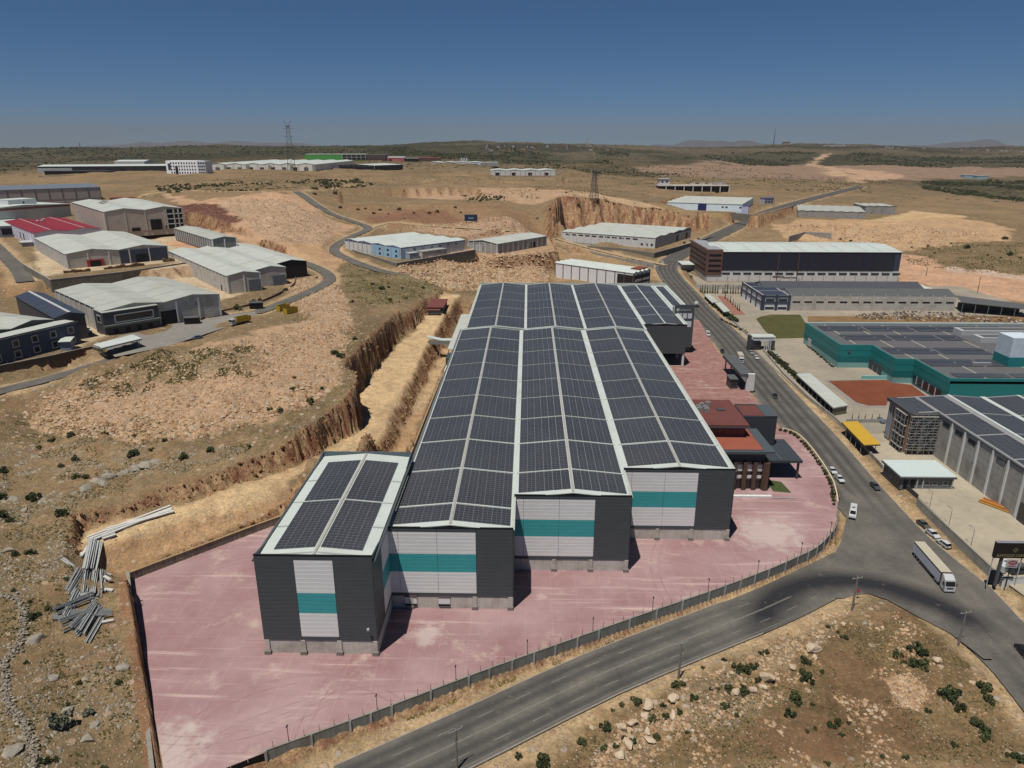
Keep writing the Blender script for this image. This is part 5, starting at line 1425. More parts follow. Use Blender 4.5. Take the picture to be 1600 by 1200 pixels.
    for y in (0, 11, 22, 33, 44): fr.box(-.4, .1, y, y + 1.6, -1, 10.2)
    for z in (4.6, 8.8): fr.box(-.35, .1, 0, 46, z, z + 1.3)
    fr.obj('frame', M_NAVY, of)
    for k in range(2):
        for z in (1.0, 6.2): opening(of, 'x', 4.9 + 8.1 * k, 5.6, 1.5, M_GLASS, z, 'window', None, .15, at=-.2)
    for ya in (1, 16, 31): boxp('solar_bed', of, M_PVR, 1, 16, ya, ya + 13, 10.0, 10.25)
    boxp('roof_edge', of, M_FRAME, .2, 17.2, 0, 45.8, 9.6, 9.98)
    o = G(1497, 474, 5); k = thing('open_canopy', 'dark open sided canopy with a slanting grey roof at the end of the grey hall', 'canopy', (274.5, 448, -.6), math.radians(-16))
    MB().hexa([(0, 0, 6.6), (36, -4, 5.2), (38, 12, 5.6), (0, 16, 8), (0, 0, 6.9), (36, -4, 5.5), (38, 12, 5.9), (0, 16, 8.3)]).obj('roof', M_GREYR, k)
    boxp('back_wall', k, M_OFF, .5, 35, 9, 10.5, -1, 5)
    pm = MB().box(-.2, .2, -.2, .2, -1, 6).mesh('post', M_GUT)
    for q in range(6): part('post', pm, k, (.6 + q * 7, -q * .7, 0))
    t = thing('gas_tank', 'white horizontal gas tank beside the open canopy', 'tank', (*G(1560, 483, -.4), -.4), math.radians(-16))
    MB().tube((-6, 0, 2.2), (6, 0, 2.2), 1.4, n=14).obj('vessel', M_FRAME, t); MB().box(-4, -3.4, -1, 1, 0, 1.2).box(3.4, 4, -1, 1, 0, 1.2).obj('saddle', M_CONC2, t)
    # teal factory
    z = -.45; H = 11.3
    out = [(148.4, 372.5), (148.4, 328.0), (163.2, 328.0), (163.2, 305.0), (171.3, 305.0), (171.3, 277.0), (262, 277.0), (262, 372.5)]
    r = thing('teal_factory', 'stepped teal clad factory with dark roof and rows of solar panels on the right', 'factory', (0, 0, z))
    cen = np.array([215, 330.])
    tw = [mat('teal_wall_dark', (22, 84, 86), .5, .05, .4), mat('teal_wall_mid', (28, 98, 98), .5, .05, .4), mat('teal_wall_pale', (96, 134, 132), .55, .05, .4)]
    MB().prism([(x, y) for x, y in out], -2, H - 1.2).obj('wall', tw[1], r)
    for i in range(5):
        a, b = np.array(out[i]), np.array(out[i + 1]); d = (b - a) / np.linalg.norm(b - a); nn = np.array([-d[1], d[0]])
        if nn @ (cen - a) > 0: nn = -nn
        for za, zb_, m, t in ((0, 2.8, tw[2], .12), (2.8, 5.6, tw[0], .2), (5.6, 8.6, tw[1], .2), (8.6, H, tw[1], .26)):
            p0, p1 = a + nn * t, b + nn * t; q0, q1 = a - nn * .2, b - nn * .2
            MB().prism([tuple(p0), tuple(p1), tuple(q1), tuple(q0)], za + .01, zb_ - .03).obj('cladding_band', m, r)
    boxp('parapet', r, mat('pale_teal_cap', (164, 184, 184), .6), 148.4, 262, 371.4, 372.8, 9.4, H + .1)
    boxp('parapet', r, tw[1], 171.5, 262, 277.0, 277.4, 9, H)
    rf = [(148.8, 371.2), (148.8, 328.4), (163.6, 328.4), (163.6, 305.4), (171.7, 305.4), (171.7, 277.5), (262, 277.5), (262, 371.2)]
    MB().prism(rf, H - 1.15, H - .75).obj('roof', mat('grey_membrane_roof', (104, 104, 106), .7, .08, .2), r)
    places = []
    for yy, x0, x1 in ((362, 153, 250), (344, 157, 250), (320, 167, 250), (301, 175, 250), (285.5, 177, 250)):
        for k in range(int((x1 - x0) / 2.0)):
            x = x0 + k * 2.0
            if k % 12 == 11: continue
            if yy > 310 and x > 214 and yy < 350: continue
            for q in range(9 if yy != 285.5 else 5):
                places.append((x, yy - 4.5 + q * 1.05 + (1.0 if q > 4 else 0), H - .55, 0))
    pv_field(r, places, 300, (0, 0))
    duct = mat('rooftop_walkway', (176, 168, 148), .7)
    for x in (157, 172, 187, 212, 236): boxp('roof_walkway', r, duct, x - .4, x + .4, 279 if x > 172 else 330, 370, H - .7, H - .6) if x > 175 else boxp('roof_walkway', r, duct, x - .4, x + .4, 332 if x < 164 else 307, 370, H - .7, H - .6)
    for ya in (318, 336, 350):
        b = boxp('roof_monitor', r, M_FRAME, 217 + (350 - ya) * .1, 262, ya, ya + 7, H - .8, H + 1.6)
        boxp('rooflight', b, M_GREYR, 219 + (350 - ya) * .1, 262, ya + 1, ya + 6, H + 1.6, H + 1.7)
    boxp('roof_unit', r, M_STEEL, 192, 200, 297, 298.6, H - .7, H + .6)
    t = boxp('stair_tower', r, mat('pale_grey_cladding', (160, 168, 176), .6), 206, 216, 296, 306, H - 1, H + 12)
    boxp('cladding_band', t, tw[1], 205.8, 216.2, 295.8, 306.2, H - 1, H + 3.5)
    dm = MB().box(-.2, .1, -1.6, 1.6, .2, 4.6).mesh('dock_door', M_OFF)
    for y in (326, 321.5, 317): part('dock_door', dm, r, (162.9, y, 0))
    wn2 = boxp('ribbon_window', r, M_GLASS, 170.9, 171.4, 281, 303, 1.0, 4.6)
    for y in (285, 290, 295, 300): boxp('mullion', wn2, M_FRAME, 170.8, 171.0, y - .3, y + .3, 1.0, 4.6)
    boxp('door', r, M_FRAME, 148.0, 148.3, 362, 366, 0, 4.5)
    boxp('roof_vent', r, M_GREYR, 152, 153.2, 327.5, 328.4, 7.6, 8.4)
    boxp('loading_ramp', r, mat('teal_ramp_wall', (106, 152, 150), .8), 152, 166, 310.0, 310.6, -.2, 1.6)
    # building under scaffolding with the long hall
    z = -.5; H = 15.5
    r = thing('hall_under_scaffold', 'grey panel hall with solar roof and a brown office end under scaffolding', 'factory', (0, 0, z))
    roofp = [(129.3, 243.0), (129.5, 227.4), (139.2, 227.4), (139.2, 140.0), (186, 140), (186, 243.0)]
    boxp('wall', r, M_CONC, 139.5, 186, 140, 242, -1, H - .9)
    n = 12; w = 86.0 / n
    pm = MB()
    for q in range(7): pm.box(-.1, .1, .2, w - .2, q * 2.05 + .03, q * 2.05 + 2.0)
    pme = pm.mesh('wall_panel', M_CONC2); cme = MB().box(-.35, .1, -.35, .35, 0, H - .9).mesh('pilaster', M_CONC3)
    for k in range(n):
        part('wall_panel', pme, r, (139.4, 140 + k * w, 0)); part('pilaster', cme, r, (139.3, 140 + k * w, 0))
        if k % 2 == 1 or k > 8: boxp('window', r, M_GLASS, 139.15, 139.5, 140 + k * w + 1.6, 140 + k * w + 5.4, H - 3.4, H - 2.1)
    of = boxp('office_end', r, mat('terracotta_panel', (112, 82, 64), .7, .12, .5), 130.2, 139.3, 228.4, 242.4, -1, H - 1.3)
    for k in range(3):
        for dy in (0, 1.5): boxp('glass_strip', of, mat('blue_strip_glazing', (150, 170, 186), .2, .1, .6), 129.95, 130.25, 230.4 + k * 4.4 + dy, 231.2 + k * 4.4 + dy, .6, H - 2.0)
    for k in range(3): boxp('window', of, M_GLASS, 131.4 + k * 2.6, 133.2 + k * 2.6, 228.2, 228.5, 1, H - 2.5)
    boxp('eaves_fascia', r, M_OFF, 129.3, 139.2, 227.4, 243, H - 1.6, H - .5)
    boxp('fascia_box', of, M_STEEL, 133.5, 140, 226.9, 228.2, H - 3.4, H - 1.9); boxp('concrete_strip', of, M_CONC3, 134.6, 136.2, 227.9, 228.4, 0, H - 3.4)
    # roof slopes: ridge along y
    mo = mat('roof_under_panels', (112, 112, 112), .6)
    places = []
    for x0, x1, za, zb2, y0 in ((129.3, 139.2, H - .7, H - .1, 227.5), (139.2, 150.5, H - .1, H + .6, 140), (150.5, 162, H + .6, H - .2, 140), (163.4, 175, H - .2, H + .7, 140), (175, 186, H + .7, H, 140)):
        MB().hexa([(x0, y0, za - .2), (x1, y0, zb2 - .2), (x1, 243, zb2 - .2), (x0, 243, za - .2), (x0, y0, za), (x1, y0, zb2), (x1, 243, zb2), (x0, 243, za)]).obj('roof_slope', mo, r)
        nc = int((x1 - x0 - .8) / PW); a = -math.atan2(zb2 - za, x1 - x0)
        for c in range(nc):
            for q in range(int((242.4 - y0 - .6) / PL)):
                if q % 17 == 16: continue
                x = x0 + .5 + PW * (c + .5); places.append((x, 242 - q * PL - .6, za + (zb2 - za) * (x - x0) / (x1 - x0) + .1, a))
    pv_field(r, places, 300, (100, 150))
    for x, m in ((150.5, M_WHITE), (162.7, M_WHITE), (175, M_WHITE)): boxp('roof_strip', r, m, x - (.5 if x != 162.7 else .9), x + (.5 if x != 162.7 else .9), 140, 243, H - .1, H + .78 if x != 162.7 else H + .06)
    boxp('eaves_gutter', r, M_STEEL, 138.9, 139.3, 140, 227, H - .5, H - .1)
    boxp('entrance', r, M_GLASS, 139.0, 139.5, 176, 182, 0, 5.5)
    # scaffold
    s = thing('scaffold', 'steel tube scaffold round the brown corner of the hall', 'scaffold', (0, 0, z))
    um = MB().tube((0, 0, 0), (0, 0, 14.5), .09, n=5).mesh('standard', M_STEEL)
    lm = MB().tube((0, 0, 0), (9.6, 0, 0), .07, n=5).mesh('ledger', M_STEEL); lm2 = MB().tube((0, 0, 0), (0, 7.2, 0), .07, n=5).mesh('ledger', M_STEEL)
    bm_ = MB().box(0, 9.6, 0, 1.0, 0, .08).mesh('deck_board', mat('scaffold_deck', (166, 160, 150), .9, .2, 2.0)); bm2 = MB().box(0, 1.0, 0, 7.2, 0, .08).mesh('deck_board', MATS['scaffold_deck'])
    for k in range(6):
        for dy in (0, -1.1): part('standard', um, s, (130 + k * 1.92, 227.2 + dy, 0))
    for k in range(4):
        for dx in (0, -1.1): part('standard', um, s, (129.6 + dx, 228 + k * 2.3, 0))
    for lv in range(7):
        zz = 1.9 + lv * 2.0
        for dy in (0, -1.1): part('ledger', lm, s, (130, 227.2 + dy, zz)); part('ledger', lm, s, (130, 227.2 + dy, zz + 1))
        for dx in (0, -1.1): part('ledger', lm2, s, (129.6 + dx, 228, zz))
        part('deck_board', bm_, s, (130, 226.1, zz - .12))
        if lv % 2 == 0: part('deck_board', bm2, s, (128.5, 228, zz - .12))
    db = MB()
    for lv in range(6):
        for k in range(5):
            a = 130 + k * 1.92; b = a + 1.92
            if (lv + k) % 2: a, b = b, a
            db.tube((a, 226.05, 1.9 + lv * 2), (b, 226.05, 3.9 + lv * 2), .05, n=4)
    db.obj('brace', M_STEEL, s, kind='stuff')
    # gatehouse
    r = thing('gatehouse', 'single storey grey gatehouse with a flat white roof inside the street wall', 'gatehouse', (114.9, 200.2, -.5))
    boxp('wall', r, mat('gatehouse_grey', (122, 126, 130), .8), .6, 16.4, .6, 11.6, -.3, 3.6)
    boxp('roof', r, mat('mint_white_roof', (208, 220, 218), .5, .04, .3), 0, 17, 0, 12.2, 4.1, 4.4); boxp('fascia', r, M_OFF, -.1, 17.1, -.1, 12.3, 3.6, 4.1)
    for x in (2.2, 4.2): boxp('door', r, M_BLACK, x - .7, x + .7, .5, .7, 0, 3.0)
    for x in (8.6, 11.0, 14.2): opening(r, 'x', x, 1.3, 1.3, M_GLASS, 1.3, 'window', M_FRAME, .06, at=.6)
    for x in (5.4, 7.2, 16.2): boxp('post', r, M_FRAME, x - .15, x + .15, .1, .35, 0, 3.6)
    for y in (3, 7): opening(r, 'y', y, 2.2, 1.5, M_GLASS, 1.2, 'window', M_FRAME, .06, at=.6)

def build_hq():
    r = thing('office_building', 'dark office with rust red flat roofs beside the solar factory', 'office', (0, 0, 0))
    rr1 = mat('rust_roof', (116, 70, 64), .7, .14, .35, dirt=(96, 60, 54)); rr2 = mat('orange_roof', (158, 90, 70), .7, .1, .4)
    red = mat('red_timber_wall', (112, 48, 42), .7, .15, .8)
    sl = mat('slate_edge', (84, 92, 98), .6, .06, .6)
    b = boxp('upper_wing', r, red, 56.2, 69.0, 209.5, 231.5, -.2, 16.2)
    boxp('roof', b, rr1, 55.4, 69.9, 208.5, 232.2, 16.45, 17.0); boxp('roof_edge', b, sl, 55.2, 70.1, 208.3, 232.4, 16.1, 16.42)
    boxp('roof_hatch', b, M_OFF, 63, 65.5, 221, 223, 17.0, 17.4)
    for k in range(5): boxp('window', b, mat('amber_window', (124, 84, 66), .3), 58.4 + k * 2.1, 59.8 + k * 2.1, 209.35, 209.55, 13.6, 15.6)
    um = MB().box(-.8, .8, -.5, .5, 0, 1.2).tube((0, 0, 1.2), (0, 0, 1.45), .42, n=10).mesh('condenser_unit', M_STEEL)
    for q in ((57, 221), (57, 223), (59.2, 220.4), (59.2, 222.4), (58.6, 225), (61, 226.5)): part('condenser_unit', um, b, (*q, 17.02))
    b = boxp('east_wing', r, mat('ink_wall', (46, 47, 52), .6, .05, .5), 70.2, 81.2, 216.6, 227.2, -.2, 16.9)
    boxp('roof', b, rr1, 70.6, 77.2, 217.2, 226.8, 16.9, 16.98); boxp('roof_edge', b, sl, 77.2, 81.3, 216.5, 227.3, 16.9, 17.15); boxp('roof_edge', b, sl, 70.2, 77.2, 226.9, 227.3, 16.9, 17.3)
    b = boxp('entrance_wing', r, mat('ink_wall', (46, 47, 52)), 58.5, 72.5, 199.0, 216.4, 9.0, 12.6)
    boxp('roof', b, rr2, 58, 71.6, 198.6, 208.2, 12.72, 13.0); boxp('roof', b, rr2, 69.4, 71.6, 208.3, 215.6, 12.72, 13.0)
    boxp('roof_edge', b, sl, 71.6, 74.6, 197.0, 215.6, 12.5, 13.1); boxp('roof_edge', b, sl, 57.6, 71.6, 196.8, 197.6, 12.3, 13.1)
    for k in range(7):
        o = new_obj('solar_panel', PV_ME, b); o.location = (59.6 + k * 2.15, 198.1, 13.02)
    boxp('glass_front', r, mat('smoked_glass', (30, 32, 36), .15, .1, .5, spec=.6), 60.2, 73.0, 198.6, 199.0, 0, 9.0)
    boxp('side_wall', r, mat('walnut_wall', (70, 54, 46), .7, .12, .6), 72.2, 73.6, 197.2, 216, 0, 9.2)
    fm = MB().box(-.55, .55, -.5, .5, 0, 9.2).mesh('fin', mat('walnut_wall', (70, 54, 46)))
    for x in (60.4, 63.4, 66.4, 69.4, 72.4): part('fin', fm, r, (x, 198.0, 0))
    bm_ = MB().box(-.85, .85, -.06, .06, 0, 2.2).mesh('blind', mat('cream_blind', (176, 172, 168), .8)); bm3 = MB().box(-.85, .85, -.06, .06, 0, 1.0).mesh('blind', MATS['cream_blind'])
    for x in (61.9, 64.9, 67.9, 70.9): part('blind', bm_, r, (x, 198.5, 6.0)); part('blind', bm3, r, (x, 198.5, 3.6))
    b = boxp('porch_roof', r, mat('porch_slate', (66, 72, 78), .6, .06, .5), 76.0, 86.4, 204.8, 222.2, 5.9, 6.7)
    boxp('porch_ridge', b, sl, 79.4, 80.0, 205, 222, 6.7, 6.9)
    for x, y in ((76.6, 206), (85.6, 206), (85.6, 221), (76.6, 221)): boxp('pillar', r, M_OFF, x - .3, x + .3, y - .3, y + .3, 0, 5.9)
    boxp('lobby', r, M_OFF, 73.7, 76.8, 206, 216, 0, 5.8)
    g = poly_sheet('lawn', [(75.4, 197.0), (80.6, 196.0), (80.0, 203.5), (75.2, 205.2)], .06, mat('watered_grass', (74, 86, 46), .95, .25, .8), kind='structure', label='small lawn by the office entrance')
    k = thing('terrace_step', 'low pale stone kerb in front of the office entrance', 'kerb', (0, 0, 0))
    boxp('stone', k, M_CONC3, 55, 73.6, 192.6, 193.6, 0, .55); boxp('stone', k, M_CONC2, 73.7, 80.5, 192.2, 192.6, 0, .3)

def build_far():
    z = 59.5
    r, Lx, Ly = shed('far_warehouse', 'very long white roofed hall on the plateau behind the lattice mast', 'warehouse', (326,257), (491,257), None, 60, 10.5, 6, 'B', 2.4, wall=mat('cream_panel', (186, 182, 174), .8, .05, .1), roof=M_WHITE, bay=14, pil=M_CONC2, joints=0, yaw=2, depth=330)
    for k in range(9): opening(r, 'x', Lx * (.08 + .105 * k), 7, 6, M_BLACK if k % 2 else M_GREYR, 0, 'door', None, .3)
    for k in range(0, 9, 2): block(r, M_CONC2, Lx * (.14 + .105 * k), Lx * (.17 + .105 * k), -.3, .3, 0, 9.5, 'grey_panel')
    r = thing('white_office', 'white four-storey office block with rows of small windows on the plateau', 'office', (*G(258, 250, 80), 58), math.radians(-3))
    L = (G(309, 250, 80)[0] - G(258, 250, 80)[0]); boxp('wall', r, mat('white_render', (206, 206, 208), .8, .03, .1), 0, L, 0, 22, -2, 21)
    boxp('east_side', r, mat('grey_render', (168, 170, 176), .8, .04, .1), L, L + 12, .5, 22, -2, 20.5)
    wm = MB().box(-1.0, 1.0, -.15, .05, 0, 2.4).mesh('window', M_GLASS)
    for q in range(4):
        for k in range(10): part('window', wm, r, (8 + k * (L - 12) / 9.0, 0, 2.5 + q * 4.6))
        for k in range(4): part('window', wm, r, (L + 2 + k * 2.7, .5, 2.5 + q * 4.6))
    boxp('entrance', r, M_BLACK, 14, 18, -.3, 0, 0, 13); boxp('dark_panel', r, M_NAVY, 3, 7, -.3, 0, 8, 17)
    r, Lx, Ly = shed('far_factory', 'long charcoal factory with a white roof and white left end on the plateau', 'factory', (58,260.2), (258,256), None, 58, 11, 1, 'A', 2.2, wall=mat('graphite_far', (50, 52, 58), .7), roof=M_WHITE, bay=16, pil=None, joints=0, yaw=16, depth=60)
    block(r, M_FRAME, -.4, Lx * .26, -.5, .2, 0, 8.5, 'white_end')
    for k in range(3): opening(r, 'x', Lx * (.45 + .1 * k), 7, 6, M_BLACK, 1, 'door', None, .3)
    o = G(69, 268, 62); r = thing('black_shed', 'low black shed in front of the long charcoal factory', 'shed', (o[0], o[1], 56), math.radians(1.5))
    L = G(203.5, 266, 62)[0] - o[0]; boxp('wall', r, M_BLACK, 0, L, 0, 14, -2, 6.5); boxp('roof', r, M_GREYR, -.5, L + .5, -.8, 14.5, 6.5, 7)
    r, Lx, Ly = shed('far_hall', 'white gabled roof rising behind the long charcoal factory', 'hall', (178,252.5), (225,251), None, 62, 7, 1, 'A', 3, wall=M_CONC3, roof=M_WHITE, bay=15, pil=None, joints=0, yaw=10, depth=70)
    r, Lx, Ly = shed('green_hall', 'bright green walled hall with an unfinished frame at its right end on the plateau', 'hall', (475.5,241.5), (571,241.5), None, 68, 12, 1, 'A', 2.0, wall=M_GREEN, roof=mat('sage_roof', (140, 146, 138), .7), bay=18, pil=None, joints=0, yaw=2, depth=70)
    block(r, M_BLACK, Lx * .62, Lx, -.5, .3, .5, 11.3, 'shade_filled_frame')  # black block painted as the shade behind the bare frame
    cm = MB().box(-.8, .8, -1.2, -.4, 0, 12).mesh('column', M_CONC2)
    for k in range(6): part('column', cm, r, (Lx * (.62 + .076 * k), 0, 0))
    boxp('floor_slab', r, M_CONC2, Lx * .62, Lx, -1.2, -.4, 5, 6.2); block(r, mat('brown_wing', (98, 80, 78), .8), Lx + .1, Lx * 1.32, 6, 50, 0, 11.5, 'wing', MATS['sage_roof'])
    r, Lx, Ly = shed('striped_hall', 'pink and red striped hall with white roof on the plateau', 'hall', (569,246), (631,246), None, 62, 11, 1, 'A', 1.6, wall=M_PINK, roof=M_WHITE, bay=20, pil=None, joints=0, yaw=2, depth=70)
    boxp('red_band', r, M_REDB, -.3, Lx + .3, -.4, .1, 7.2, 9.2); boxp('red_band', r, M_REDB, -.3, Lx + .3, -.4, .1, 3.0, 4.4); opening(r, 'x', Lx * .66, 8, 6, M_BLACK, 0, 'door', None, .5)
    block(r, M_BLACK, Lx + .2, Lx * 1.35, 1, 40, 0, 9, 'shade_filled_wing', M_WHITE); block(r, mat('brown_wing', (98, 80, 78)), Lx * 1.36, Lx * 1.9, 6, 40, 0, 10, 'wing', M_REDB)  # first wing is a black box, shade of its open front painted in
    r, Lx, Ly = shed('dark_open_hall', 'dark open fronted hall with a part white roof in front of the striped hall', 'hall', (585,258.5), (629,254.5), (502,257.5), 57, 9.5, 1, 'A', 1.8, wall=mat('graphite_far', (50, 52, 58)), roof=M_WHITE, bay=12, pil=M_CONC2, joints=0, depth=86, yaw=62)
    for k in range(4): opening(r, 'y', Ly * (.12 + .23 * k), 20, 7, M_BLACK, 0, 'bay_shade_plate', None, .4)  # flat black plates stand for the shade in the open bays
    r, Lx, Ly = shed('grey_white_hall', 'white hall with a low zigzag roof beyond the dry plateau, left of the walled one', 'hall', (671,254), (751,254), None, 54, 9, 4, 'B', 1.6, wall=mat('cool_panel', (170, 174, 178), .8), roof=M_WHITE, bay=12, pil=M_CONC3, joints=0, yaw=3, depth=90)
    for k in range(4): opening(r, 'x', Lx * (.3 + .2 * k), 9, 6, M_BLACK, 0, 'door', None, .3)
    block(r, M_CONC2, Lx + .1, Lx * 1.34, 8, 60, 0, 9, 'wing', M_WHITE)
    sm = MB().tube((0, 0, 9), (0, 0, 19), 2.2, n=10).mesh('silo', M_FRAME)
    for k in range(3): part('silo', sm, r, (Lx * .62 + k * 6, 34, 0))
    r, Lx, Ly = shed('walled_hall', 'white hall with a zigzag roof standing on a high grey retaining wall', 'hall', (766,266.5), (868,266.5), None, 50, 8.5, 4, 'B', 2.0, wall=M_CONC3, roof=M_WHITE, bay=9, pil=M_CONC2, joints=0, yaw=2, depth=70)
    for k in range(4): opening(r, 'x', Lx * (.11 + .25 * k), 7, 5, M_BLACK, 0, 'door', None, .3)
    # middle distance, right
    r, Lx, Ly = shed('blue_gate_hall', 'pale blue hall with one royal blue gate beside the road to the hills', 'hall', (1160,319.5), (1192,309.5), (1040,317), 25.5, 9, 5, 'B', 1.0, wall=mat('pale_blue_panel', (182, 194, 200), .7, .05, .2), roof=M_WHITE2, bay=10, pil=None, joints=2)
    opening(r, 'y', Ly * .52, 10, 9, mat('royal_blue_gate', (44, 56, 112), .5), 0, 'gate', None, .4)
    for q in (.2, .25, .02): opening(r, 'y', Ly * q, 2.4, 1.6, M_GLASS, 4.6, 'window', None, .2)
    block(r, mat('violet_grey_panel', (156, 160, 178), .7), -6, 0, -8, -.1, -1, 7.5, 'gate_block', M_BLUE); opening(r, 'x', Lx * .3, 8, 6, M_NAVY, 0, 'door', None, .3)
    of = thing('site_office', 'small two-storey white and blue office at the end of the pale blue hall', 'office', (*G(1194, 319, 26), 26), math.radians(20))
    boxp('wall', of, M_FRAME, 0, 15, 0, 10, -1, 7.4); boxp('roof', of, M_BLUE, -.4, 15.4, -.4, 10.4, 7.4, 7.9); boxp('band', of, M_NAVY, -.1, 15.1, -.15, 0, 3.4, 4.0)
    for zz in (1, 4.8):
        for k in range(3): opening(of, 'x', 3 + k * 4.5, 2, 1.6, M_GLASS, zz, 'window', None, .1)
    r = thing('unfinished_building', 'long unfinished concrete frame with a small finished storey on its left end', 'building', (*G(1029, 299, 30), 30), math.radians(1))
    L = G(1140, 299, 30)[0] - G(1029, 299, 30)[0]
    boxp('slab', r, M_CONC, 0, L, 0, 30, 8.2, 9.2); boxp('shade_core', r, M_BLACK, 1, L - 1, 4, 29, -3, 8.2)  # black box stands for the shade between the columns
    cm = MB().box(-.6, .6, 0, 1.2, -2, 8.2).mesh('column', M_CONC3)
    for k in range(8): part('column', cm, r, (12 + k * (L - 13) / 7, .2, 0))
    b = boxp('finished_storey', r, M_CONC3, 2, 18, 3, 20, 9.2, 19); boxp('roof', b, M_FRAME, 1, 19, 2, 21, 19, 19.7)
    for x in (6, 13): opening(b, 'x', x, 3, 2.6, M_BLACK, 13.5, 'window', None, .2, at=3)
    sm = MB().box(-.7, .7, -.7, .7, 0, 3.6).mesh('column_stub', M_CONC3)
    for k in range(11): part('column_stub', sm, r, (L * .45 + k * 5.2, 6 + (k % 3) * 8, 9.2))
    boxp('stub_wall', r, M_CONC2, L * .8, L * .97, 18, 22, 9.2, 13.5)
    # grey block sheds on the tip terrace
    r, Lx, Ly = shed('block_shed', 'low grey block shed with a ribbed pale roof on the terrace right of the road', 'shed', (1247,329), (1352.5,331.5), (1251,320.5), 19.5, 7.2, 7, 'B', .7, wall=M_CONC2, roof=M_WHITE3, bay=9, pil=None, joints=0)
    r, Lx, Ly = shed('block_shed', 'taller grey block shed adjoining behind at the right end of the terrace', 'shed', (1353,322), (1402,320.5), None, 19.5, 10, 4, 'B', .7, wall=M_CONC2, roof=M_WHITE3, bay=9, pil=None, joints=0, yaw=-5, depth=44)
def build_extra():
    o = G(172, 312, 46); r = thing('brick_roofed_house', 'low building with a brick red roof behind the unfinished concrete hall', 'building', (o[0], o[1], 42), math.radians(30))
    boxp('wall', r, M_CONC2, 0, 32, 0, 14, -4, 5); boxp('roof', r, mat('brick_red_roof', (150, 82, 62), .8), -.8, 32.8, -.8, 14.8, 5, 5.8)
    pm = mat('stacked_timber', (128, 100, 72), .95, .3, 1.2)
    for u, v, w, lab in ((112, 425, 8, 'brown pallet stack at the left of the upper yard wall'), (128, 424, 9, 'brown pallet stack before the red loading mouth, on its left'), (176, 419, 9, 'brown pallet stack before the red loading mouth, on its right'), (196, 417, 10, 'long brown pallet stack before the navy bay'), (216, 415, 7, 'brown pallet stack right of the long one before the navy bay'), (264, 408, 7, 'brown pallet stack near the right end of the upper yard wall')):
        p = G(u, v, 31.3); k = thing('pallet_stack', lab, 'pallets', (*p, 31.0), math.radians(40), 'pallet stacks along the upper yard wall')
        for q in range(4): boxp('pallet_row', k, pm, -w / 2 + q * w / 4, -w / 2 + (q + 1) * w / 4 - .15, -1, 1, 0, rng.uniform(1.0, 2.2))
    g = thing('white_shelter', 'small flat white roofed shelter at the left edge of the upper yard', 'shelter', (*G(35, 386, 31), 31), math.radians(42)); boxp('wall', g, M_CONC2, 0, 10, 0, 12, -1, 2.8); boxp('roof', g, M_FRAME, -.4, 10.4, -.4, 12.4, 2.8, 3.2)
build_extra()
build_left(); build_centre(); build_right(); build_hq(); build_far()
# ------------------------------------------------------------------ walls, fences and street things
def wall_line(name, label, pts, depth, th, m, seg=6.0, cat='wall', cap=None, post=None, posth=0.0, panel='wall_panel', group=None):
    """pts: (x, y, top)"""
    o = pts[0]; root = thing(name, label, cat, (o[0], o[1], o[2] - depth), 0, group)
    def add(mb, nm, mm): mb.v = [(x - o[0], y - o[1], z - o[2] + depth) for x, y, z in mb.v]; return mb.obj(nm, mm, root)
    for a, b in zip(pts[:-1], pts[1:]):
        L = math.hypot(b[0] - a[0], b[1] - a[1]); n = max(1, round(L / seg))
        ux, uy = (b[0] - a[0]) / L, (b[1] - a[1]) / L; nx, ny = -uy * th / 2, ux * th / 2
        for k in range(n):
            t0, t1 = k / n, (k + 1) / n; g = .03 / L
            p = [(a[0] + (b[0] - a[0]) * t, a[1] + (b[1] - a[1]) * t, a[2] + (b[2] - a[2]) * t) for t in (t0 + g, t1 - g)]
            q = [(p[0][0] - nx, p[0][1] - ny), (p[1][0] - nx, p[1][1] - ny), (p[1][0] + nx, p[1][1] + ny), (p[0][0] + nx, p[0][1] + ny)]
            zt = [p[0][2], p[1][2], p[1][2], p[0][2]]
            add(MB().hexa([(*c, z - depth) for c, z in zip(q, zt)] + [(*c, z) for c, z in zip(q, zt)][::-1] if False else [(*c, z - depth) for c, z in zip(q, zt)][::-1] + [(*c, z) for c, z in zip(q, zt)][::-1]), panel, m)
            if cap is not None:
                w = 1.25
                q2 = [(p[0][0] - nx * w, p[0][1] - ny * w), (p[1][0] - nx * w, p[1][1] - ny * w), (p[1][0] + nx * w, p[1][1] + ny * w), (p[0][0] + nx * w, p[0][1] + ny * w)]
                add(MB().hexa([(*c, z + .004) for c, z in zip(q2, zt)][::-1] + [(*c, z + .12) for c, z in zip(q2, zt)][::-1]), 'coping', cap)
            if post is not None:
                x, y, z = p[0]; r = th * .85
                add(MB().box(x - r, x + r, y - r, y + r, z - depth, z + posth), 'pier', post)
    return root
def W3(pts, z): return [(*G(u, v, z), z) for u, v in pts]

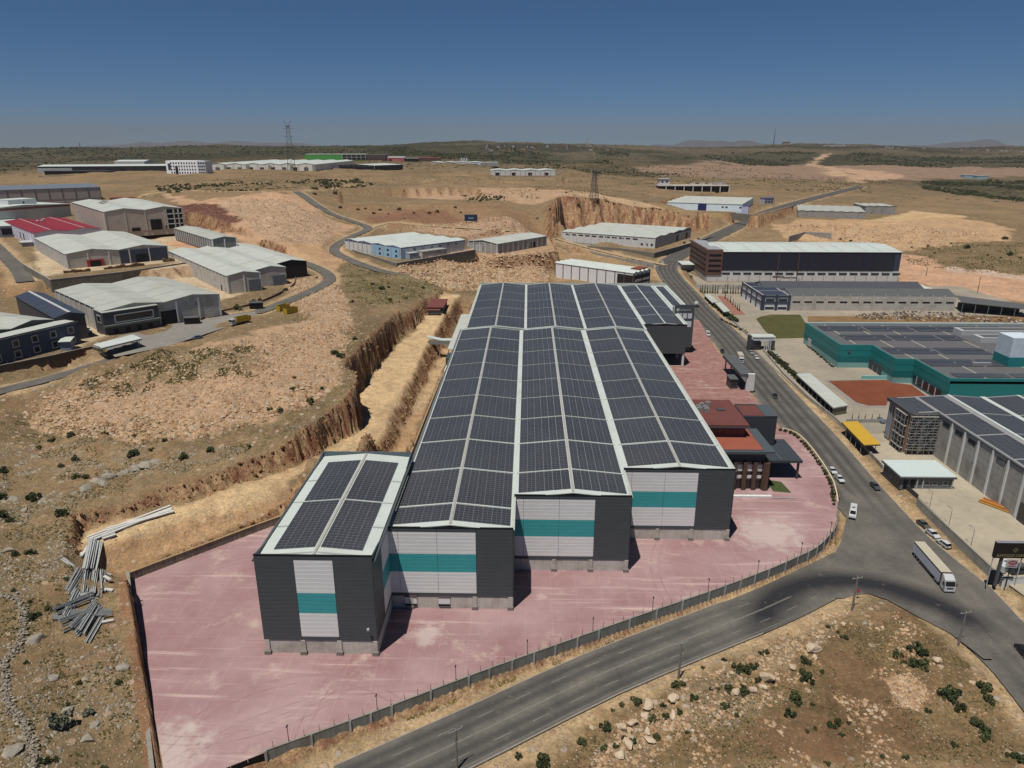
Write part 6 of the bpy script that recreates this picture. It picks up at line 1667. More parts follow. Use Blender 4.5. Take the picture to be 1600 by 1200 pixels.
def build_walls():
    # long boundary wall with its rods
    b = Gs([(416,1182),(547,1135),(612,1111),(732,1065),(800,1040),(935,992),(1025,960),(1107,932),(1200,897),(1245,877),(1275,862),(1295,842),(1306,825),(1309,790)], 0)
    b = [(x, y) for x, y in spline([(x, y, 0) for x, y in b], 8.0) for _ in (0,)] if False else [p[:2] for p in spline([(x, y, 0.0) for x, y in b], 9.0)]
    o = Gs([(416,1182)], -2)[0]
    pts = [(x, y, 1.35) for x, y in b]
    r = wall_line('boundary_wall', 'long grey concrete wall with thin rods on top between pink yard and road', pts, 4.0, .3, mat('boundary_concrete', (116, 114, 106), .9, .14, .5, dirt=(122, 108, 80), streak=.25), 6.2, cap=mat('weathered_coping', (150, 145, 134), .9, .12, .5), post=M_CONC2, posth=.02)
    base = pts[0]
    rod = MB().tube((0, 0, 0), (0, 0, 1.35), .045, n=5).mesh('fence_rod', M_POST); tall = MB().tube((0, 0, -.6), (0, 0, 3.4), .075, .055, n=6).box(-.12, .12, -.3, .3, 3.25, 3.45).mesh('lamp_pole', M_POST)
    acc = 0; nxt = 1.3; i = 0
    for p, q in zip(pts[:-1], pts[1:]):
        L = math.hypot(q[0] - p[0], q[1] - p[1])
        while nxt < acc + L:
            t = (nxt - acc) / L
            part('lamp_pole' if i % 6 == 1 else 'fence_rod', tall if i % 6 == 1 else rod, r, (p[0] + (q[0] - p[0]) * t - base[0], p[1] + (q[1] - p[1]) * t - base[1], 4.0 + .1))
            nxt += 2.65; i += 1
        acc += L
    # black gate at its low end
    g0, g1 = G(414, 1183, 0), G(306, 1226, 0)
    wall_line('sliding_gate', 'black solid gate at the low left end of the long boundary wall', [(*g0, .9), (*g1, .9)], 2.6, .16, M_BLACK, 3.0, 'gate', panel='gate_panel')
    # retaining walls of the pink yard
    ret = mat('retaining_concrete', (120, 112, 100), .95, .2, .5, dirt=(96, 84, 70), streak=.3)
    l = [(*p, 2.1) for p in Gs([(205,906),(400,831),(480,802)], 0)]
    wall_line('retaining_wall', 'dark retaining wall between the pink yard and the sandy terrace above', l, 2.6, .5, ret, 5.0, cap=mat('earthy_coping', (172, 146, 108), .95, .2, .8))
    l = [(-57.6, 171.6, 2.0), (-39.2, 176.2, 2.0), (-38.3, 300, 2.2), (-34.4, 331, 2.4), (-34.4, 431, 3)]
    wall_line('retaining_wall', 'thin dark wall along the lane on the uphill side of the solar factory', l, 2.6, .4, ret, 6.0, cap=MATS['earthy_coping'])
    l = [(*p, z) for p, z in zip(Gs([(205,907),(212,960),(221,1035),(234,1120),(243,1200),(250,1260)], 0), (2.6, 2.4, 2.2, 1.9, 1.7, 1.6))]
    l = [(x - .5, y, z) for x, y, z in l]
    wall_line('retaining_wall', 'pale topped wall along the left edge of the pink yard', l, 3.2, .6, ret, 4.0, cap=mat('weathered_coping', (150, 145, 134), .9, .12, .5))
    # hedge and fence round the bend
    h = [p[:2] for p in spline([(x, y, 0.) for x, y in Gs([(1309,788),(1303,757),(1283,722),(1258,690),(1240,676),(1222,671)], 0)], 6)]
    wall_line('low_fence_wall', 'low pale wall with clipped shrubs round the bend of the pink yard', [(*p, .7) for p in h], 2.6, .3, mat('fence_wall_render', (172, 162, 132), .9, .12, .5), 4.0)
    # street wall on the right
    sw = mat('street_wall_concrete', (132, 130, 124), .9, .12, .5, dirt=(116, 110, 98), streak=.15)
    l = W3([(1434,779),(1480,822),(1553.5,890)], 1.2)
    wall_line('street_wall', 'smooth grey concrete wall behind the row of parked cars', l, 3.6, .35, sw, 7.0, cap=mat('weathered_coping', (150, 145, 134), .9, .12, .5))
    l = W3([(1562,893),(1569,904),(1612,901)], 1.2)
    wall_line('corner_wall', 'light concrete corner wall beneath the black sign board', l, 4.0, .35, M_CONC3, 5.0, cap=M_CONC2)
    a = G(1551, 916, -2); k = thing('gate_pillar', 'dark grey slab pillar between street wall and corner wall', 'pillar', (a[0] + .3, a[1] + .8, -2), math.radians(-40))
    MB().box(-1.0, 1.0, -.6, .6, -.2, 3.6).obj('slab', M_OFF, k); MB().box(-1.05, 1.05, -.65, .65, 3.6, 3.75).obj('cap', M_GUT, k)
    # verge walls along the main road, east side
    l = [(*p, .5) for p in Gs([(1116,474),(1150,507),(1168,525)], -.5)]
    wall_line('verge_wall', 'low grey wall with a hedge behind it north of the small gate lodge', l, 1.6, .3, sw, 6.0)
    l = [(*p, .6) for p in Gs([(1192,548),(1226,588),(1262,622),(1305,656),(1342,692),(1379,732)], -.6)]
    wall_line('verge_wall', 'long low grey wall along the verge before the white carport', l, 1.8, .3, sw, 6.0)
    l = [(*p, .9) for p in Gs([(1381,734),(1406,757)], -.6)]
    wall_line('yard_gate', 'dark sliding gate rail beside the grey gatehouse', l, 1.5, .12, M_OFF, 4.0, 'gate', panel='gate_panel')
    l = [(*p, .9) for p in Gs([(1409,758),(1434,780)], -.6)]
    wall_line('yard_gate', 'dark sliding gate between gatehouse and smooth street wall', l, 1.5, .12, M_OFF, 4.0, 'gate', panel='gate_panel')
    l = [(*p, 1.0) for p in Gs([(1322,660),(1387,660)], -.4)]
    wall_line('garden_wall', 'grey wall with a row of young conifers beyond the yellow canopy', l, 1.6, .3, M_CONC2, 6.0)
    l = [(*p, 3.2) for p in Gs([(1086,452),(1164,452)], -.4)]
    wall_line('garden_wall', 'tall plain wall behind the row of cypresses', l, 4.0, .4, M_CONC, 8.0)
    # terraces on the left
    dk = mat('dark_retaining_masonry', (84, 72, 62), .95, .22, .35, bump=.5, streak=.3)
    wall_line('terrace_wall', 'high dark retaining wall under the charcoal office at the left edge', W3([(-30,578),(0,571),(77,556),(144,541),(160,546)], 25.5), 9, .5, dk, 9.0, cap=mat('weathered_coping', (150, 145, 134), .9, .12, .5))
    rods = MB().tube((0, 0, 0), (0, 0, 1.4), .05, n=5).mesh('fence_rod', M_STEEL)
    k = thing('terrace_fence', 'thin posts along the top of the high dark terrace wall', 'fence', (*G(0, 571, 25.5), 25.6))
    for u, v in ((0,571),(12,568.5),(24,566),(36,563.5),(48,561.2),(60,559),(72,557),(84,554),(96,551.5),(108,549),(120,546.5),(132,544)):
        p = G(u, v, 25.5); part('fence_rod', rods, k, (p[0] - k.location.x, p[1] - k.location.y, 0))
    st = mat('stone_masonry', (104, 100, 90), .95, .25, .4, bump=.6, streak=.2)
    wall_line('terrace_wall', 'tall stone wall carrying the upper yard behind the two-bay warehouse', W3([(36,412),(79,437),(190,425),(303,408),(318,399)], 31.8), 8.5, .6, st, 8.0, cap=M_CONC2)
    wall_line('terrace_wall', 'dark stone wall round the terrace of the blue cornered factory', W3([(536,385),(560,393),(620,411),(742,390)], 25.2), 7, .6, st, 9.0, cap=M_CONC2)
    wall_line('terrace_wall', 'stone wall round the yard of the broad warehouse below the quarry face', W3([(918,384),(970,388),(1022,395),(1060,385),(1087,377),(1116,368)], 9.4), 7, .6, st, 10.0, cap=M_CONC2)
    wall_line('low_fence_wall', 'low wall and rail running from the quarry face towards the road junction', W3([(862,374),(930,394),(975,404),(1022,411)], 6.5), 4, .3, M_CONC2, 8.0)
    wall_line('curved_wall', 'curving dark wall along the narrow road below the stepped warehouse', [(x, y, 25.9) for x, y, z in spline([(*p, 0.) for p in Gs([(462,428),(460,444),(439,458),(397,476),(335,490),(314,500)], 25)], 8)], 3.4, .4, dk, 6.0)
    wall_line('terrace_wall', 'grey retaining wall under the white zigzag roofed hall', W3([(750,274),(868,275.5),(881,263)], 50.4), 13, .8, M_CONC2, 14.0, cap=mat('weathered_coping', (150, 145, 134), .9, .12, .5))
    wall_line('terrace_wall', 'long grey retaining wall in front of the slate roofed hall', W3([(70,306.5),(150,299),(225,290.5)], 48.6), 17, .8, mat('old_retaining', (116, 110, 102), .9, .15, .2, streak=.2), 14.0, cap=mat('weathered_coping', (150, 145, 134), .9, .12, .5))
    wall_line('terrace_wall', 'dark wall round the yard of the pale blue hall', W3([(1085,331),(1140,332),(1184,336),(1240,321.5)], 26.4), 8, .6, st, 12.0, cap=M_CONC2)
    wall_line('terrace_wall', 'grey plinth wall along the front of the plateau factories', W3([(60,275),(205,271.5),(262,269),(330,268)], 58.5), 6, .8, M_CONC2, 20.0)
    wall_line('terrace_wall', 'dark plinth wall in front of the dark open hall', W3([(505,266),(590,268.5),(592,266)], 57.5), 8, .8, M_CONC2, 16.0)
    l = W3([(1233,369),(1258,362),(1300,364)], 15.0)
    wall_line('block_wall', 'short dark block wall set into the pale tip slope', l, 6, .8, M_CONC2, 8.0)
build_walls()

# ------------------------------------------------------------------ canopies and small buildings
def canopy(name, label, px, z, zg, m, under=None, end=None, npost=5):
    P = [G(u, v, z) for u, v in px]           # far left, far right, near right, near left
    a = np.array(P[3]); root = thing(name, label, 'canopy', (a[0], a[1], zg))
    q = [(x - a[0], y - a[1]) for x, y in P]
    MB().prism(q, z - zg, z - zg + .25).obj('roof', m, root)
    MB().prism([(x * .99 + .02, y * .99) for x, y in q], z - zg - .35, z - zg - .01).obj('fascia', under or M_STEEL, root)
    pm = MB().tube((0, 0, 0), (0, 0, z - zg - .3), .12, n=6).mesh('post', M_STEEL)
    for i in range(npost):
        t = (i + .3) / npost
        for A, B in ((q[3], q[0]), (q[2], q[1])):
            cx, cy = A[0] + (B[0] - A[0]) * t, A[1] + (B[1] - A[1]) * t
            mx, my = sum(p[0] for p in q) / 4, sum(p[1] for p in q) / 4
            part('post', pm, root, (cx + (mx - cx) * .12, cy + (my - cy) * .12, 0))
    if end is not None:
        A, B = np.array(q[3]), np.array(q[2]); d = (B - A) / np.linalg.norm(B - A)
        MB().prism([tuple(A + d * .2 + (.0, .35)), tuple(B - d * .2 + (.0, .35)), tuple(B - d * .2 + (0, .55)), tuple(A + d * .2 + (0, .55))], -.3, z - zg - .36).obj('end_wall', end, root)
    return root
def build_small():
    canopy('carport', 'long white carport over parked cars beside the narrow hillside road', [(146,539),(207.5,523.5),(222,529.5),(160,544.5)], 28.2, 24.8, M_WHITE)
    canopy('carport', 'long white canopy with glass end wall beside the red earth plot', [(1244,585),(1266,584),(1325,634),(1302,638)], 3.0, -.5, M_WHITE2, end=mat('green_glass_end', (120, 122, 104), .3, .1, .5), npost=8)
    canopy('carport', 'yellow flat canopy on the pale yard beside the street', [(1315,660),(1340,659),(1376,695),(1350,696)], 3.2, -.5, mat('yellow_sheet', (206, 166, 58), .6, .06, .3), M_OFF, npost=4)
    canopy('parking_canopy', 'first narrow white parking canopy beside the cypress garden', [(1100,461),(1109,460.5),(1123,472),(1113,473.5)], 2.6, -.5, M_WHITE2, npost=3)
    canopy('parking_canopy', 'second narrow white parking canopy beside the cypress garden, nearer the camera', [(1117,473.5),(1126,472.5),(1141,486.5),(1131,488)], 2.6, -.5, M_WHITE2, npost=3)
    # gate lodge on the far side of the road
    a = G(1170, 548, -.5); k = thing('gate_lodge', 'small white roofed gate lodge with dark portal frames beside the main road', 'gatehouse', (a[0], a[1], -.5))
    MB().box(1.5, 13.5, 1, 7, 6.6, 7.2).obj('roof', M_WHITE, k); MB().box(-.6, .8, 0, 2.5, 0, 8).obj('portal', M_OFF, k); MB().box(2.2, 6.5, 1.4, 6.4, 0, 4.4).obj('cabin', M_GLASS, k)
    MB().box(2.0, 12.8, 1.2, 1.6, 5.2, 6.6).obj('fascia', M_CONC3, k)
    sm = MB().box(-.28, .28, -.1, .1, 0, 5.2).mesh('slat', M_FRAME)
    for q in range(4): part('slat', sm, k, (8.2 + q * .95, .8, 0))
    MB().box(11.8, 13.2, .6, 6.8, 0, 5.2).obj('portal', M_OFF, k)
    # portal of the solar factory
    a = G(1165, 611, 0); k = thing('entrance_portal', 'grey and charcoal entrance portal with a tall pale pylon slab by the road', 'gate', (a[0], a[1], 0))
    MB().box(0, 3.4, 0, 1.3, 0, 7.6).obj('pylon', M_CONC3, k)
    MB().hexa([(-2.8, -.2, 6.4), (0.4, -.2, 6.4), (.4, 30, 6.4), (-2.8, 30, 6.4), (-2.8, -.2, 7.7), (.4, -.2, 7.7), (.4, 30, 7.7), (-2.8, 30, 7.7)]).obj('beam', mat('portal_grey', (96, 98, 100), .7), k)
    MB().box(.42, 2.6, 1.4, 30, 6.9, 7.5).obj('roof', mat('portal_grey', (96, 98, 100)), k)
    MB().box(-6, -2.9, 3, 9, 0, 4.2).obj('guard_room', M_OFF, k); MB().box(-6.3, -2.7, 2.6, 9.4, 4.2, 4.5).obj('guard_roof', M_GREYR, k); MB().box(-5.6, -3.2, 2.93, 3.0, 1.2, 2.6).obj('window', M_GLASS, k)
    pm = MB().box(-.25, .25, -.25, .25, 0, 6.4).mesh('column', M_OFF)
    for y in (10, 20, 29): part('column', pm, k, (-1.2, y, 0))
    # rust coloured cabin on the haul bench
    a = hit(672, 493); k = thing('site_cabin', 'rust brown cabin with a small porch roof at the end of the haul bench', 'cabin', (a.x - 2, a.y, a.z - .4))
    rb = mat('rust_cabin_roof', (124, 72, 66), .7, .1, .5)
    boxp('wall', k, M_OFF, 0, 8.6, 4, 26, 0, 4.0); boxp('roof', k, rb, -.4, 9.2, 3.4, 26.5, 4.0, 4.3); boxp('porch_roof', k, rb, -.2, 7.6, -.6, 2.9, 3.3, 3.5)
    for x in (.2, 7.2): boxp('post', k, M_POST, x - .1, x + .1, -.3, -.1, 0, 3.3)
    # bridge canopy from bench to factory
    a = (-38.5, 331.0); k = thing('footbridge', 'white cranked footbridge roof from the haul bench to the factory side', 'bridge', (*a, 6))
    MB().hexa([(-10, 0, 6.2), (-3, 0, 4.6), (-3, 4, 4.6), (-10, 4, 6.2), (-10, 0, 6.6), (-3, 0, 5), (-3, 4, 5), (-10, 4, 6.6)]).obj('roof', M_WHITE, k); MB().box(-2.98, 4, 0, 4, 4.6, 5.0).obj('roof', M_WHITE, k)
    MB().box(-9.6, 4, .05, .2, 2.9, 4.58).obj('side_panel', M_STEEL, k); boxp('post', k, M_STEEL, -4.2, -3.8, .4, .8, -6, 4.6); boxp('post', k, M_STEEL, 2, 2.4, .4, .8, -6, 4.6)
    # steel stair stage by the tall block
    a = G(631, 716, 5); k = thing('steel_stage', 'small steel stair platform at the back of the tall block', 'platform', (-37.5, 181.0, 2))
    boxp('deck', k, M_STEEL, -4, 3.4, 0, 3, 4.6, 4.8)
    for x in (-3.8, -1.4, 1, 3.2): boxp('post', k, M_POST, x - .1, x + .1, .1, .3, -1, 4.6); boxp('post', k, M_POST, x - .1, x + .1, 2.7, 2.9, -1, 5.7)
    boxp('rail', k, M_STEEL, -4, 3.4, 2.75, 2.85, 5.6, 5.7)
    # black sign board
    y = 149.0
    p0 = Y(1553, 872, y); p1 = Y(1556, 848.5, y)
    k = thing('sign_board', 'black carpet company sign board on posts over the corner wall', 'sign', (p0[0], y, -.5))
    z0, z1 = p0[2] + .5, p1[2] + .5; Wd = 13.6
    boxp('board', k, mat('sign_black', (40, 36, 32), .5, .05, .5), 0, Wd, 0, .9, z0, z1); boxp('top_cover', k, mat('sign_top', (136, 138, 144), .5), -.05, Wd + .05, -.05, .95, z1, z1 + .12)
    gold = mat('sign_gold', (150, 138, 104), .5, .1, 1)
    text('lettering', 'BAROQUE CARPET', k, (.5, -.02, z0 + .38), 1.02, gold, align='LEFT', scale=(.86, 1, 1))
    em = MB(); c = (4.55, z0 + 2.25)
    for i in range(8):
        t = i * math.pi / 4; r = .72 if i % 2 == 0 else .5
        u = (c[0] + math.cos(t) * r, c[1] + math.sin(t) * r); q = (-math.sin(t) * .16, math.cos(t) * .16)
        w = (c[0] + math.cos(t) * .2, c[1] + math.sin(t) * .2)
        em.poly([(w[0], -.05, w[1]), (((w[0] + u[0]) / 2 + q[0]), -.05, (w[1] + u[1]) / 2 + q[1]), (u[0], -.05, u[1]), (((w[0] + u[0]) / 2 - q[0]), -.05, (w[1] + u[1]) / 2 - q[1])][::-1])
    em.obj('emblem', gold, k)
    pm = MB().box(-.08, .08, -.08, .08, 0, z0).mesh('post', M_FRAME)
    for x in (.15, 6.9, 13.2): part('post', pm, k, (x, .5, 0))
    boxp('strut', k, M_GREYR, 1.9, 2.5, .3, .8, 0, z0)
    k = thing('oval_sign', 'white panel with a red oval emblem under the black sign board', 'sign', (p0[0] + 3.0, y - .3, -.5))
    zt = z0 - .15; boxp('panel', k, M_FRAME, 0, 2.7, 0, .12, zt - 2.2, zt)
    ov = MB(); ov.poly([(1.45 + 1.05 * math.cos(t), -.02, zt - .85 + .58 * math.sin(t)) for t in np.linspace(0, 2 * math.pi, 24, endpoint=False)]); ov.obj('oval', mat('sign_red', (168, 60, 72), .5), k)
    text('lettering', 'DAF', k, (1.45, -.03, zt - 1.08), .66, M_FRAME); boxp('red_line', k, mat('sign_red', (168, 60, 72)), .45, 2.45, -.03, 0, zt - 1.86, zt - 1.66)
    boxp('post', k, M_POST, 1.2, 1.4, .13, .3, 0, zt - 2.2)
    # blue billboard in the middle distance
    a = hit(736, 348); k = thing('billboard', 'dark blue billboard standing alone on the brown slope', 'billboard', tuple(a))
    boxp('board', k, mat('billboard_blue', (44, 62, 88), .6), -6.5, 6.5, 0, .4, 1.6, 8.0); boxp('print_line', k, M_SKYB, -2.5, 2.8, -.03, 0, 4.2, 4.9)
    for x in (-4.5, 4.5): boxp('post', k, M_POST, x - .2, x + .2, .42, .8, -1, 7.5)
    # road sign by the pole
    a = hit(1339, 936); k = thing('road_sign', 'small red and white road sign at the tip of the junction', 'sign', tuple(a))
    MB().tube((0, 0, -.2), (0, 0, 2.7), .05, n=5).obj('post', M_POST, k); MB().box(-.4, .4, -.05, -.02, 1.8, 2.9).obj('plate', mat('sign_pink', (176, 84, 96), .6), k)
build_small()

# ------------------------------------------------------------------ poles and masts
def util_pole(u, v, vt, label, arm=1):
    a = hit(u, v); top = Y(u + 0, vt, a.y)[2]; h = max(7.5, top - a.z)
    k = thing('utility_pole', label, 'pole', tuple(a), math.radians(rng.uniform(10, 40)), 'concrete power poles along the front road')
    MB().tube((0, 0, -.5), (0, 0, h), .27, .14, n=8).obj('shaft', mat('pole_concrete', (138, 132, 124), .9, .1, 2), k)
    MB().beam((-1.35, 0, h - .1), (1.35, 0, h - .1), .12, .14).obj('crossarm', M_STEEL, k)
    im = MB().tube((0, 0, 0), (0, 0, .32), .09, .06, n=6).mesh('insulator', mat('porcelain', (190, 186, 178), .3))
    for x in (-1.2, 0, 1.2): part('insulator', im, k, (x, 0, h - .02))
    for q in (1.6, 2.1): MB().beam((-.35, 0, h - q), (.35, 0, h - q), .1, .1).obj('bracket', M_GUT, k)
def lamp(u, v, vt, label, z=-.5, group='thin lamp posts on the pale yard'):
    a = G(u, v, z); h = Y(u, vt, a[1])[2] - z
    k = thing('lamp_post', label, 'lamp', (a[0], a[1], z), math.radians(100), group)
    MB().tube((0, 0, 0), (0, 0, h), .08, .05, n=6).tube((0, 0, h), (1.4, 0, h + .25), .05, n=5).obj('pole', M_GUT, k); MB().box(1.2, 1.9, -.14, .14, h + .2, h + .32).obj('lamp_head', M_STEEL, k)
def mast(u, v, vt, w0, w1, label, name='lattice_mast', arms=(), red=None):
    a = hit(u, v); h = Y(u, vt, a.y)[2] - a.z
    k = thing(name, label, 'mast', tuple(a), math.radians(20))
    m = mat('mast_steel', (92, 92, 98), .6, .1, .5); mr = mat('mast_red', (150, 92, 100), .6, .1, .5)
    hm = h * .9; n = 9
    lv = [(hm * (1 - (1 - i / n) ** 1.25), ) for i in range(n + 1)]
    wd = lambda z: (w0 + (w1 - w0) * min(1, (z / hm) ** .75)) / 2
    mb = MB()
    for sx, sy in ((-1, -1), (1, -1), (1, 1), (-1, 1)):
        for i in range(n):
            z0, z1 = lv[i][0], lv[i + 1][0]
            leg = MB().beam((sx * wd(z0), sy * wd(z0), z0), (sx * wd(z1), sy * wd(z1), z1), .34, .34)
            mb.v, mb.f, mb.m = mb.v + leg.v, mb.f + [tuple(q + len(mb.v) for q in f) for f in leg.f], mb.m + leg.m
        mb.obj('leg', m, k); mb = MB()
    br = MB()
    cs = ((-1, -1), (1, -1), (1, 1), (-1, 1))
    for i in range(n):
        z0, z1 = lv[i][0], lv[i + 1][0]
        for c in range(4):
            A, B = cs[c], cs[(c + 1) % 4]
            br.beam((A[0] * wd(z0), A[1] * wd(z0), z0), (B[0] * wd(z1), B[1] * wd(z1), z1), .2, .2); br.beam((B[0] * wd(z0), B[1] * wd(z0), z0), (A[0] * wd(z1), A[1] * wd(z1), z1), .2, .2)
            br.beam((A[0] * wd(z1), A[1] * wd(z1), z1), (B[0] * wd(z1), B[1] * wd(z1), z1), .2, .2)
    br.obj('bracing', m, k, kind='stuff')
    w = w1 / 2
    MB().box(-w - .6, w + .6, -w - .6, w + .6, hm - 2.4, hm - 1.0).obj('platform', m, k)
    for s in (-1, 1): MB().beam((s * w * .6, 0, hm), (s * w * 2.6, 0, h), .5, .5).obj('horn', mr if red else m, k)
    for zf, L in arms:
        z = hm * zf
        for s in (-1, 1):
            MB().beam((s * wd(z), 0, z), (s * L, 0, z), .35, .35).beam((s * wd(z), 0, z + 2.2), (s * L, 0, z), .25, .25).obj('crossarm', m, k)
util_pole(1331, 954, 903, 'concrete power pole at the tip of the road junction')
util_pole(1497, 1009, 957, 'concrete power pole beside the right branch of the junction')
util_pole(1060, 1061, 1005, 'concrete power pole halfway along the front road')
util_pole(714, 1204, 1141, 'concrete power pole at the bottom edge of the picture')
lamp(1452.5, 793, 770, 'thin lamp post on the pale yard, nearest the gatehouse')
lamp(1482.5, 821, 796, 'thin lamp post on the pale yard, middle one of three')
lamp(1517, 853, 827, 'thin lamp post on the pale yard, nearest the black sign board')
mast(456, 267, 188, 13, 4.2, 'tall lattice mast with red horns standing before the long plateau hall', arms=((.55, 9), (.75, 8), (.93, 8)), red=True)
mast(928, 312, 262, 9, 2.6, 'grey lattice pylon on the dry slope above the quarry face', 'lattice_pylon', arms=((.7, 5), (.85, 5), (.97, 4)))
for u, v, vt, lab in ((1447, 431, 418, 'thin dark pole beside the pinkish dirt ground, left one'), (1527, 458, 433, 'thin dark pole beside the pinkish dirt ground, right one')):
    a = hit(u, v); h = Y(u, vt, a.y)[2] - a.z; k = thing('wooden_pole', lab, 'pole', tuple(a), 0, 'poles beside the pinkish dirt ground')
    MB().tube((0, 0, -.5), (0, 0, h), .22, .15, n=6).obj('shaft', M_POST, k); MB().beam((-1, 0, h - .4), (1, 0, h - .4), .14, .14).obj('crossarm', M_POST, k)
for u, v, vt, lab in ((1209, 224, 201, 'thin radio mast on the skyline left of the hilltop house'), (125, 230, 222, 'small pylon on the left skyline')):
    a = Y(u, v, 4300 if u > 1000 else 4100); k = thing('skyline_mast', lab, 'mast', (a[0], a[1], h_fast(a[0], a[1])))
    h = Y(u, vt, a[1])[2] - float(h_fast(a[0], a[1])); MB().beam((-1.6, 0, 0), (0, 0, h), 1.4, 1.4).beam((1.6, 0, 0), (0, 0, h), 1.4, 1.4).obj('shaft', M_POST, k)
# ------------------------------------------------------------------ vehicles
M_TYRE = mat('tyre_rubber', (34, 34, 35), .9, .1, 2); M_RIM = mat('wheel_rim', (140, 142, 144), .4, .1, 2, spec=.5)
M_LAMPW = mat('headlight_glass', (206, 208, 206), .2, .05, 2, spec=.6); M_LAMPR = mat('tail_light', (140, 30, 28), .3, .05, 2)
M_CARGL = mat('car_glass', (26, 30, 36), .08, .05, 1, spec=.7)
VC = {}
def paint(name, rgb): return mat('paint_' + name, rgb, .3, .03, 1, spec=.5)
def side_prism(pts, w0, w1, zsplit=None):
    """side profile (x, z) made solid across y; half width w0 at the lowest point to w1 at the highest"""
    zs = [p[1] for p in pts]; lo, hi = min(zs), max(zs)
    hw = lambda z: w0 + (w1 - w0) * (z - lo) / (hi - lo)
    mb = MB(); n = len(pts)
    mb.v = [(x, -hw(z), z) for x, z in pts] + [(x, hw(z), z) for x, z in pts]
    a = sum(pts[i][0] * pts[(i + 1) % n][1] - pts[(i + 1) % n][0] * pts[i][1] for i in range(n))
    f = tuple(range(n)); mb.f = [f if a > 0 else f[::-1], tuple(q + n for q in (f[::-1] if a > 0 else f))]
    for i in range(n):
        j = (i + 1) % n
        q = (i, n + i, n + j, j)
        mb.f.append(q if a > 0 else q[::-1])
    mb.m = [0] * len(mb.f)
    return mb
def wheels(root, xs, hw, r=.33, wid=.22):
    key = ('wheel', r, wid)
    if key not in VC:
        VC[key] = (MB().tube((0, -wid / 2, 0), (0, wid / 2, 0), r, n=14).mesh('wheel', M_TYRE), MB().tube((0, -wid / 2 - .012, 0), (0, wid / 2 + .012, 0), r * .58, n=10).mesh('rim', M_RIM))
    for x in xs:
        for s in (-1, 1):
            w = part('wheel', VC[key][0], root, (x, s * (hw - wid / 2), r)); part('rim', VC[key][1], w)
def vput(root_label, cat, name, p, q, group, z=None):
    a = np.array(p[:2]); b = np.array(q[:2]); c = (a + b) / 2; an = math.atan2(b[1] - a[1], b[0] - a[0])
    zz = z if z is not None else float(h_fast(c[0], c[1]))
    return thing(name, root_label, cat, (c[0], c[1], zz), an, group)
def cached(key, fn):
    if key not in VC: VC[key] = fn()
    return VC[key]
def car(label, pm, p, q, z, kind='sedan', group='cars on the streets and yards', name='car'):
    r = vput(label, 'car', name, p, q, group, z)
    suv = kind == 'wagon'
    H = 1.62 if suv else 1.44
    body = cached(('body', kind, pm.name), lambda: side_prism([(-2.15, .34), (-2.2, .62), (-2.12, .95), (-1.5, .99), (.95, .94), (1.9, .8), (2.15, .6), (2.18, .34)], .86, .82).mesh('body', pm))
    part('body', body, r)
    rear = -2.0 if suv else -1.62
    part('cabin_glass', cached(('cab', kind), lambda: side_prism([(rear - .1, .95), (rear + .28, H - .06), (.15, H - .04), (.98, .93)], .8, .62).mesh('cabin_glass', M_CARGL)), r)
    part('roof', cached(('roof', kind, pm.name), lambda: side_prism([(rear + .22, H - .07), (rear + .4, H), (.05, H), (.24, H - .07)], .66, .6).mesh('roof', pm)), r)
    part('pillar', cached(('pil', kind, pm.name), lambda: MB().box(-.42, -.3, -.775, .775, .95, H - .06).mesh('pillar', pm)), r)
    wheels(r, (-1.32, 1.32), .87)
    hl = cached('hl', lambda: MB().box(-.06, .06, -.2, .2, -.08, .08).mesh('headlight', M_LAMPW)); tl = cached('tl', lambda: MB().box(-.05, .05, -.18, .18, -.1, .1).mesh('tail_light', M_LAMPR))
    for s in (-1, 1): part('headlight', hl, r, (2.1, s * .58, .66)); part('tail_light', tl, r, (-2.14, s * .6, .8))
    part('bumper', cached('bump', lambda: MB().box(2.1, 2.24, -.8, .8, .3, .5).box(-2.28, -2.12, -.8, .8, .32, .52).mesh('bumper', M_GREYR)), r)
    return r
def van(label, pm, p, q, z, name='van', L=5.6, windows=True):
    r = vput(label, 'van', name, p, q, 'vans on the streets', z)
    h = L / 2
    part('body', cached(('vb', L, pm.name), lambda: side_prism([(-h, .38), (-h, 2.1), (-h + .25, 2.3), (h - 1.6, 2.3), (h - .75, 1.35), (h - .1, 1.1), (h, .75), (h, .38)], .98, .86).mesh('body', pm)), r)
    part('windscreen', cached(('vw', L), lambda: MB().hexa([(h - .78, -.78, 1.4), (h - .72, -.78, 1.4), (h - .72, .78, 1.4), (h - .78, .78, 1.4), (h - 1.5, -.72, 2.16), (h - 1.42, -.72, 2.18), (h - 1.42, .72, 2.18), (h - 1.5, .72, 2.16)]).mesh('windscreen', M_CARGL)), r)
    if windows:
        for s in (-1, 1):
            part('side_window', cached(('vs', L, s), lambda: MB().hexa([(-h + .5, s * .90, 1.4), (h - 1.3, s * .90, 1.4), (h - 1.3, s * .95, 1.4), (-h + .5, s * .95, 1.4), (-h + .5, s * .85, 1.95), (h - 1.65, s * .85, 1.95), (h - 1.65, s * .91, 1.95), (-h + .5, s * .91, 1.95)]).mesh('side_window', M_CARGL)), r)
    part('roof_hatch', cached('rh', lambda: MB().box(-.5, .3, -.4, .4, 2.29, 2.38).mesh('roof_hatch', M_GREYR)), r)
    wheels(r, (-h + 1.1, h - 1.1), .97, .36)
    for s in (-1, 1): part('headlight', cached('hl', lambda: None), r, (h - .02, s * .7, .85))
    part('bumper', cached(('vbump', L), lambda: MB().box(h - .08, h + .08, -.9, .9, .36, .6).mesh('bumper', M_GREYR)), r)
    return r
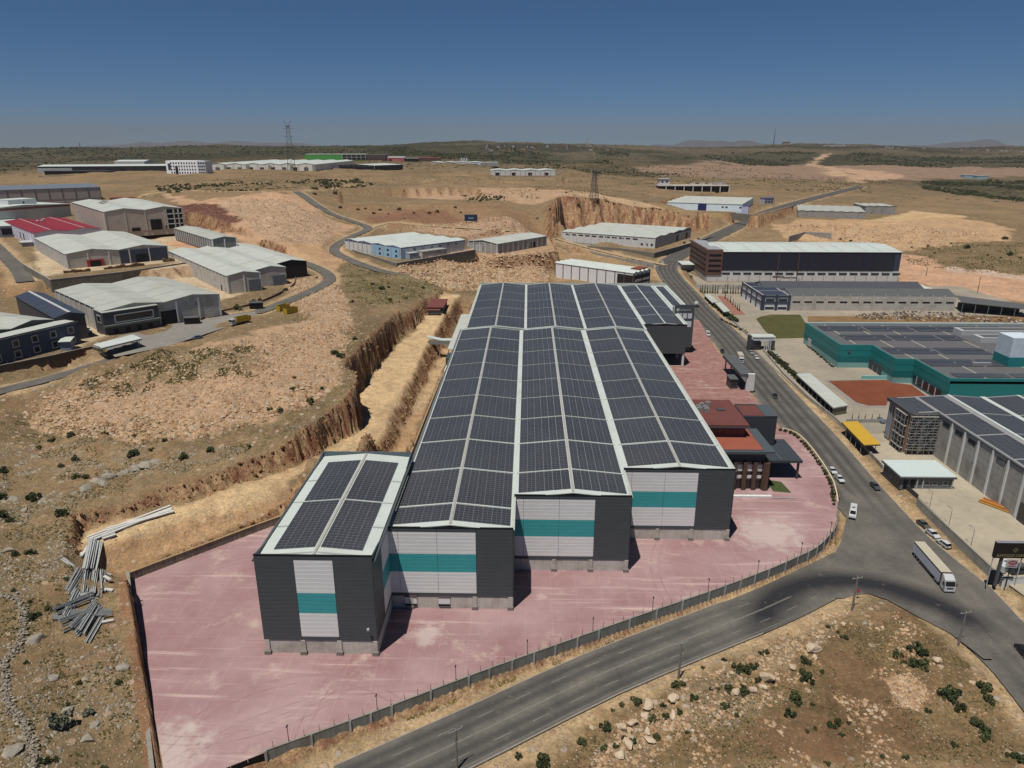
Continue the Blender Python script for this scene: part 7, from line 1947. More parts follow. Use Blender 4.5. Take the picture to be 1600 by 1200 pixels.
def cab(r, x, pm, H=3.0, w=1.2):
    """lorry cab whose front is at x"""
    part('cab', side_prism([(x - 2.2, .7), (x - 2.2, H), (x - .5, H + .05), (x - .1, 1.75), (x, 1.6), (x, .45), (x - 1.0, .45)], w, w * .94).mesh('cab', pm), r)
    part('windscreen', MB().hexa([(x - .1, -w * .88, 1.78), (x - .02, -w * .88, 1.78), (x - .02, w * .88, 1.78), (x - .1, w * .88, 1.78), (x - .38, -w * .86, H - .3), (x - .3, -w * .86, H - .3), (x - .3, w * .86, H - .3), (x - .38, w * .86, H - .3)]).mesh('windscreen', M_CARGL), r)
    for s in (-1, 1):
        part('side_window', MB().box(x - 1.3, x - .45, s * w - .03, s * w + .03, 1.75, 2.45).mesh('side_window', M_CARGL), r)
        part('headlight', MB().box(x - .04, x + .05, s * w * .72 - .2, s * w * .72 + .2, .75, 1.0).mesh('headlight', M_LAMPW), r)
        part('mirror', MB().box(x - .25, x - .1, s * (w + .2) - .1, s * (w + .2) + .1, 1.7, 2.4).mesh('mirror', M_OFF), r)
    part('grille', MB().box(x - .02, x + .04, -w * .6, w * .6, 1.05, 1.5).mesh('grille', M_GREYR), r)
    part('bumper', MB().box(x - .4, x + .1, -w, w, .4, .72).mesh('bumper', M_FRAME), r)
def lorries():
    wh = paint('white', (204, 206, 206))
    # articulated lorry
    z = -1.73
    r = vput('white articulated lorry with a long cream roofed trailer by the street wall', 'lorry', 'articulated_lorry', G(1433, 868, z), G(1482, 925.5, z), None, z)
    L = 16.8; h = L / 2
    cab(r, h, wh, 3.2, 1.25)
    part('wind_deflector', side_prism([(h - 2.2, 3.2), (h - 2.2, 3.95), (h - 1.5, 3.85), (h - .7, 3.2)], 1.2, 1.1).mesh('wind_deflector', wh), r)
    t = part('trailer', MB().box(-h, h - 2.75, -1.27, 1.27, 1.15, 3.95).mesh('trailer', mat('trailer_curtain', (152, 154, 162), .6, .08, .8, streak=.1)), r)
    part('trailer_roof', MB().box(-h, h - 2.75, -1.28, 1.28, 3.955, 4.03).mesh('trailer_roof', mat('cream_tarpaulin', (192, 184, 164), .8, .06, .6)), t)
    part('top_rail', MB().box(-h, h - 2.75, -1.31, -1.285, 3.75, 4.0).box(-h, h - 2.75, 1.285, 1.31, 3.75, 4.0).mesh('top_rail', M_POST), t)
    part('headboard', MB().box(h - 2.74, h - 2.66, -1.26, 1.26, 1.15, 3.95).mesh('headboard', mat('maroon_headboard', (96, 58, 60), .7)), t)
    part('chassis', MB().box(-h + .1, h - .6, -.55, .55, .7, 1.1).mesh('chassis', M_POST), r)
    part('side_guard', MB().box(-h + 4.2, h - 6.5, -1.2, -1.12, .5, 1.0).box(-h + 4.2, h - 6.5, 1.12, 1.2, .5, 1.0).mesh('side_guard', M_GREYR), r)
    part('fuel_tank', MB().tube((h - 4.6, -.95, .8), (h - 3.2, -.95, .8), .34, n=10).mesh('fuel_tank', M_STEEL), r)
    wheels(r, (-h + 1.3, -h + 2.6, -h + 3.9, h - 5.0, h - 1.4), 1.22, .5, .34)
    # box lorry
    z = -.5
    r = vput('white box lorry driving along the main road past the entrance portal', 'lorry', 'box_lorry', G(1152, 556, z), G(1161, 573, z), None, z)
    cab(r, 4.4, wh, 2.7, 1.15); part('cargo_box', MB().box(-4.4, 2.0, -1.25, 1.25, 1.05, 3.6).mesh('cargo_box', mat('cargo_cream', (190, 184, 170), .6, .06, .8)), r)
    part('chassis', MB().box(-4.3, 3.5, -.5, .5, .65, 1.02).mesh('chassis', M_POST), r); wheels(r, (-2.9, 3.1), 1.15, .48, .3)
    # tanker
    r = vput('white tanker lorry on the main road above the annex', 'lorry', 'tanker_lorry', G(1086, 473, 0), G(1090.5, 489, 0), None, -.1)
    cab(r, 4.6, paint('dark', (50, 50, 54)), 2.7, 1.15); part('tank', MB().tube((-4.6, 0, 2.2), (2.0, 0, 2.2), 1.25, n=14).mesh('tank', M_FRAME), r)
    part('chassis', MB().box(-4.5, 3.5, -.5, .5, .65, 1.02).mesh('chassis', M_POST), r); wheels(r, (-3.4, -2.1, 3.2), 1.15, .48, .3)
    # dump truck on the hill road
    yel = paint('yellow', (196, 164, 30))
    p, q = hit(391, 503), hit(360, 510)
    r = vput('yellow dump truck with a white cab on the narrow hillside road', 'lorry', 'dump_truck', p, q, None, float(h_fast(p.x, p.y)) + .06)
    cab(r, 4.8, wh, 2.9, 1.2)
    b = MB(); b.box(-4.8, 2.2, -1.28, 1.28, 1.1, 1.3)
    for s in (-1, 1): b.box(-4.8, 2.2, min(s * 1.28, s * 1.18), max(s * 1.28, s * 1.18), 1.3, 3.3)
    b.box(-4.8, -4.68, -1.18, 1.18, 1.3, 3.2); b.box(2.08, 2.2, -1.18, 1.18, 1.3, 3.3); part('dump_body', b.mesh('dump_body', yel), r)
    rb = MB().box(-.08, .08, -1.36, -1.29, 1.2, 3.3).box(-.08, .08, 1.29, 1.36, 1.2, 3.3).mesh('rib', yel)
    for x in (-3.6, -2.2, -.8, .6): part('rib', rb, r, (x, 0, 0))
    part('chassis', MB().box(-4.6, 3.8, -.5, .5, .6, 1.05).mesh('chassis', M_POST), r); wheels(r, (-3.4, -2.1, 3.3), 1.2, .5, .34)
    # skips
    for (u0, v0, u1, v1), lab in (((433, 487, 452, 482), 'rear yellow steel skip by the hillside road, its top open'), ((442, 492, 467, 486), 'front yellow steel skip by the hillside road, with closed side')):
        p, q = hit(u0, v0), hit(u1, v1); k = vput(lab, 'skip', 'steel_skip', p, q, 'yellow skips', float(h_fast(p.x, p.y)))
        b = MB(); b.box(-3.4, 3.4, -1.25, 1.25, .15, .35)
        for s in (-1, 1): b.box(-3.4, 3.4, min(s * 1.25, s * 1.15), max(s * 1.25, s * 1.15), .35, 2.7)
        b.box(-3.4, -3.3, -1.15, 1.15, .35, 2.7); b.box(3.3, 3.4, -1.15, 1.15, .35, 2.7); b.obj('shell', yel, k)
        MB().box(-3.4, 3.4, -1.0, -.8, 0, .15).box(-3.4, 3.4, .8, 1.0, 0, .15).obj('runner', M_POST, k)
    # dark generator boxes by the curved wall
    for u, v, lab in ((301, 506, 'black container with a pale lid by the two-bay warehouse'), (401, 482, 'small black container beside the curving wall')):
        p = hit(u, v); k = thing('container', lab, 'container', tuple(p), math.radians(12))
        boxp('shell', k, M_BLACK, -3, 3, -1.6, 1.6, 0, 3.0); boxp('lid', k, M_GREYR, -3.2, 3.2, -1.8, 1.8, 3.0, 3.2)
def traffic():
    wh = paint('white', (204, 206, 206)); bk = paint('black', (38, 38, 40)); gr = paint('olive_grey', (92, 92, 84)); si = paint('silver', (150, 156, 164)); mr = paint('maroon', (84, 40, 42)); dk = paint('charcoal', (56, 58, 60)); bl = paint('blue_grey', (92, 104, 124))
    zr = -1.75
    van('white minibus with a roof hatch heading down the main road', wh, G(1333.5, 793, -1.65), G(1330.5, 816, -1.65), -1.62, 'minibus', 6.4)
    car('dark grey car driving up the main road beside the gatehouse', dk, G(1362, 757, -1.6), G(1372, 767, -1.6), -1.55)
    car('white car parked at the bend fence, nearer the camera', wh, G(1307, 746, -1.5), G(1316, 755.5, -1.5), -1.42)
    car('white car parked at the bend fence, farther from the camera', wh, G(1297, 734, -1.45), G(1304, 742, -1.45), -1.38)
    car('olive grey car first in the row parked by the street wall', gr, G(1435, 816, zr), G(1450, 828, zr), zr)
    car('white saloon between two parked cars by the street wall', wh, G(1449, 831, zr), G(1465, 843, zr), zr)
    car('white estate car last in the row by the street wall, nearest the lorry', wh, G(1482, 858.5, zr), G(1466, 846, zr), zr, 'wagon')
    car('black car driving on the main road past the white carport', bk, G(1208, 614, -.9), G(1214, 628, -.9), -.85)
    car('silver car waiting at the verge opposite the box lorry', si, G(1170, 549, -.6), G(1177, 556.5, -.6), -.52)
    car('white car on the verge just below the silver car', wh, G(1178, 557, -.6), G(1185, 564, -.6), -.55)
    van('white van on the main road between tanker and entrance portal', wh, G(1103, 518, -.4), G(1109, 531, -.4), -.35)
    car('dark car parked along the pink yard edge, upper of two', bk, G(1125, 545, -.3), G(1132, 556, -.3), -.25)
    car('dark car parked along the pink yard edge, lower of two', bk, G(1134, 557, -.3), G(1142, 569, -.3), -.25)
    p = hit(1036, 415); q = hit(1034, 409); van('small white van coming round the far bend of the main road', wh, q, p, p.z + .05, L=5.0)
    car('white car on the beige yard behind the hedge', wh, G(1206, 556, -.45), G(1219, 557, -.45), -.45)
    car('maroon car on the beige yard behind the hedge', mr, G(1219, 568, -.45), G(1232, 571, -.45), -.45)
    car('blue grey car half hidden behind the brown corner of the scaffolded hall', bl, G(1371, 654, -.45), G(1382, 664, -.45), -.45)
    car('black car cut by the right edge on the lower road', bk, G(1592, 1014, -2.2), G(1606, 1030, -2.2), -2.2)
    p, q = hit(299, 531), hit(317, 528); k = car('pale blue pickup on the narrow hillside road', bl, q, p, p.z + .05, name='pickup', group=None)
    for u, v, lab in ((185, 549, 'white car under the hillside carport, leftmost'), (199, 544.5, 'grey car in the middle under the hillside carport'), (213, 538.5, 'white car under the hillside carport, rightmost')):
        p = hit(u - 5, v + 1.2); q = hit(u + 5, v - 1.2); car(lab, wh if 'white' in lab else si, p, q, p.z)
    for u, v, lab in ((138, 517, 'white car parked in the gap left of the two-bay warehouse'), (142, 524, 'dark car parked in the gap left of the two-bay warehouse')):
        p = hit(u - 3, v - 2); q = hit(u + 3, v + 2); car(lab, wh if 'white' in lab else dk, p, q, p.z)
    for u, v, lab, m in ((1069, 380, 'dark car in the yard right of the broad warehouse', dk), (1078, 376.5, 'white car in the yard right of the broad warehouse', wh), (1091, 373.5, 'silver car in the yard right of the broad warehouse, farthest right', si)):
        p = hit(u - 3, v + .5); q = hit(u + 3, v - .5); car(lab, m, p, q, p.z)
    car('dark car under the white lean-to beside the brown office end', dk, G(1077, 431, .4), G(1083, 435, .4), .3)
    p = G(1065, 424, .8); k = thing('lean_to', 'white lean-to canopy beside the brown office end of the mill', 'canopy', (p[0], p[1], .2)); boxp('roof', k, M_WHITE, 0, 13, 0, 20, 6, 6.3); boxp('wall', k, M_CONC3, .5, 12.5, 8, 19.5, -1, 5.9)
    car('white car by the block sheds on the tip terrace', wh, hit(1230, 341), hit(1236, 341), None, name='car')
    for u, v, lab in ((1594, 524, 'white car at the right edge beside the scrap strip'),): car(lab, wh, G(1587, 525, -.4), G(1600, 525, -.4), -.45)
    # minibus and cars behind the corner wall
    van('white van parked behind the corner wall under the sign', wh, G(1562, 895, -.5), G(1576, 884, -.5), -.5); van('dark minibus behind the corner wall at the right edge', dk, G(1580, 896, -.5), G(1604, 894, -.5), -.5)
    # orange coil bundles
    k = thing('pipe_bundle', 'bundle of orange and yellow pipes lying along the long hall wall', 'pipes', (*G(1560, 792, -.5), -.5), math.radians(-55))
    for i in range(9):
        MB().tube((-4.5 + rng.uniform(-.5, .5), -1.6 + i * .4, .3 + .3 * (i % 2)), (4.5 + rng.uniform(-.5, .5), -1.6 + i * .4 + rng.uniform(-.3, .3), .3 + .3 * (i % 2)), .22, n=6).obj('pipe', mat('orange_pipe', (172, 98, 52), .6, .1, 1) if i % 3 else mat('yellow_pipe', (196, 150, 66), .6, .1, 1), k)
lorries(); traffic()

# ------------------------------------------------------------------ tipped metal profiles on the bench
def profiles():
    Z = lambda x, y: (60 + x / 5.217, 780 + y / 5.217)
    stl = mat('galvanised_profile', (184, 186, 184), .5, .12, 1.5, spec=.4); wht = mat('white_profile', (216, 214, 208), .6, .08, 1.0)
    lay = []
    for a, b, n, m, lab in (((410, 335), (1085, 72), 3, wht, 'long white beam lying on the sandy bench'), ((560, 260), (1095, 100), 2, wht, 'long white beam lying on the sandy bench'),
        ((470, 345), (425, 590), 7, stl, 'grey ribbed sheet in the middle of the tipped metal heap'), ((345, 470), (440, 350), 2, wht, 'short white panel at the top of the tipped metal heap'),
        ((520, 320), (630, 290), 3, wht, 'short white panel at the top of the tipped metal heap'),
        ((365, 600), (262, 780), 6, stl, 'grey metal profile in the upper tipped heap'), ((420, 560), (395, 770), 4, stl, 'grey metal profile in the upper tipped heap'), ((500, 600), (470, 800), 6, stl, 'grey metal profile in the upper tipped heap'), ((525, 600), (530, 765), 3, stl, 'grey metal profile in the upper tipped heap'),
        ((330, 760), (225, 965), 4, stl, 'grey metal profile in the lower tipped heap'), ((460, 805), (140, 940), 3, stl, 'grey metal profile in the lower tipped heap'), ((110, 970), (430, 985), 3, stl, 'grey metal profile in the lower tipped heap'),
        ((265, 945), (595, 925), 4, stl, 'grey metal profile in the lower tipped heap'), ((500, 880), (300, 1090), 6, stl, 'grey metal profile in the lower tipped heap'), ((535, 955), (405, 1170), 2, stl, 'grey metal profile in the lower tipped heap'),
        ((450, 960), (190, 1060), 4, stl, 'grey metal profile in the lower tipped heap'), ((350, 770), (470, 830), 3, stl, 'grey metal profile in the lower tipped heap'), ((480, 900), (360, 1115), 3, stl, 'grey metal profile in the lower tipped heap'),
        ((515, 1012), (612, 993), 1, wht, 'single white strip at the right of the lower tipped heap'), ((195, 490), (340, 600), 2, stl, 'grey profile lying apart up the slope beside the heap'),
        ((500, 600), (595, 618), 1, wht, 'small white offcut right of the upper tipped heap, topmost'), ((545, 660), (590, 682), 1, wht, 'small white offcut right of the upper tipped heap, middle'), ((540, 742), (600, 748), 1, wht, 'small white offcut right of the upper tipped heap, lowest')):
        for i in range(n):
            j = (i - (n - 1) / 2) * (15 if n > 4 else 18)
            dx, dy = b[0] - a[0], b[1] - a[1]; L = math.hypot(dx, dy); nx, ny = -dy / L, dx / L
            e = rng.uniform(-10, 10)
            lay.append((Z(a[0] + nx * j + rng.uniform(-6, 6), a[1] + ny * j), Z(b[0] + nx * j + e, b[1] + ny * j + rng.uniform(-12, 12)), m, lab))
    seen = []
    for p, q, m, lab in lay:
        A, B = hit(*p), hit(*q); c = (A + B) / 2
        lift = .12 + .13 * min(8, sum(1 for s in seen if (s - c).length < 2.2)); seen.append(c)
        d = B - A; L = d.length; c.z += lift
        k = thing('metal_profile', lab, 'metal profile', tuple(c), 0, 'metal profiles tipped beside the pink yard')
        k.rotation_euler = d.to_track_quat('X', 'Z').to_euler()
        w, h = (.42, .26) if 'sheet' not in lab else (.62, .1)
        mb = MB().box(-L / 2, L / 2, -w / 2, w / 2, 0, .06)
        for s in (-1, 1): mb.box(-L / 2, L / 2, min(s * w / 2, s * (w / 2 - .06)), max(s * w / 2, s * (w / 2 - .06)), .06, h)
        if 'white' in lab: mb = MB().box(-L / 2, L / 2, -.36, .36, 0, .3)
        mb.obj('profile', m, k)
profiles()
# ------------------------------------------------------------------ loose stone, boulders, plants
def ico():
    t = (1 + 5 ** .5) / 2
    v = np.array([(-1, t, 0), (1, t, 0), (-1, -t, 0), (1, -t, 0), (0, -1, t), (0, 1, t), (0, -1, -t), (0, 1, -t), (t, 0, -1), (t, 0, 1), (-t, 0, -1), (-t, 0, 1)], float)
    v /= np.linalg.norm(v[0])
    f = np.array([(0, 11, 5), (0, 5, 1), (0, 1, 7), (0, 7, 10), (0, 10, 11), (1, 5, 9), (5, 11, 4), (11, 10, 2), (10, 7, 6), (7, 1, 8), (3, 9, 4), (3, 4, 2), (3, 2, 6), (3, 6, 8), (3, 8, 9), (4, 9, 5), (2, 4, 11), (6, 2, 10), (8, 6, 7), (9, 8, 1)])
    return v, f
OCT_V = np.array([(1, 0, 0), (-1, 0, 0), (0, 1, 0), (0, -1, 0), (0, 0, 1), (0, 0, -1)], float)
OCT_F = np.array([(0, 2, 4), (2, 1, 4), (1, 3, 4), (3, 0, 4), (2, 0, 5), (1, 2, 5), (3, 1, 5), (0, 3, 5)])
def scatter(name, P, S, m, base='oct', flat=(.55, .9), label=None, rough=.35):
    """one mesh of many deformed stones or crowns: kind stuff"""
    n = len(P)
    bv, bf = (OCT_V, OCT_F) if base == 'oct' else ico()
    k = len(bv)
    V = np.broadcast_to(bv, (n, k, 3)).copy()
    V *= (1 + rough * (nrng.random((n, k, 1)) * 2 - 1))
    V *= np.stack([nrng.uniform(.75, 1.25, n), nrng.uniform(.75, 1.25, n), nrng.uniform(*flat, n)], -1)[:, None, :]
    a = nrng.random(n) * 6.283; ca, sa = np.cos(a)[:, None], np.sin(a)[:, None]
    X = V[:, :, 0] * ca - V[:, :, 1] * sa; Yy = V[:, :, 0] * sa + V[:, :, 1] * ca
    V = np.stack([X, Yy, V[:, :, 2]], -1) * np.asarray(S)[:, None, None] + np.asarray(P)[:, None, :]
    F = (bf[None] + (np.arange(n) * k)[:, None, None]).reshape(-1, 3)
    me = mesh_np(name, V.reshape(-1, 3), F, [m])
    at = me.attributes.new('Shade', 'FLOAT', 'POINT'); at.data.foreach_set('value', np.repeat(nrng.random(n), k).astype(np.float32))
    return new_obj(name, me, kind='stuff', label=label or name.replace('_', ' '))
def shade_mat(name, stops, rough=.95, scale=1.5):
    m, nt, b = nmat(name)
    at = nt.nodes.new('ShaderNodeAttribute'); at.attribute_name = 'Shade'
    n = noise_node(nt, scale, 4, .6, wpos(nt))
    col = ramp(nt, at.outputs['Fac'], [(p, alb(*c)) for p, c in stops]).outputs[0]
    col = mixc(nt, 1.0, col, ramp(nt, n.outputs[0], [(.3, .8), (.7, 1.15)]).outputs[0], 'MULTIPLY')
    nt.links.new(col, b.inputs['Base Color']); b.inputs['Roughness'].default_value = rough; b.inputs['Specular IOR Level'].default_value = .1
    return m
M_STONE = shade_mat('loose_limestone', [(0, (146, 114, 84)), (.4, (188, 154, 118)), (.75, (206, 178, 146)), (1, (190, 176, 156))])
M_GREYST = shade_mat('grey_limestone', [(0, (128, 118, 102)), (.5, (160, 150, 134)), (1, (182, 172, 156))])
M_CLIFFST = shade_mat('quarry_blocks', [(0, (112, 72, 52)), (.35, (146, 108, 76)), (.75, (166, 128, 90)), (1, (184, 148, 108))])
def inside(poly, n, power=1.0):
    xs = [p[0] for p in poly]; ys = [p[1] for p in poly]
    out = []
    tot = 0
    while tot < n:
        x = nrng.uniform(min(xs), max(xs), n * 3); y = nrng.uniform(min(ys), max(ys), n * 3)
        k = poly_sd(x, y, poly) < 0
        out.append(np.stack([x[k], y[k]], -1)); tot += int(k.sum())
    return np.concatenate(out)[:n]
def ground_pts(xy, sink=0.0):
    return np.concatenate([xy, (h_fast(xy[:, 0], xy[:, 1]) - sink)[:, None]], 1)
def clumpy(poly, n, scale, thr, seed):
    q = inside(poly, int(n * 3.2))
    k = fbm(q[:, 0], q[:, 1], scale, 3, seed) > thr
    return q[k][:n]
def off_roads(xy, d0=.6):
    d, _ = h_road(xy[:, 0], xy[:, 1]); k = d > d0
    k &= poly_sd(xy[:, 0], xy[:, 1], LOT) > .8; k &= poly_sd(xy[:, 0], xy[:, 1], JUNCTION) > .5
    return xy[k]
def stones():
    tip = hits([(32,640),(60,618),(110,600),(180,578),(260,560),(380,530),(430,520),(520,498),(545,530),(530,600),(470,640),(420,655),(330,684),(200,692),(100,684),(50,668)])
    q = inside(tip, 14000); s = .12 + .62 * nrng.random(len(q)) ** 4.0
    # the coarser stones roll to the foot of the tip
    foot = poly_sd(q[:, 0], q[:, 1], tip) > -9
    s = np.where(foot & (q[:, 1] < np.median(q[:, 1])), s * 1.5, s)
    scatter('tip_rubble', ground_pts(q), s, M_STONE, label='pink limestone rubble of the tip')
    q = inside(hits([(440,440),(520,430),(545,470),(555,520),(500,520),(460,480)]), 2600); scatter('tip_rubble', ground_pts(q), .2 + .7 * nrng.random(len(q)) ** 2.5, M_STONE, label='pale rubble along the hillside road')
    q = off_roads(inside(hits([(600,425),(745,398),(870,394),(940,396),(860,412),(855,440),(700,455)]), 5200)); scatter('block_rubble', ground_pts(q), .35 + 1.3 * nrng.random(len(q)) ** 2.5, M_STONE, label='tipped limestone blocks behind the factory')
    q = inside(hits([(345,320),(420,310),(500,335),(535,352),(500,378),(430,378),(385,352)]), 3200); scatter('scree', ground_pts(q), .3 + 1.0 * nrng.random(len(q)) ** 3, M_STONE, label='scree below the quarry edge')
    q = off_roads(inside(hits([(640,352),(720,347),(860,364),(868,374),(740,376),(620,362)]), 2200)); scatter('block_rubble', ground_pts(q), .4 + 1.0 * nrng.random(len(q)) ** 2.5, M_STONE, label='rubble bank behind the grey shed')
    q = inside(hits([(1210,362),(1330,352),(1420,350),(1560,368),(1500,385),(1330,382)]), 2600); scatter('block_rubble', ground_pts(q), .4 + 1.2 * nrng.random(len(q)) ** 3, M_STONE, label='rubble slope of the right hand tip')
    # field stones
    near = hits([(0,1215),(0,690),(120,692),(330,695),(480,690),(540,650),(520,655),(380,708),(250,745),(120,782),(115,880),(170,960),(205,1050),(225,1215)])
    q = clumpy(near, 5200, 9, .02, 201); scatter('field_stones', ground_pts(off_roads(q)), .08 + .42 * nrng.random(len(off_roads(q))) ** 3, M_GREYST, label='grey stones strewn over the dry hillside')
    q = off_roads(clumpy(hits([(880,1215),(930,1112),(1100,1062),(1290,975),(1400,955),(1560,1070),(1640,1215)]), 2600, 8, .12, 203)); scatter('field_stones', ground_pts(q), .08 + .5 * nrng.random(len(q)) ** 3.5, M_STONE, label='pale stones strewn over the brown field')
    for pl, n in (([(1020,1150),(1060,1062),(1180,1022),(1270,962),(1330,952),(1300,1000),(1180,1060),(1230,1090),(1140,1130)], 1300), ([(930,1200),(960,1130),(1040,1090),(1085,1130),(1010,1200)], 800), ([(1385,1060),(1420,1050),(1450,1080),(1440,1110),(1400,1105)], 700)):
        q = off_roads(inside(hits(pl), n)); scatter('field_stones', ground_pts(q), .09 + .5 * nrng.random(len(q)) ** 3, M_STONE, label='pale stones heaped in the rough field')
    q = off_roads(inside(hits([(560,1128),(800,1048),(1200,906),(1290,870),(1318,815),(1325,842),(1270,884),(1200,912),(1000,985),(800,1065),(600,1140)]), 3500), .5)
    scatter('verge_stones', ground_pts(q), .05 + .2 * nrng.random(len(q)) ** 3, M_STONE, label='gravel on the sandy verge')
    # broken faces of the cuttings
    sl = np.hypot(np.gradient(GZ, axis=0) / np.gradient(GR, axis=0), np.gradient(GZ, axis=1) / np.maximum(np.abs(np.gradient(GR * GT, axis=1)), 1e-3))
    ok = (sl > 1.25) & (GR < 1100)
    d, _ = h_road(GX[ok], GY[ok]); sel = np.stack([GX[ok], GY[ok], GZ[ok]], -1)[d > 4]
    sel = sel[poly_sd(sel[:, 0], sel[:, 1], LOT) > np.where(sel[:, 0] < -58, .9, 2.0)]
    r = np.hypot(sel[:, 0], sel[:, 1])
    p = np.clip(4500 / len(sel), 0, 1)
    sel = sel[nrng.random(len(sel)) < p]; r = np.hypot(sel[:, 0], sel[:, 1])
    s = (.12 + .42 * nrng.random(len(sel)) ** 2.6) * np.interp(r, [150, 400, 900], [1, 1.25, 2.2])
    sel[:, :2] += nrng.normal(0, .3, (len(sel), 2))
    scatter('cliff_blocks', sel, s, M_CLIFFST, 'ico', (.8, 1.5), label='weathered blocks standing out of the cut faces', rough=.3)
    q = inside(Gs([(1330,492),(1400,486),(1500,489),(1600,500),(1600,505),(1480,502),(1340,499)], -.4), 900); P = np.concatenate([q, np.full((len(q), 1), -.35)], 1)
    scatter('scrap_heap', P, .25 + .9 * nrng.random(len(q)) ** 2.5, shade_mat('mixed_scrap', [(0, (58, 56, 54)), (.4, (96, 84, 74)), (.8, (130, 104, 84)), (1, (200, 198, 192))]), label='dark scrap strewn in front of the long grey hall')
stones()
def place_word(k, n):
    w = ['first', 'second', 'third', 'fourth', 'fifth', 'sixth', 'seventh', 'eighth', 'ninth', 'tenth', 'eleventh', 'twelfth', 'thirteenth', 'fourteenth', 'fifteenth', 'sixteenth', 'seventeenth', 'eighteenth', 'nineteenth', 'twentieth']
    return 'leftmost' if k == 0 else 'rightmost' if k == n - 1 else (w[k] + ' from left' if k <= n // 2 else w[n - 1 - k] + ' from right')
# ---- boulders
def boulder_mesh(seed):
    bm = bmesh.new(); bmesh.ops.create_icosphere(bm, subdivisions=2, radius=1.0)
    r = np.random.default_rng(seed)
    pl = [(Vector(r.normal(size=3)).normalized(), r.uniform(.38, .8)) for _ in range(13)]
    for v in bm.verts:
        for nrm, d in pl:
            e = v.co.dot(nrm) - d
            if e > 0: v.co -= nrm * e
        v.co.z *= .62; v.co += Vector(r.normal(size=3)) * .025
    me = bpy.data.meshes.new('boulder'); bm.to_mesh(me); bm.free(); me.materials.append(mat('boulder_limestone', (212, 190, 162), .9, .14, .8, dirt=(162, 130, 100), bump=.8)); return me
BOULD = [boulder_mesh(300 + i) for i in range(6)]
def boulders():
    fields = {
     'among the stones below the front road': [(1010,1105,95),(987.5,1132.5,80),(972.5,1137.5,90),(1011,1145,65),(1017.5,1159,75),(979,1163,90),(967.5,1181,75),(1000,1167.5,42),(1052.5,1120,80),(1052.5,1095,90),(1007,1121,60)],
     'on the stony bank near the power pole': [(1177.5,1080,80),(1149,1082.5,70),(1197.5,1063,120),(1192.5,1075,55),(1272.5,1017.5,105),(1272.5,1027.5,45),(1316,976,48),(1219,1037.5,45),(1239,1045,62)],
     'beside the shrubs right in the brown field': [(1470,1044,48),(1464,1032,55)]}
    for place, L in fields.items():
        L = sorted(L); n = len(L)
        for k, (u, v, d) in enumerate(L):
            p = hit(u, v); r = d / 4 / 2 / FPX * (p - Vector((0, 0, 100))).length
            o = thing('boulder', f"{'large' if d > 75 else 'small' if d < 50 else 'medium'} pale boulder {place}, {place_word(k, n)}", 'boulder', (p.x, p.y, p.z + r * .32), rng.uniform(0, 6), 'pale boulders in the field below the road', BOULD[k % 6])
            o.scale = (r * rng.uniform(.9, 1.25), r * rng.uniform(.8, 1.0), r * rng.uniform(.8, 1.2))
    gm = []
    for i in range(3):
        me = boulder_mesh(330 + i); me.name = 'rock_outcrop'; me.materials[0] = mat('grey_outcrop', (164, 156, 142), .95, .22, .9, dirt=(120, 112, 96), bump=.8); gm.append(me)
    L = sorted([(130,763,130),(152,751,150),(170,745,140),(192,738,130),(212,733,130),(232,727,130),(240,720,110),(65,783,90),(10,780,110),(38,797,60),(52,1002,120),(20,1170,130),(12,860,90),(82,1060,95),(105,1108,80),(135,1155,110),(187,1045,90),(147,1130,70),(35,1150,70)])
    for k, (u, v, d) in enumerate(L):
        p = hit(u, v); r = d / 4 / 2 / FPX * (p - Vector((0, 0, 100))).length
        o = thing('rock_outcrop', f"grey limestone outcrop on the dry left hillside, {place_word(k, len(L))}", 'rock', (p.x, p.y, p.z - r * .12), rng.uniform(0, 6), 'grey outcrops on the left hillside', gm[k % 3])
        o.scale = (r * 1.2, r * .9, r * .7)
boulders()
# ---- shrubs
def leaf_mat(name, c0, c1):
    m, nt, b = nmat(name)
    at = nt.nodes.new('ShaderNodeAttribute'); at.attribute_name = 'Shade'
    oi = nt.nodes.new('ShaderNodeObjectInfo')
    col = mixc(nt, at.outputs['Fac'], c0, c1)
    col = mixc(nt, 1.0, col, ramp(nt, oi.outputs['Random'], [(0, .75), (1, 1.25)]).outputs[0], 'MULTIPLY')
    nt.links.new(col, b.inputs['Base Color']); b.inputs['Roughness'].default_value = .7; b.inputs['Specular IOR Level'].default_value = .2
    return m
M_LEAF = leaf_mat('shrub_leaf', (.026, .036, .014), (.060, .078, .030)); M_LEAFG = leaf_mat('grey_shrub_leaf', (.07, .078, .055), (.13, .135, .095))
M_BARK = mat('bark', (96, 78, 60), .95, .2, 3)
M_CYP = leaf_mat('conifer_leaf', (.022, .032, .014), (.046, .06, .026))
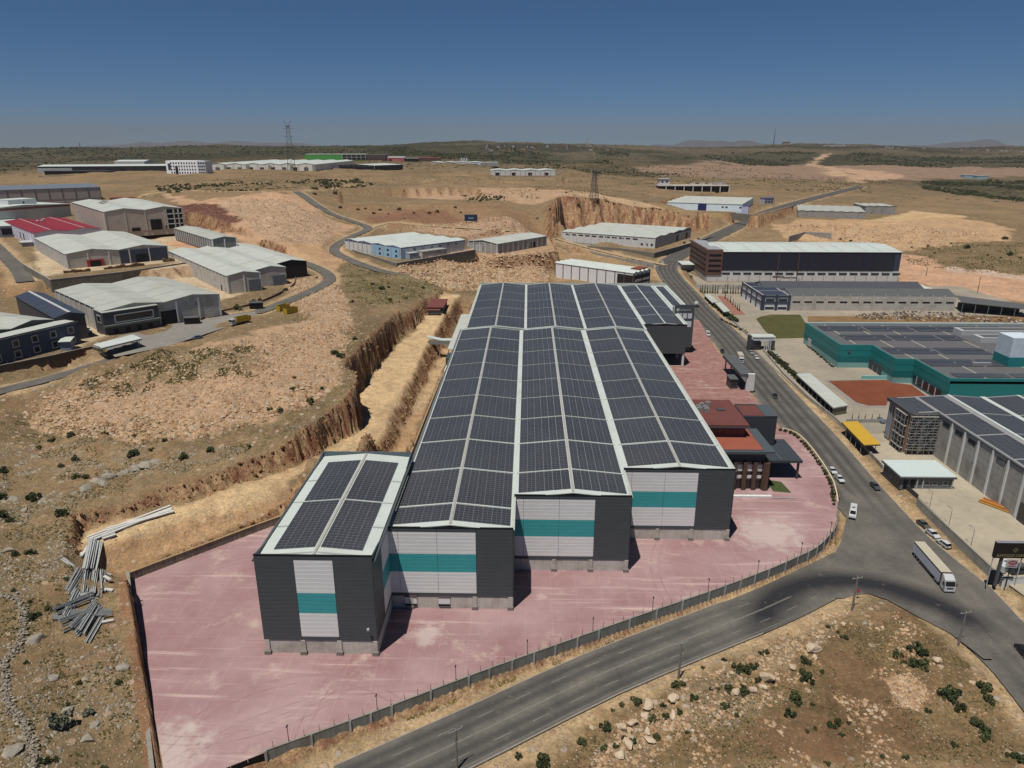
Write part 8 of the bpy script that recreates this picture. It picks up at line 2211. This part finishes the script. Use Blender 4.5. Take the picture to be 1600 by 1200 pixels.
def crown_mesh(seed, n=420, leaf=.17, kind='round', m=None, lob=6):
    r = np.random.default_rng(seed)
    C0 = r.normal(size=(lob, 3)) * np.array([.42, .42, .22]) + np.array([0, 0, .55]); rad = r.uniform(.32, .55, lob)
    if kind == 'cone':
        z = r.random(n) ** 1.3; a = r.random(n) * 6.283; q = (1 - z) * .5 * r.uniform(.6, 1.05, n)
        P = np.stack([q * np.cos(a), q * np.sin(a), z * 4.2 + .15], -1)
    else:
        w = r.integers(0, lob, n); d = r.normal(size=(n, 3)); d /= np.linalg.norm(d, axis=1)[:, None]
        P = C0[w] + d * (rad[w] * r.uniform(.72, 1.05, n))[:, None]
        P = P[P[:, 2] > .03]
    n = len(P)
    t1 = r.normal(size=(n, 3)); t1 /= np.linalg.norm(t1, axis=1)[:, None]; t2 = np.cross(t1, r.normal(size=(n, 3))); t2 /= np.linalg.norm(t2, axis=1)[:, None]
    s = leaf * r.uniform(.6, 1.3, n)[:, None]
    V = np.stack([P - t1 * s, P - t2 * s * .7, P + t1 * s, P + t2 * s * .7], 1).reshape(-1, 3)
    F = np.arange(n * 4).reshape(-1, 4)
    me = mesh_np('crown', V, F, [m or M_LEAF])
    at = me.attributes.new('Shade', 'FLOAT', 'POINT'); at.data.foreach_set('value', np.repeat(r.random(n), 4).astype(np.float32))
    return me
M_LEAFO = leaf_mat('olive_shrub_leaf', (.045, .05, .02), (.095, .10, .042))
CROWNS = [crown_mesh(500 + i, 520 - 40 * i, .13 + .02 * i, m=M_LEAFO if i in (1, 4) else M_LEAF, lob=4 + i) for i in range(5)]; CROWNG = [crown_mesh(520 + i, 420, m=M_LEAFG) for i in range(2)]
STEM = MB().tube((0, 0, -.2), (.04, .02, .55), .06, .03, n=5).tube((0, 0, .1), (.3, .1, .6), .04, .02, n=4).tube((0, 0, .1), (-.25, .15, .6), .04, .02, n=4).mesh('stem', M_BARK)
def shrub(label, p, dia, grey=False, group='shrubs dotted over the dry ground', name='shrub', cat='shrub', k=0):
    o = thing(name, label, cat, tuple(p), rng.uniform(0, 6), group)
    s = dia / 2.55
    o.scale = (s * rng.uniform(.9, 1.1), s * rng.uniform(.9, 1.1), s * rng.uniform(.85, 1.1))
    part('crown', (CROWNG if grey else CROWNS)[k % (2 if grey else 5)], o); part('stem', STEM, o)
    return o
def shrubs():
    def z8(L): return [(1200 + x / 4, 900 + y / 4, d) for x, y, d in L]
    def z7(L): return [(800 + x / 4, 900 + y / 4, d) for x, y, d in L]
    def z5(L): return [(x / 4, 900 + y / 4, d) for x, y, d in L]
    def z1(L): return [(x / 4, 650 + y / 4, d) for x, y, d in L]
    def z2(L): return [(400 + x / 4, 400 + y / 4, d) for x, y, d in L]
    G_ = {
     'in the brown field, right half': z8([(935,450,105),(970,540,85),(920,540,80),(800,485,75),(850,535,42),(1105,740,85),(1150,725,85),(1185,800,85),(1350,690,80),(1385,770,78),(1300,910,85),(1345,955,90),(1350,1020,42),(1003,840,42),(1158,1050,45),(1575,1130,80),(1500,1115,36),(1055,508,45)]),
     'in the brown field, left half': z8([(240,630,85),(215,590,50),(165,750,85),(195,790,60),(135,855,65),(715,1125,36),(860,1130,36),(375,1170,42),(235,520,70),(375,315,32),(485,380,48),(435,345,30),(400,930,65),(440,910,55),(290,945,36),(245,970,32),(460,990,32),(508,915,32),(340,595,34),(280,800,34)]),
     'along the bank below the front road': z7([(780,780,80),(688,798,52),(585,935,75),(435,1030,76),(195,1130,100),(200,1170,95),(40,1120,50),(1020,675,70),(1065,665,65),(875,885,70),(1045,840,50),(945,805,40),(900,1000,66),(750,1030,52),(650,1060,45),(575,1070,45),(625,835,32),(960,870,50),(700,1010,36),(1095,975,32)]),
     'left of the junction pole': z7([(1325,520,36),(1400,560,85),(1460,580,85),(1520,555,68),(1535,650,52),(1355,695,64),(1445,720,60),(1445,690,45),(1135,755,54),(1190,570,30),(1555,480,40),(1590,470,42),(1330,805,50),(1400,865,40),(1245,705,34),(1290,700,30)]),
     'on the hillside left of the yard': z5([(740,660,66),(495,665,45),(210,240,88),(300,195,60),(365,190,70),(415,15,42),(185,155,46),(265,1150,85),(420,800,45),(650,1190,60),(85,85,40),(160,535,46),(335,1140,60)]),
     'on the hillside above the bench': z1([(835,225,90),(950,200,52),(440,110,60),(655,105,52),(845,120,46),(470,260,70),(380,305,60),(210,500,90),(385,590,100),(190,845,70),(90,855,70),(10,330,80),(1145,245,80),(1315,200,70),(470,370,78),(540,375,60),(5,490,100),(10,610,100),(70,640,80),(1030,145,55),(1560,185,42),(330,140,60),(245,190,46)]),
     'on the slope above the haul bench': z2([(490,595,70),(530,615,75),(785,195,62),(730,170,42),(830,190,36),(840,265,50),(605,280,40),(615,510,58),(340,895,78),(410,820,46),(230,820,50),(150,955,70),(90,950,58),(690,545,30),(240,755,40),(380,130,36),(915,195,30),(1045,195,36),(940,260,34)]),
     'by the curving wall': [(434,441,58),(395,471,64),(370,480,60),(447,452,34),(406,468,36)],
     'on the grass slope near the quarry face': [(860,326,36),(904,319,28),(905,321,26),(885,300,24),(838,296,22),(934,312,34),(840,340,26),(865,352,24)],
     'on the middle distance slope': [(492,302,38),(524,301,42),(532,323,40),(559,326,36),(571,325,30),(584,332,34),(594,327,30),(607,334,22),(624,325,52),(647,332,30),(671,332,34),(684,330,38),(711,323,34),(632,341,20),(720,331,26)],
     'on the olive hill at the right': [(1512,386,36),(1578,397,36),(1450,384,20),(1543,398,18),(1537,409,18),(1570,372,34),(1425,386,18),(1486,380,16),(1595,402,22),(1460,395,16),(1313,373,20),(1329,376,20),(1343,379,16),(1564,402,16)],
    }
    i = 0
    for place, L in G_.items():
        L = sorted(L); n = len(L)
        for k, (u, v, d) in enumerate(L):
            p = hit(u, v + d * .06); r = d / 4 / FPX * (p - Vector((0, 0, 100))).length
            grey = False and k in (2, 4)
            size = 'large' if d > 75 else 'small' if d < 45 else 'mid sized'
            shrub(f"{size} green shrub {place}, {place_word(k, n)}", p, r * (.78 if 'hillside' in place or 'slope' in place else 1.0), False, k=i); i += 1
    for u, v, d, lab in ((95, 1136, 150, 'big grey green bush on the hillside near the lower left corner'), (142, 1115, 82, 'small grey green bush right of the big one near the lower left corner')):
        p = hit(u, v); shrub(lab, p, d / 4 / FPX * (p - Vector((0, 0, 100))).length, True, k=i); i += 1
    # cypresses and garden trees of the mill
    cm = [crown_mesh(560 + q, 260, .16, 'cone', M_CYP) for q in range(3)]
    tm = MB().tube((0, 0, -.2), (0, 0, .6), .08, n=5).mesh('trunk', M_BARK)
    def cyp(u, v, h, lab, grp):
        p = G(u, v, -.5); o = thing('cypress_tree', lab, 'tree', (*p, -.5), rng.uniform(0, 6), grp); s = h / 4.4; o.scale = (s, s, s)
        part('crown', cm[rng.randrange(3)], o); part('trunk', tm, o)
    for u in (1094, 1097, 1101, 1105, 1109, 1113, 1117, 1121, 1129, 1132, 1136, 1141, 1145, 1149, 1153, 1157, 1160):
        cyp(u, 458 + (u - 1094) * .02, rng.uniform(5, 7.5), 'slim dark cypress in the row before the tall plain wall', 'cypress row before the tall plain wall')
    for u, v in ((1133, 467), (1137, 470), (1141, 473), (1145, 477), (1149, 480), (1152, 484), (1155, 486)):
        cyp(u, v, rng.uniform(3.5, 5.5), 'short conifer along the garden path of the navy framed office', 'conifers along the garden path')
    for q, u in enumerate((1331, 1341, 1351, 1362, 1373)):
        cyp(u, 657, 2.8, f'young conifer before the grey garden wall, {place_word(q, 5)}', 'young conifers by the grey garden wall')
    # hedges: a row of shrubs in one planting
    def hedge(label, a, b, n, z, dia, hname='hedge'):
        A, B = np.array(G(*a, z)), np.array(G(*b, z)); h = thing(hname, label, 'hedge', (A[0], A[1], z))
        for q in range(n):
            t = (q + rng.uniform(-.25, .25)) / (n - 1); c = (B - A) * t
            o = part('shrub', CROWNS[rng.randrange(5)], h, (c[0] + rng.uniform(-.3, .3), c[1] + rng.uniform(-.3, .3), -.1), rng.uniform(0, 6)); s = dia / 1.75 * rng.uniform(.75, 1.25); o.scale = (s, s, s * 1.1)
    hedge('long leafy hedge behind the verge wall beside the white carport', (1203, 553), (1300, 641), 44, -.5, 2.3)
    hedge('tall leafy hedge along the verge beside the parking canopies', (1104, 468), (1148, 503), 26, -.5, 3.4)
    hedge('ragged shrub hedge between yard and lodge', (1126, 500), (1166, 520), 12, -.5, 1.6)
    hedge('flower bed of low plants along the teal factory wall', (1262, 541), (1302, 574), 20, -.5, 1.2)
    P = [G(u, v, 0) for u, v in ((1308,789),(1302,757),(1282,722.5),(1257,691),(1239,677.5),(1223,673))]
    sp = spline([(x - .9, y, 0.) for x, y in P], 2.2); h = thing('hedge', 'line of clipped shrubs inside the low wall round the bend', 'hedge', (*sp[0][:2], 0))
    for x, y, _ in sp:
        o = part('shrub', CROWNS[rng.randrange(5)], h, (x - sp[0][0], y - sp[0][1], 0), rng.uniform(0, 6)); s = rng.uniform(.55, .8); o.scale = (s, s, s * 1.3)
shrubs()
# ---- far woods and scrub
M_WOOD = shade_mat('far_scrub_leaf', [(0, (38, 44, 28)), (.6, (56, 62, 38)), (1, (84, 84, 52))], scale=.3)
M_WEED = shade_mat('dry_weed', [(0, (92, 82, 52)), (.5, (122, 106, 64)), (1, (158, 136, 86))], scale=.5)
M_WEEDG = shade_mat('olive_weed', [(0, (62, 62, 38)), (.6, (84, 80, 48)), (1, (104, 94, 58))], scale=.5)
def woods():
    for i, (pts, dens) in enumerate(FOREST):
        poly = hits(pts)
        A = abs(sum(poly[k][0] * poly[(k + 1) % len(poly)][1] - poly[(k + 1) % len(poly)][0] * poly[k][1] for k in range(len(poly)))) / 2
        near = i in (7, 8)
        n = int(min(A / (45 if near else 70 if i == 2 else 260) * dens, 1400 if near else 5200))
        q = clumpy(poly, n, 40 if near else 150, -.12, 220 + i)
        q = off_roads(q, 2)
        r = np.hypot(q[:, 0], q[:, 1])
        s = nrng.uniform(.9, 2.2, len(q)) * np.interp(r, [800, 2500, 5000], [.9, 1.7, 2.8])
        P = ground_pts(q); P[:, 2] += s * .35
        scatter('scrub_wood', P, s, M_WOOD, 'ico', (.6, .95), label=['oak scrub on the ridge', 'oak scrub on the near ridge', 'dark olive orchard in the valley', 'oak scrub on the low hills', 'scrub on the far hill', 'dark scrub of the left hills', 'dark scrub of the central hill', 'dark bushes along the plateau edge', 'dark bushes on the middle slope'][i])
    # weeds on the near ground
    near = hits([(0,1215),(0,640),(120,600),(330,690),(480,690),(560,650),(590,480),(560,640),(380,708),(250,745),(120,782),(115,880),(170,960),(205,1050),(228,1215)])
    q = off_roads(clumpy(near, 9000, 7, -.02, 251)); s = nrng.uniform(.1, .34, len(q)); P = ground_pts(q, .03)
    scatter('dry_weeds', P, s, M_WEEDG, 'oct', (.4, .8), label='olive weeds on the dry hillside', rough=.6)
    tw = hits([(120,600),(200,572),(290,550),(400,540),(440,560),(400,590),(330,592),(220,616),(150,622)])
    q = off_roads(clumpy(tw, 3500, 6, .05, 271)); scatter('dry_weeds', ground_pts(q, .03), nrng.uniform(.15, .5, len(q)), M_WEEDG, 'oct', (.5, .9), label='brown weeds on top of the tip', rough=.6)
    fld = hits([(880,1215),(930,1114),(1100,1064),(1290,977),(1400,957),(1560,1072),(1640,1215)])
    q = off_roads(clumpy(fld, 7000, 6, 0, 253)); scatter('dry_weeds', ground_pts(q, .03), nrng.uniform(.08, .26, len(q)), M_WEEDG, 'oct', (.4, .8), label='olive weeds in the brown field', rough=.6)
    vg = hits([(560,1130),(800,1050),(1200,908),(1295,866),(1318,815),(1325,842),(1270,884),(1200,912),(1000,985),(800,1065),(600,1140)])
    q = off_roads(clumpy(vg, 2600, 3, .02, 255), .4); scatter('dry_weeds', ground_pts(q, .03), nrng.uniform(.08, .3, len(q)), M_WEED, 'oct', (.4, .9), label='straw weeds on the verge', rough=.6)
    mid = hits([(535,400),(600,425),(700,445),(690,462),(640,472),(590,482),(545,462),(530,425)])
    q = off_roads(clumpy(mid, 2200, 9, 0, 257)); scatter('dry_weeds', ground_pts(q, .05), nrng.uniform(.2, .7, len(q)), M_WEEDG, 'oct', (.4, .8), label='weeds on the slope above the haul bench', rough=.6)
    hill = hits([(1400,392),(1600,374),(1640,428),(1520,426),(1420,412)])
    q = clumpy(hill, 2500, 12, -.05, 259); scatter('dry_weeds', ground_pts(q, .05), nrng.uniform(.3, .9, len(q)), M_WEEDG, 'oct', (.4, .8), label='weeds on the olive hill', rough=.6)
    pl = hits([(880,262),(1000,258),(1150,262),(1260,275),(1400,285),(1340,300),(1240,300),(1150,288),(1000,283),(900,275)])
    q = off_roads(clumpy(pl, 2600, 45, -.05, 263), 3); scatter('dry_weeds', ground_pts(q, .1), nrng.uniform(.7, 2.2, len(q)), M_WOOD, 'oct', (.5, .9), label='dark scrub over the flats left of the far road', rough=.5)
    pl = hits([(240,300),(330,276),(480,272),(640,276),(760,272),(900,280),(1040,285),(1010,320),(880,318),(700,285),(560,295),(470,305)])
    q = off_roads(clumpy(pl, 3200, 25, .02, 261), 2); scatter('dry_weeds', ground_pts(q, .1), nrng.uniform(.4, 1.3, len(q)), M_WEEDG, 'oct', (.5, .9), label='scattered low scrub on the plateau', rough=.5)
woods()
def stone_wall():
    P = [hit(u, v) for u, v in ((2, 932), (20, 934), (34, 948), (37, 968), (34, 995), (24, 1018), (10, 1032), (7, 1060), (10, 1085), (16, 1108), (30, 1122), (42, 1140), (50, 1170), (56, 1205))]
    L = spline([tuple(p) for p in P], .45)
    k = thing('dry_stone_wall', 'low tumbled dry stone wall winding down the left edge of the hillside', 'wall', tuple(P[0]))
    A = np.array([p for p in L for _ in range(11)], float)
    A[:, :2] += nrng.normal(0, .38, (len(A), 2)); A[:, 2] = h_fast(A[:, 0], A[:, 1]) + nrng.random(len(A)) * .55
    o = scatter('stone', A, nrng.uniform(.12, .34, len(A)), M_GREYST, 'oct', (.6, .9)); o.parent = k; o.location = tuple(-P[0]); o.name = 'stone_course'
    del o['label']
stone_wall()
def far_country():
    # far mountains; part of the distance haze is put into their grey-blue colour
    m = mat('far_mountain', (92, 98, 106), 1, .1, .0005, spec=0)
    for (u0, u1, pk, d, seed, lab) in ((60, 560, 208, 22000, 5, 'faint broad mountain range behind the left skyline'), (560, 900, 214, 21000, 6, 'faint low ridge behind the hill in the centre'), (940, 1280, 214.5, 16000, 7, 'blue mountain hump on the skyline right of centre'), (1350, 1700, 218, 18000, 8, 'faint mountain ridge behind the right plateau')):
        V = []; n = 60; dep = 2600
        for j in range(5):
            for i in range(n):
                t = i / (n - 1); u = u0 + (u1 - u0) * t
                x, y, z = Y(u, pk, d + j * dep / 4)
                env = math.sin(math.pi * t) ** .8 * (.72 + .28 * float(fbm(np.array([t * 9.0]), np.array([seed * 3.0]), 2.2, 4, seed)[0]) * 1.6)
                zz = -60 + (z + 60) * env * (0.0, .7, 1.0, .7, 0)[j]
                V.append((x, y, zz + (0 if j in (0, 4) else 40 * float(fbm(np.array([t * 30.]), np.array([j * 2.0]), 2, 3, seed)[0]))))
        F = [(j * n + i, j * n + i + 1, (j + 1) * n + i + 1, (j + 1) * n + i) for j in range(4) for i in range(n - 1)]
        new_obj('mountain_range', mesh_np('mountain_range', V, F, [m], smooth=True), kind='structure', label=lab)
    # villages and skyline houses
    wm = [mat('village_white', (196, 190, 182), .8, .1, .1), mat('village_tan', (170, 150, 130), .8, .1, .1), mat('village_grey', (140, 138, 136), .8, .1, .1)]
    roofm = mat('village_roof', (150, 110, 92), .8, .1, .1)
    hm = []
    for q, m2 in enumerate(wm):
        mb = MB().box(-5, 5, -4, 4, -3, 6); hm.append(mb.mesh('wall', m2))
    rm = MB().box(-5.4, 5.4, -4.4, 4.4, 6, 6.6).mesh('roof', roofm)
    r2 = random.Random(5)
    L = []
    for _ in range(44): L.append((r2.uniform(760, 965), r2.uniform(226.5, 234), 'small house of the hill village on the skyline'))
    for _ in range(26): L.append((r2.uniform(1345, 1445), r2.uniform(228.5, 231.5), 'small house on the right hand skyline plateau'))
    for _ in range(30): L.append((r2.uniform(1500, 1600), r2.uniform(231, 236), 'pale block of the town at the right skyline'))
    for u, v, lab in L:
        p = hit(u, v + 1.5)
        if p.y > 9000 or p.y < 1500: continue
        k = thing('village_house', lab, 'house', tuple(p), r2.uniform(0, 3), 'houses on the far skyline'); s = r2.uniform(.8, 1.6); k.scale = (s, s, s * r2.uniform(.7, 1.3))
        part('wall', hm[r2.randrange(3)], k); part('roof', rm, k)
    p = hit(1228, 224.5 + 1.5); k = thing('hilltop_house', 'small house alone on the hilltop right of the radio mast', 'house', tuple(p)); boxp('wall', k, wm[1], -20, 20, -8, 8, -4, 13); boxp('roof', k, roofm, -22, 22, -9, 9, 13, 16)
    p = hit(917, 228); k = thing('minaret', 'white minaret of the hill village on the skyline', 'tower', tuple(p)); MB().tube((0, 0, -3), (0, 0, 34), 3.2, 2.4, n=8).obj('shaft', wm[0], k); MB().tube((0, 0, 34), (0, 0, 44), 2.6, .2, n=8).obj('spire', wm[2], k); MB().box(6, 22, -8, 8, -3, 12).obj('prayer_hall', wm[0], k)
    for u0, u1, v, lab in ((1290, 1320, 227.5, 'long white roof on the skyline plateau, left one'), (1313, 1345, 227.2, 'long pale pink roof on the skyline plateau, right one')):
        p = hit((u0 + u1) / 2, v + 1); w = (u1 - u0) / FPX * p.y; k = thing('long_shed', lab, 'shed', tuple(p)); boxp('wall', k, wm[0] if 'white' in lab else wm[1], -w / 2, w / 2, 0, 40, -6, 7)
    for u, v, lab in ((1515, 279, 'small pale blue building at the orchard edge, left of two'), (1535, 280, 'small pale blue building at the orchard edge, right of two')):
        p = hit(u, v); k = thing('orchard_building', lab, 'building', tuple(p)); boxp('wall', k, M_BLUEP, -14, 14, 0, 18, -3, 8); boxp('roof', k, M_FRAME, -14.5, 14.5, -.5, 18.5, 8, 8.8)
far_country()
# ---- the air between
def haze():
    k = boxp('haze', None, None, -24000, 26000, -600, 27500, -95, 720, kind='stuff', label='thin blue summer haze')
    k.data.materials.clear()
    m = bpy.data.materials.new('haze'); m.use_nodes = True; nt = m.node_tree; nt.nodes.clear()
    o = nt.nodes.new('ShaderNodeOutputMaterial'); v = nt.nodes.new('ShaderNodeVolumePrincipled')
    v.inputs['Density'].default_value = 4.5e-5; v.inputs['Color'].default_value = (.50, .46, .50, 1); v.inputs['Anisotropy'].default_value = 0
    nt.links.new(v.outputs[0], o.inputs['Volume']); k.data.materials.append(m)
haze()
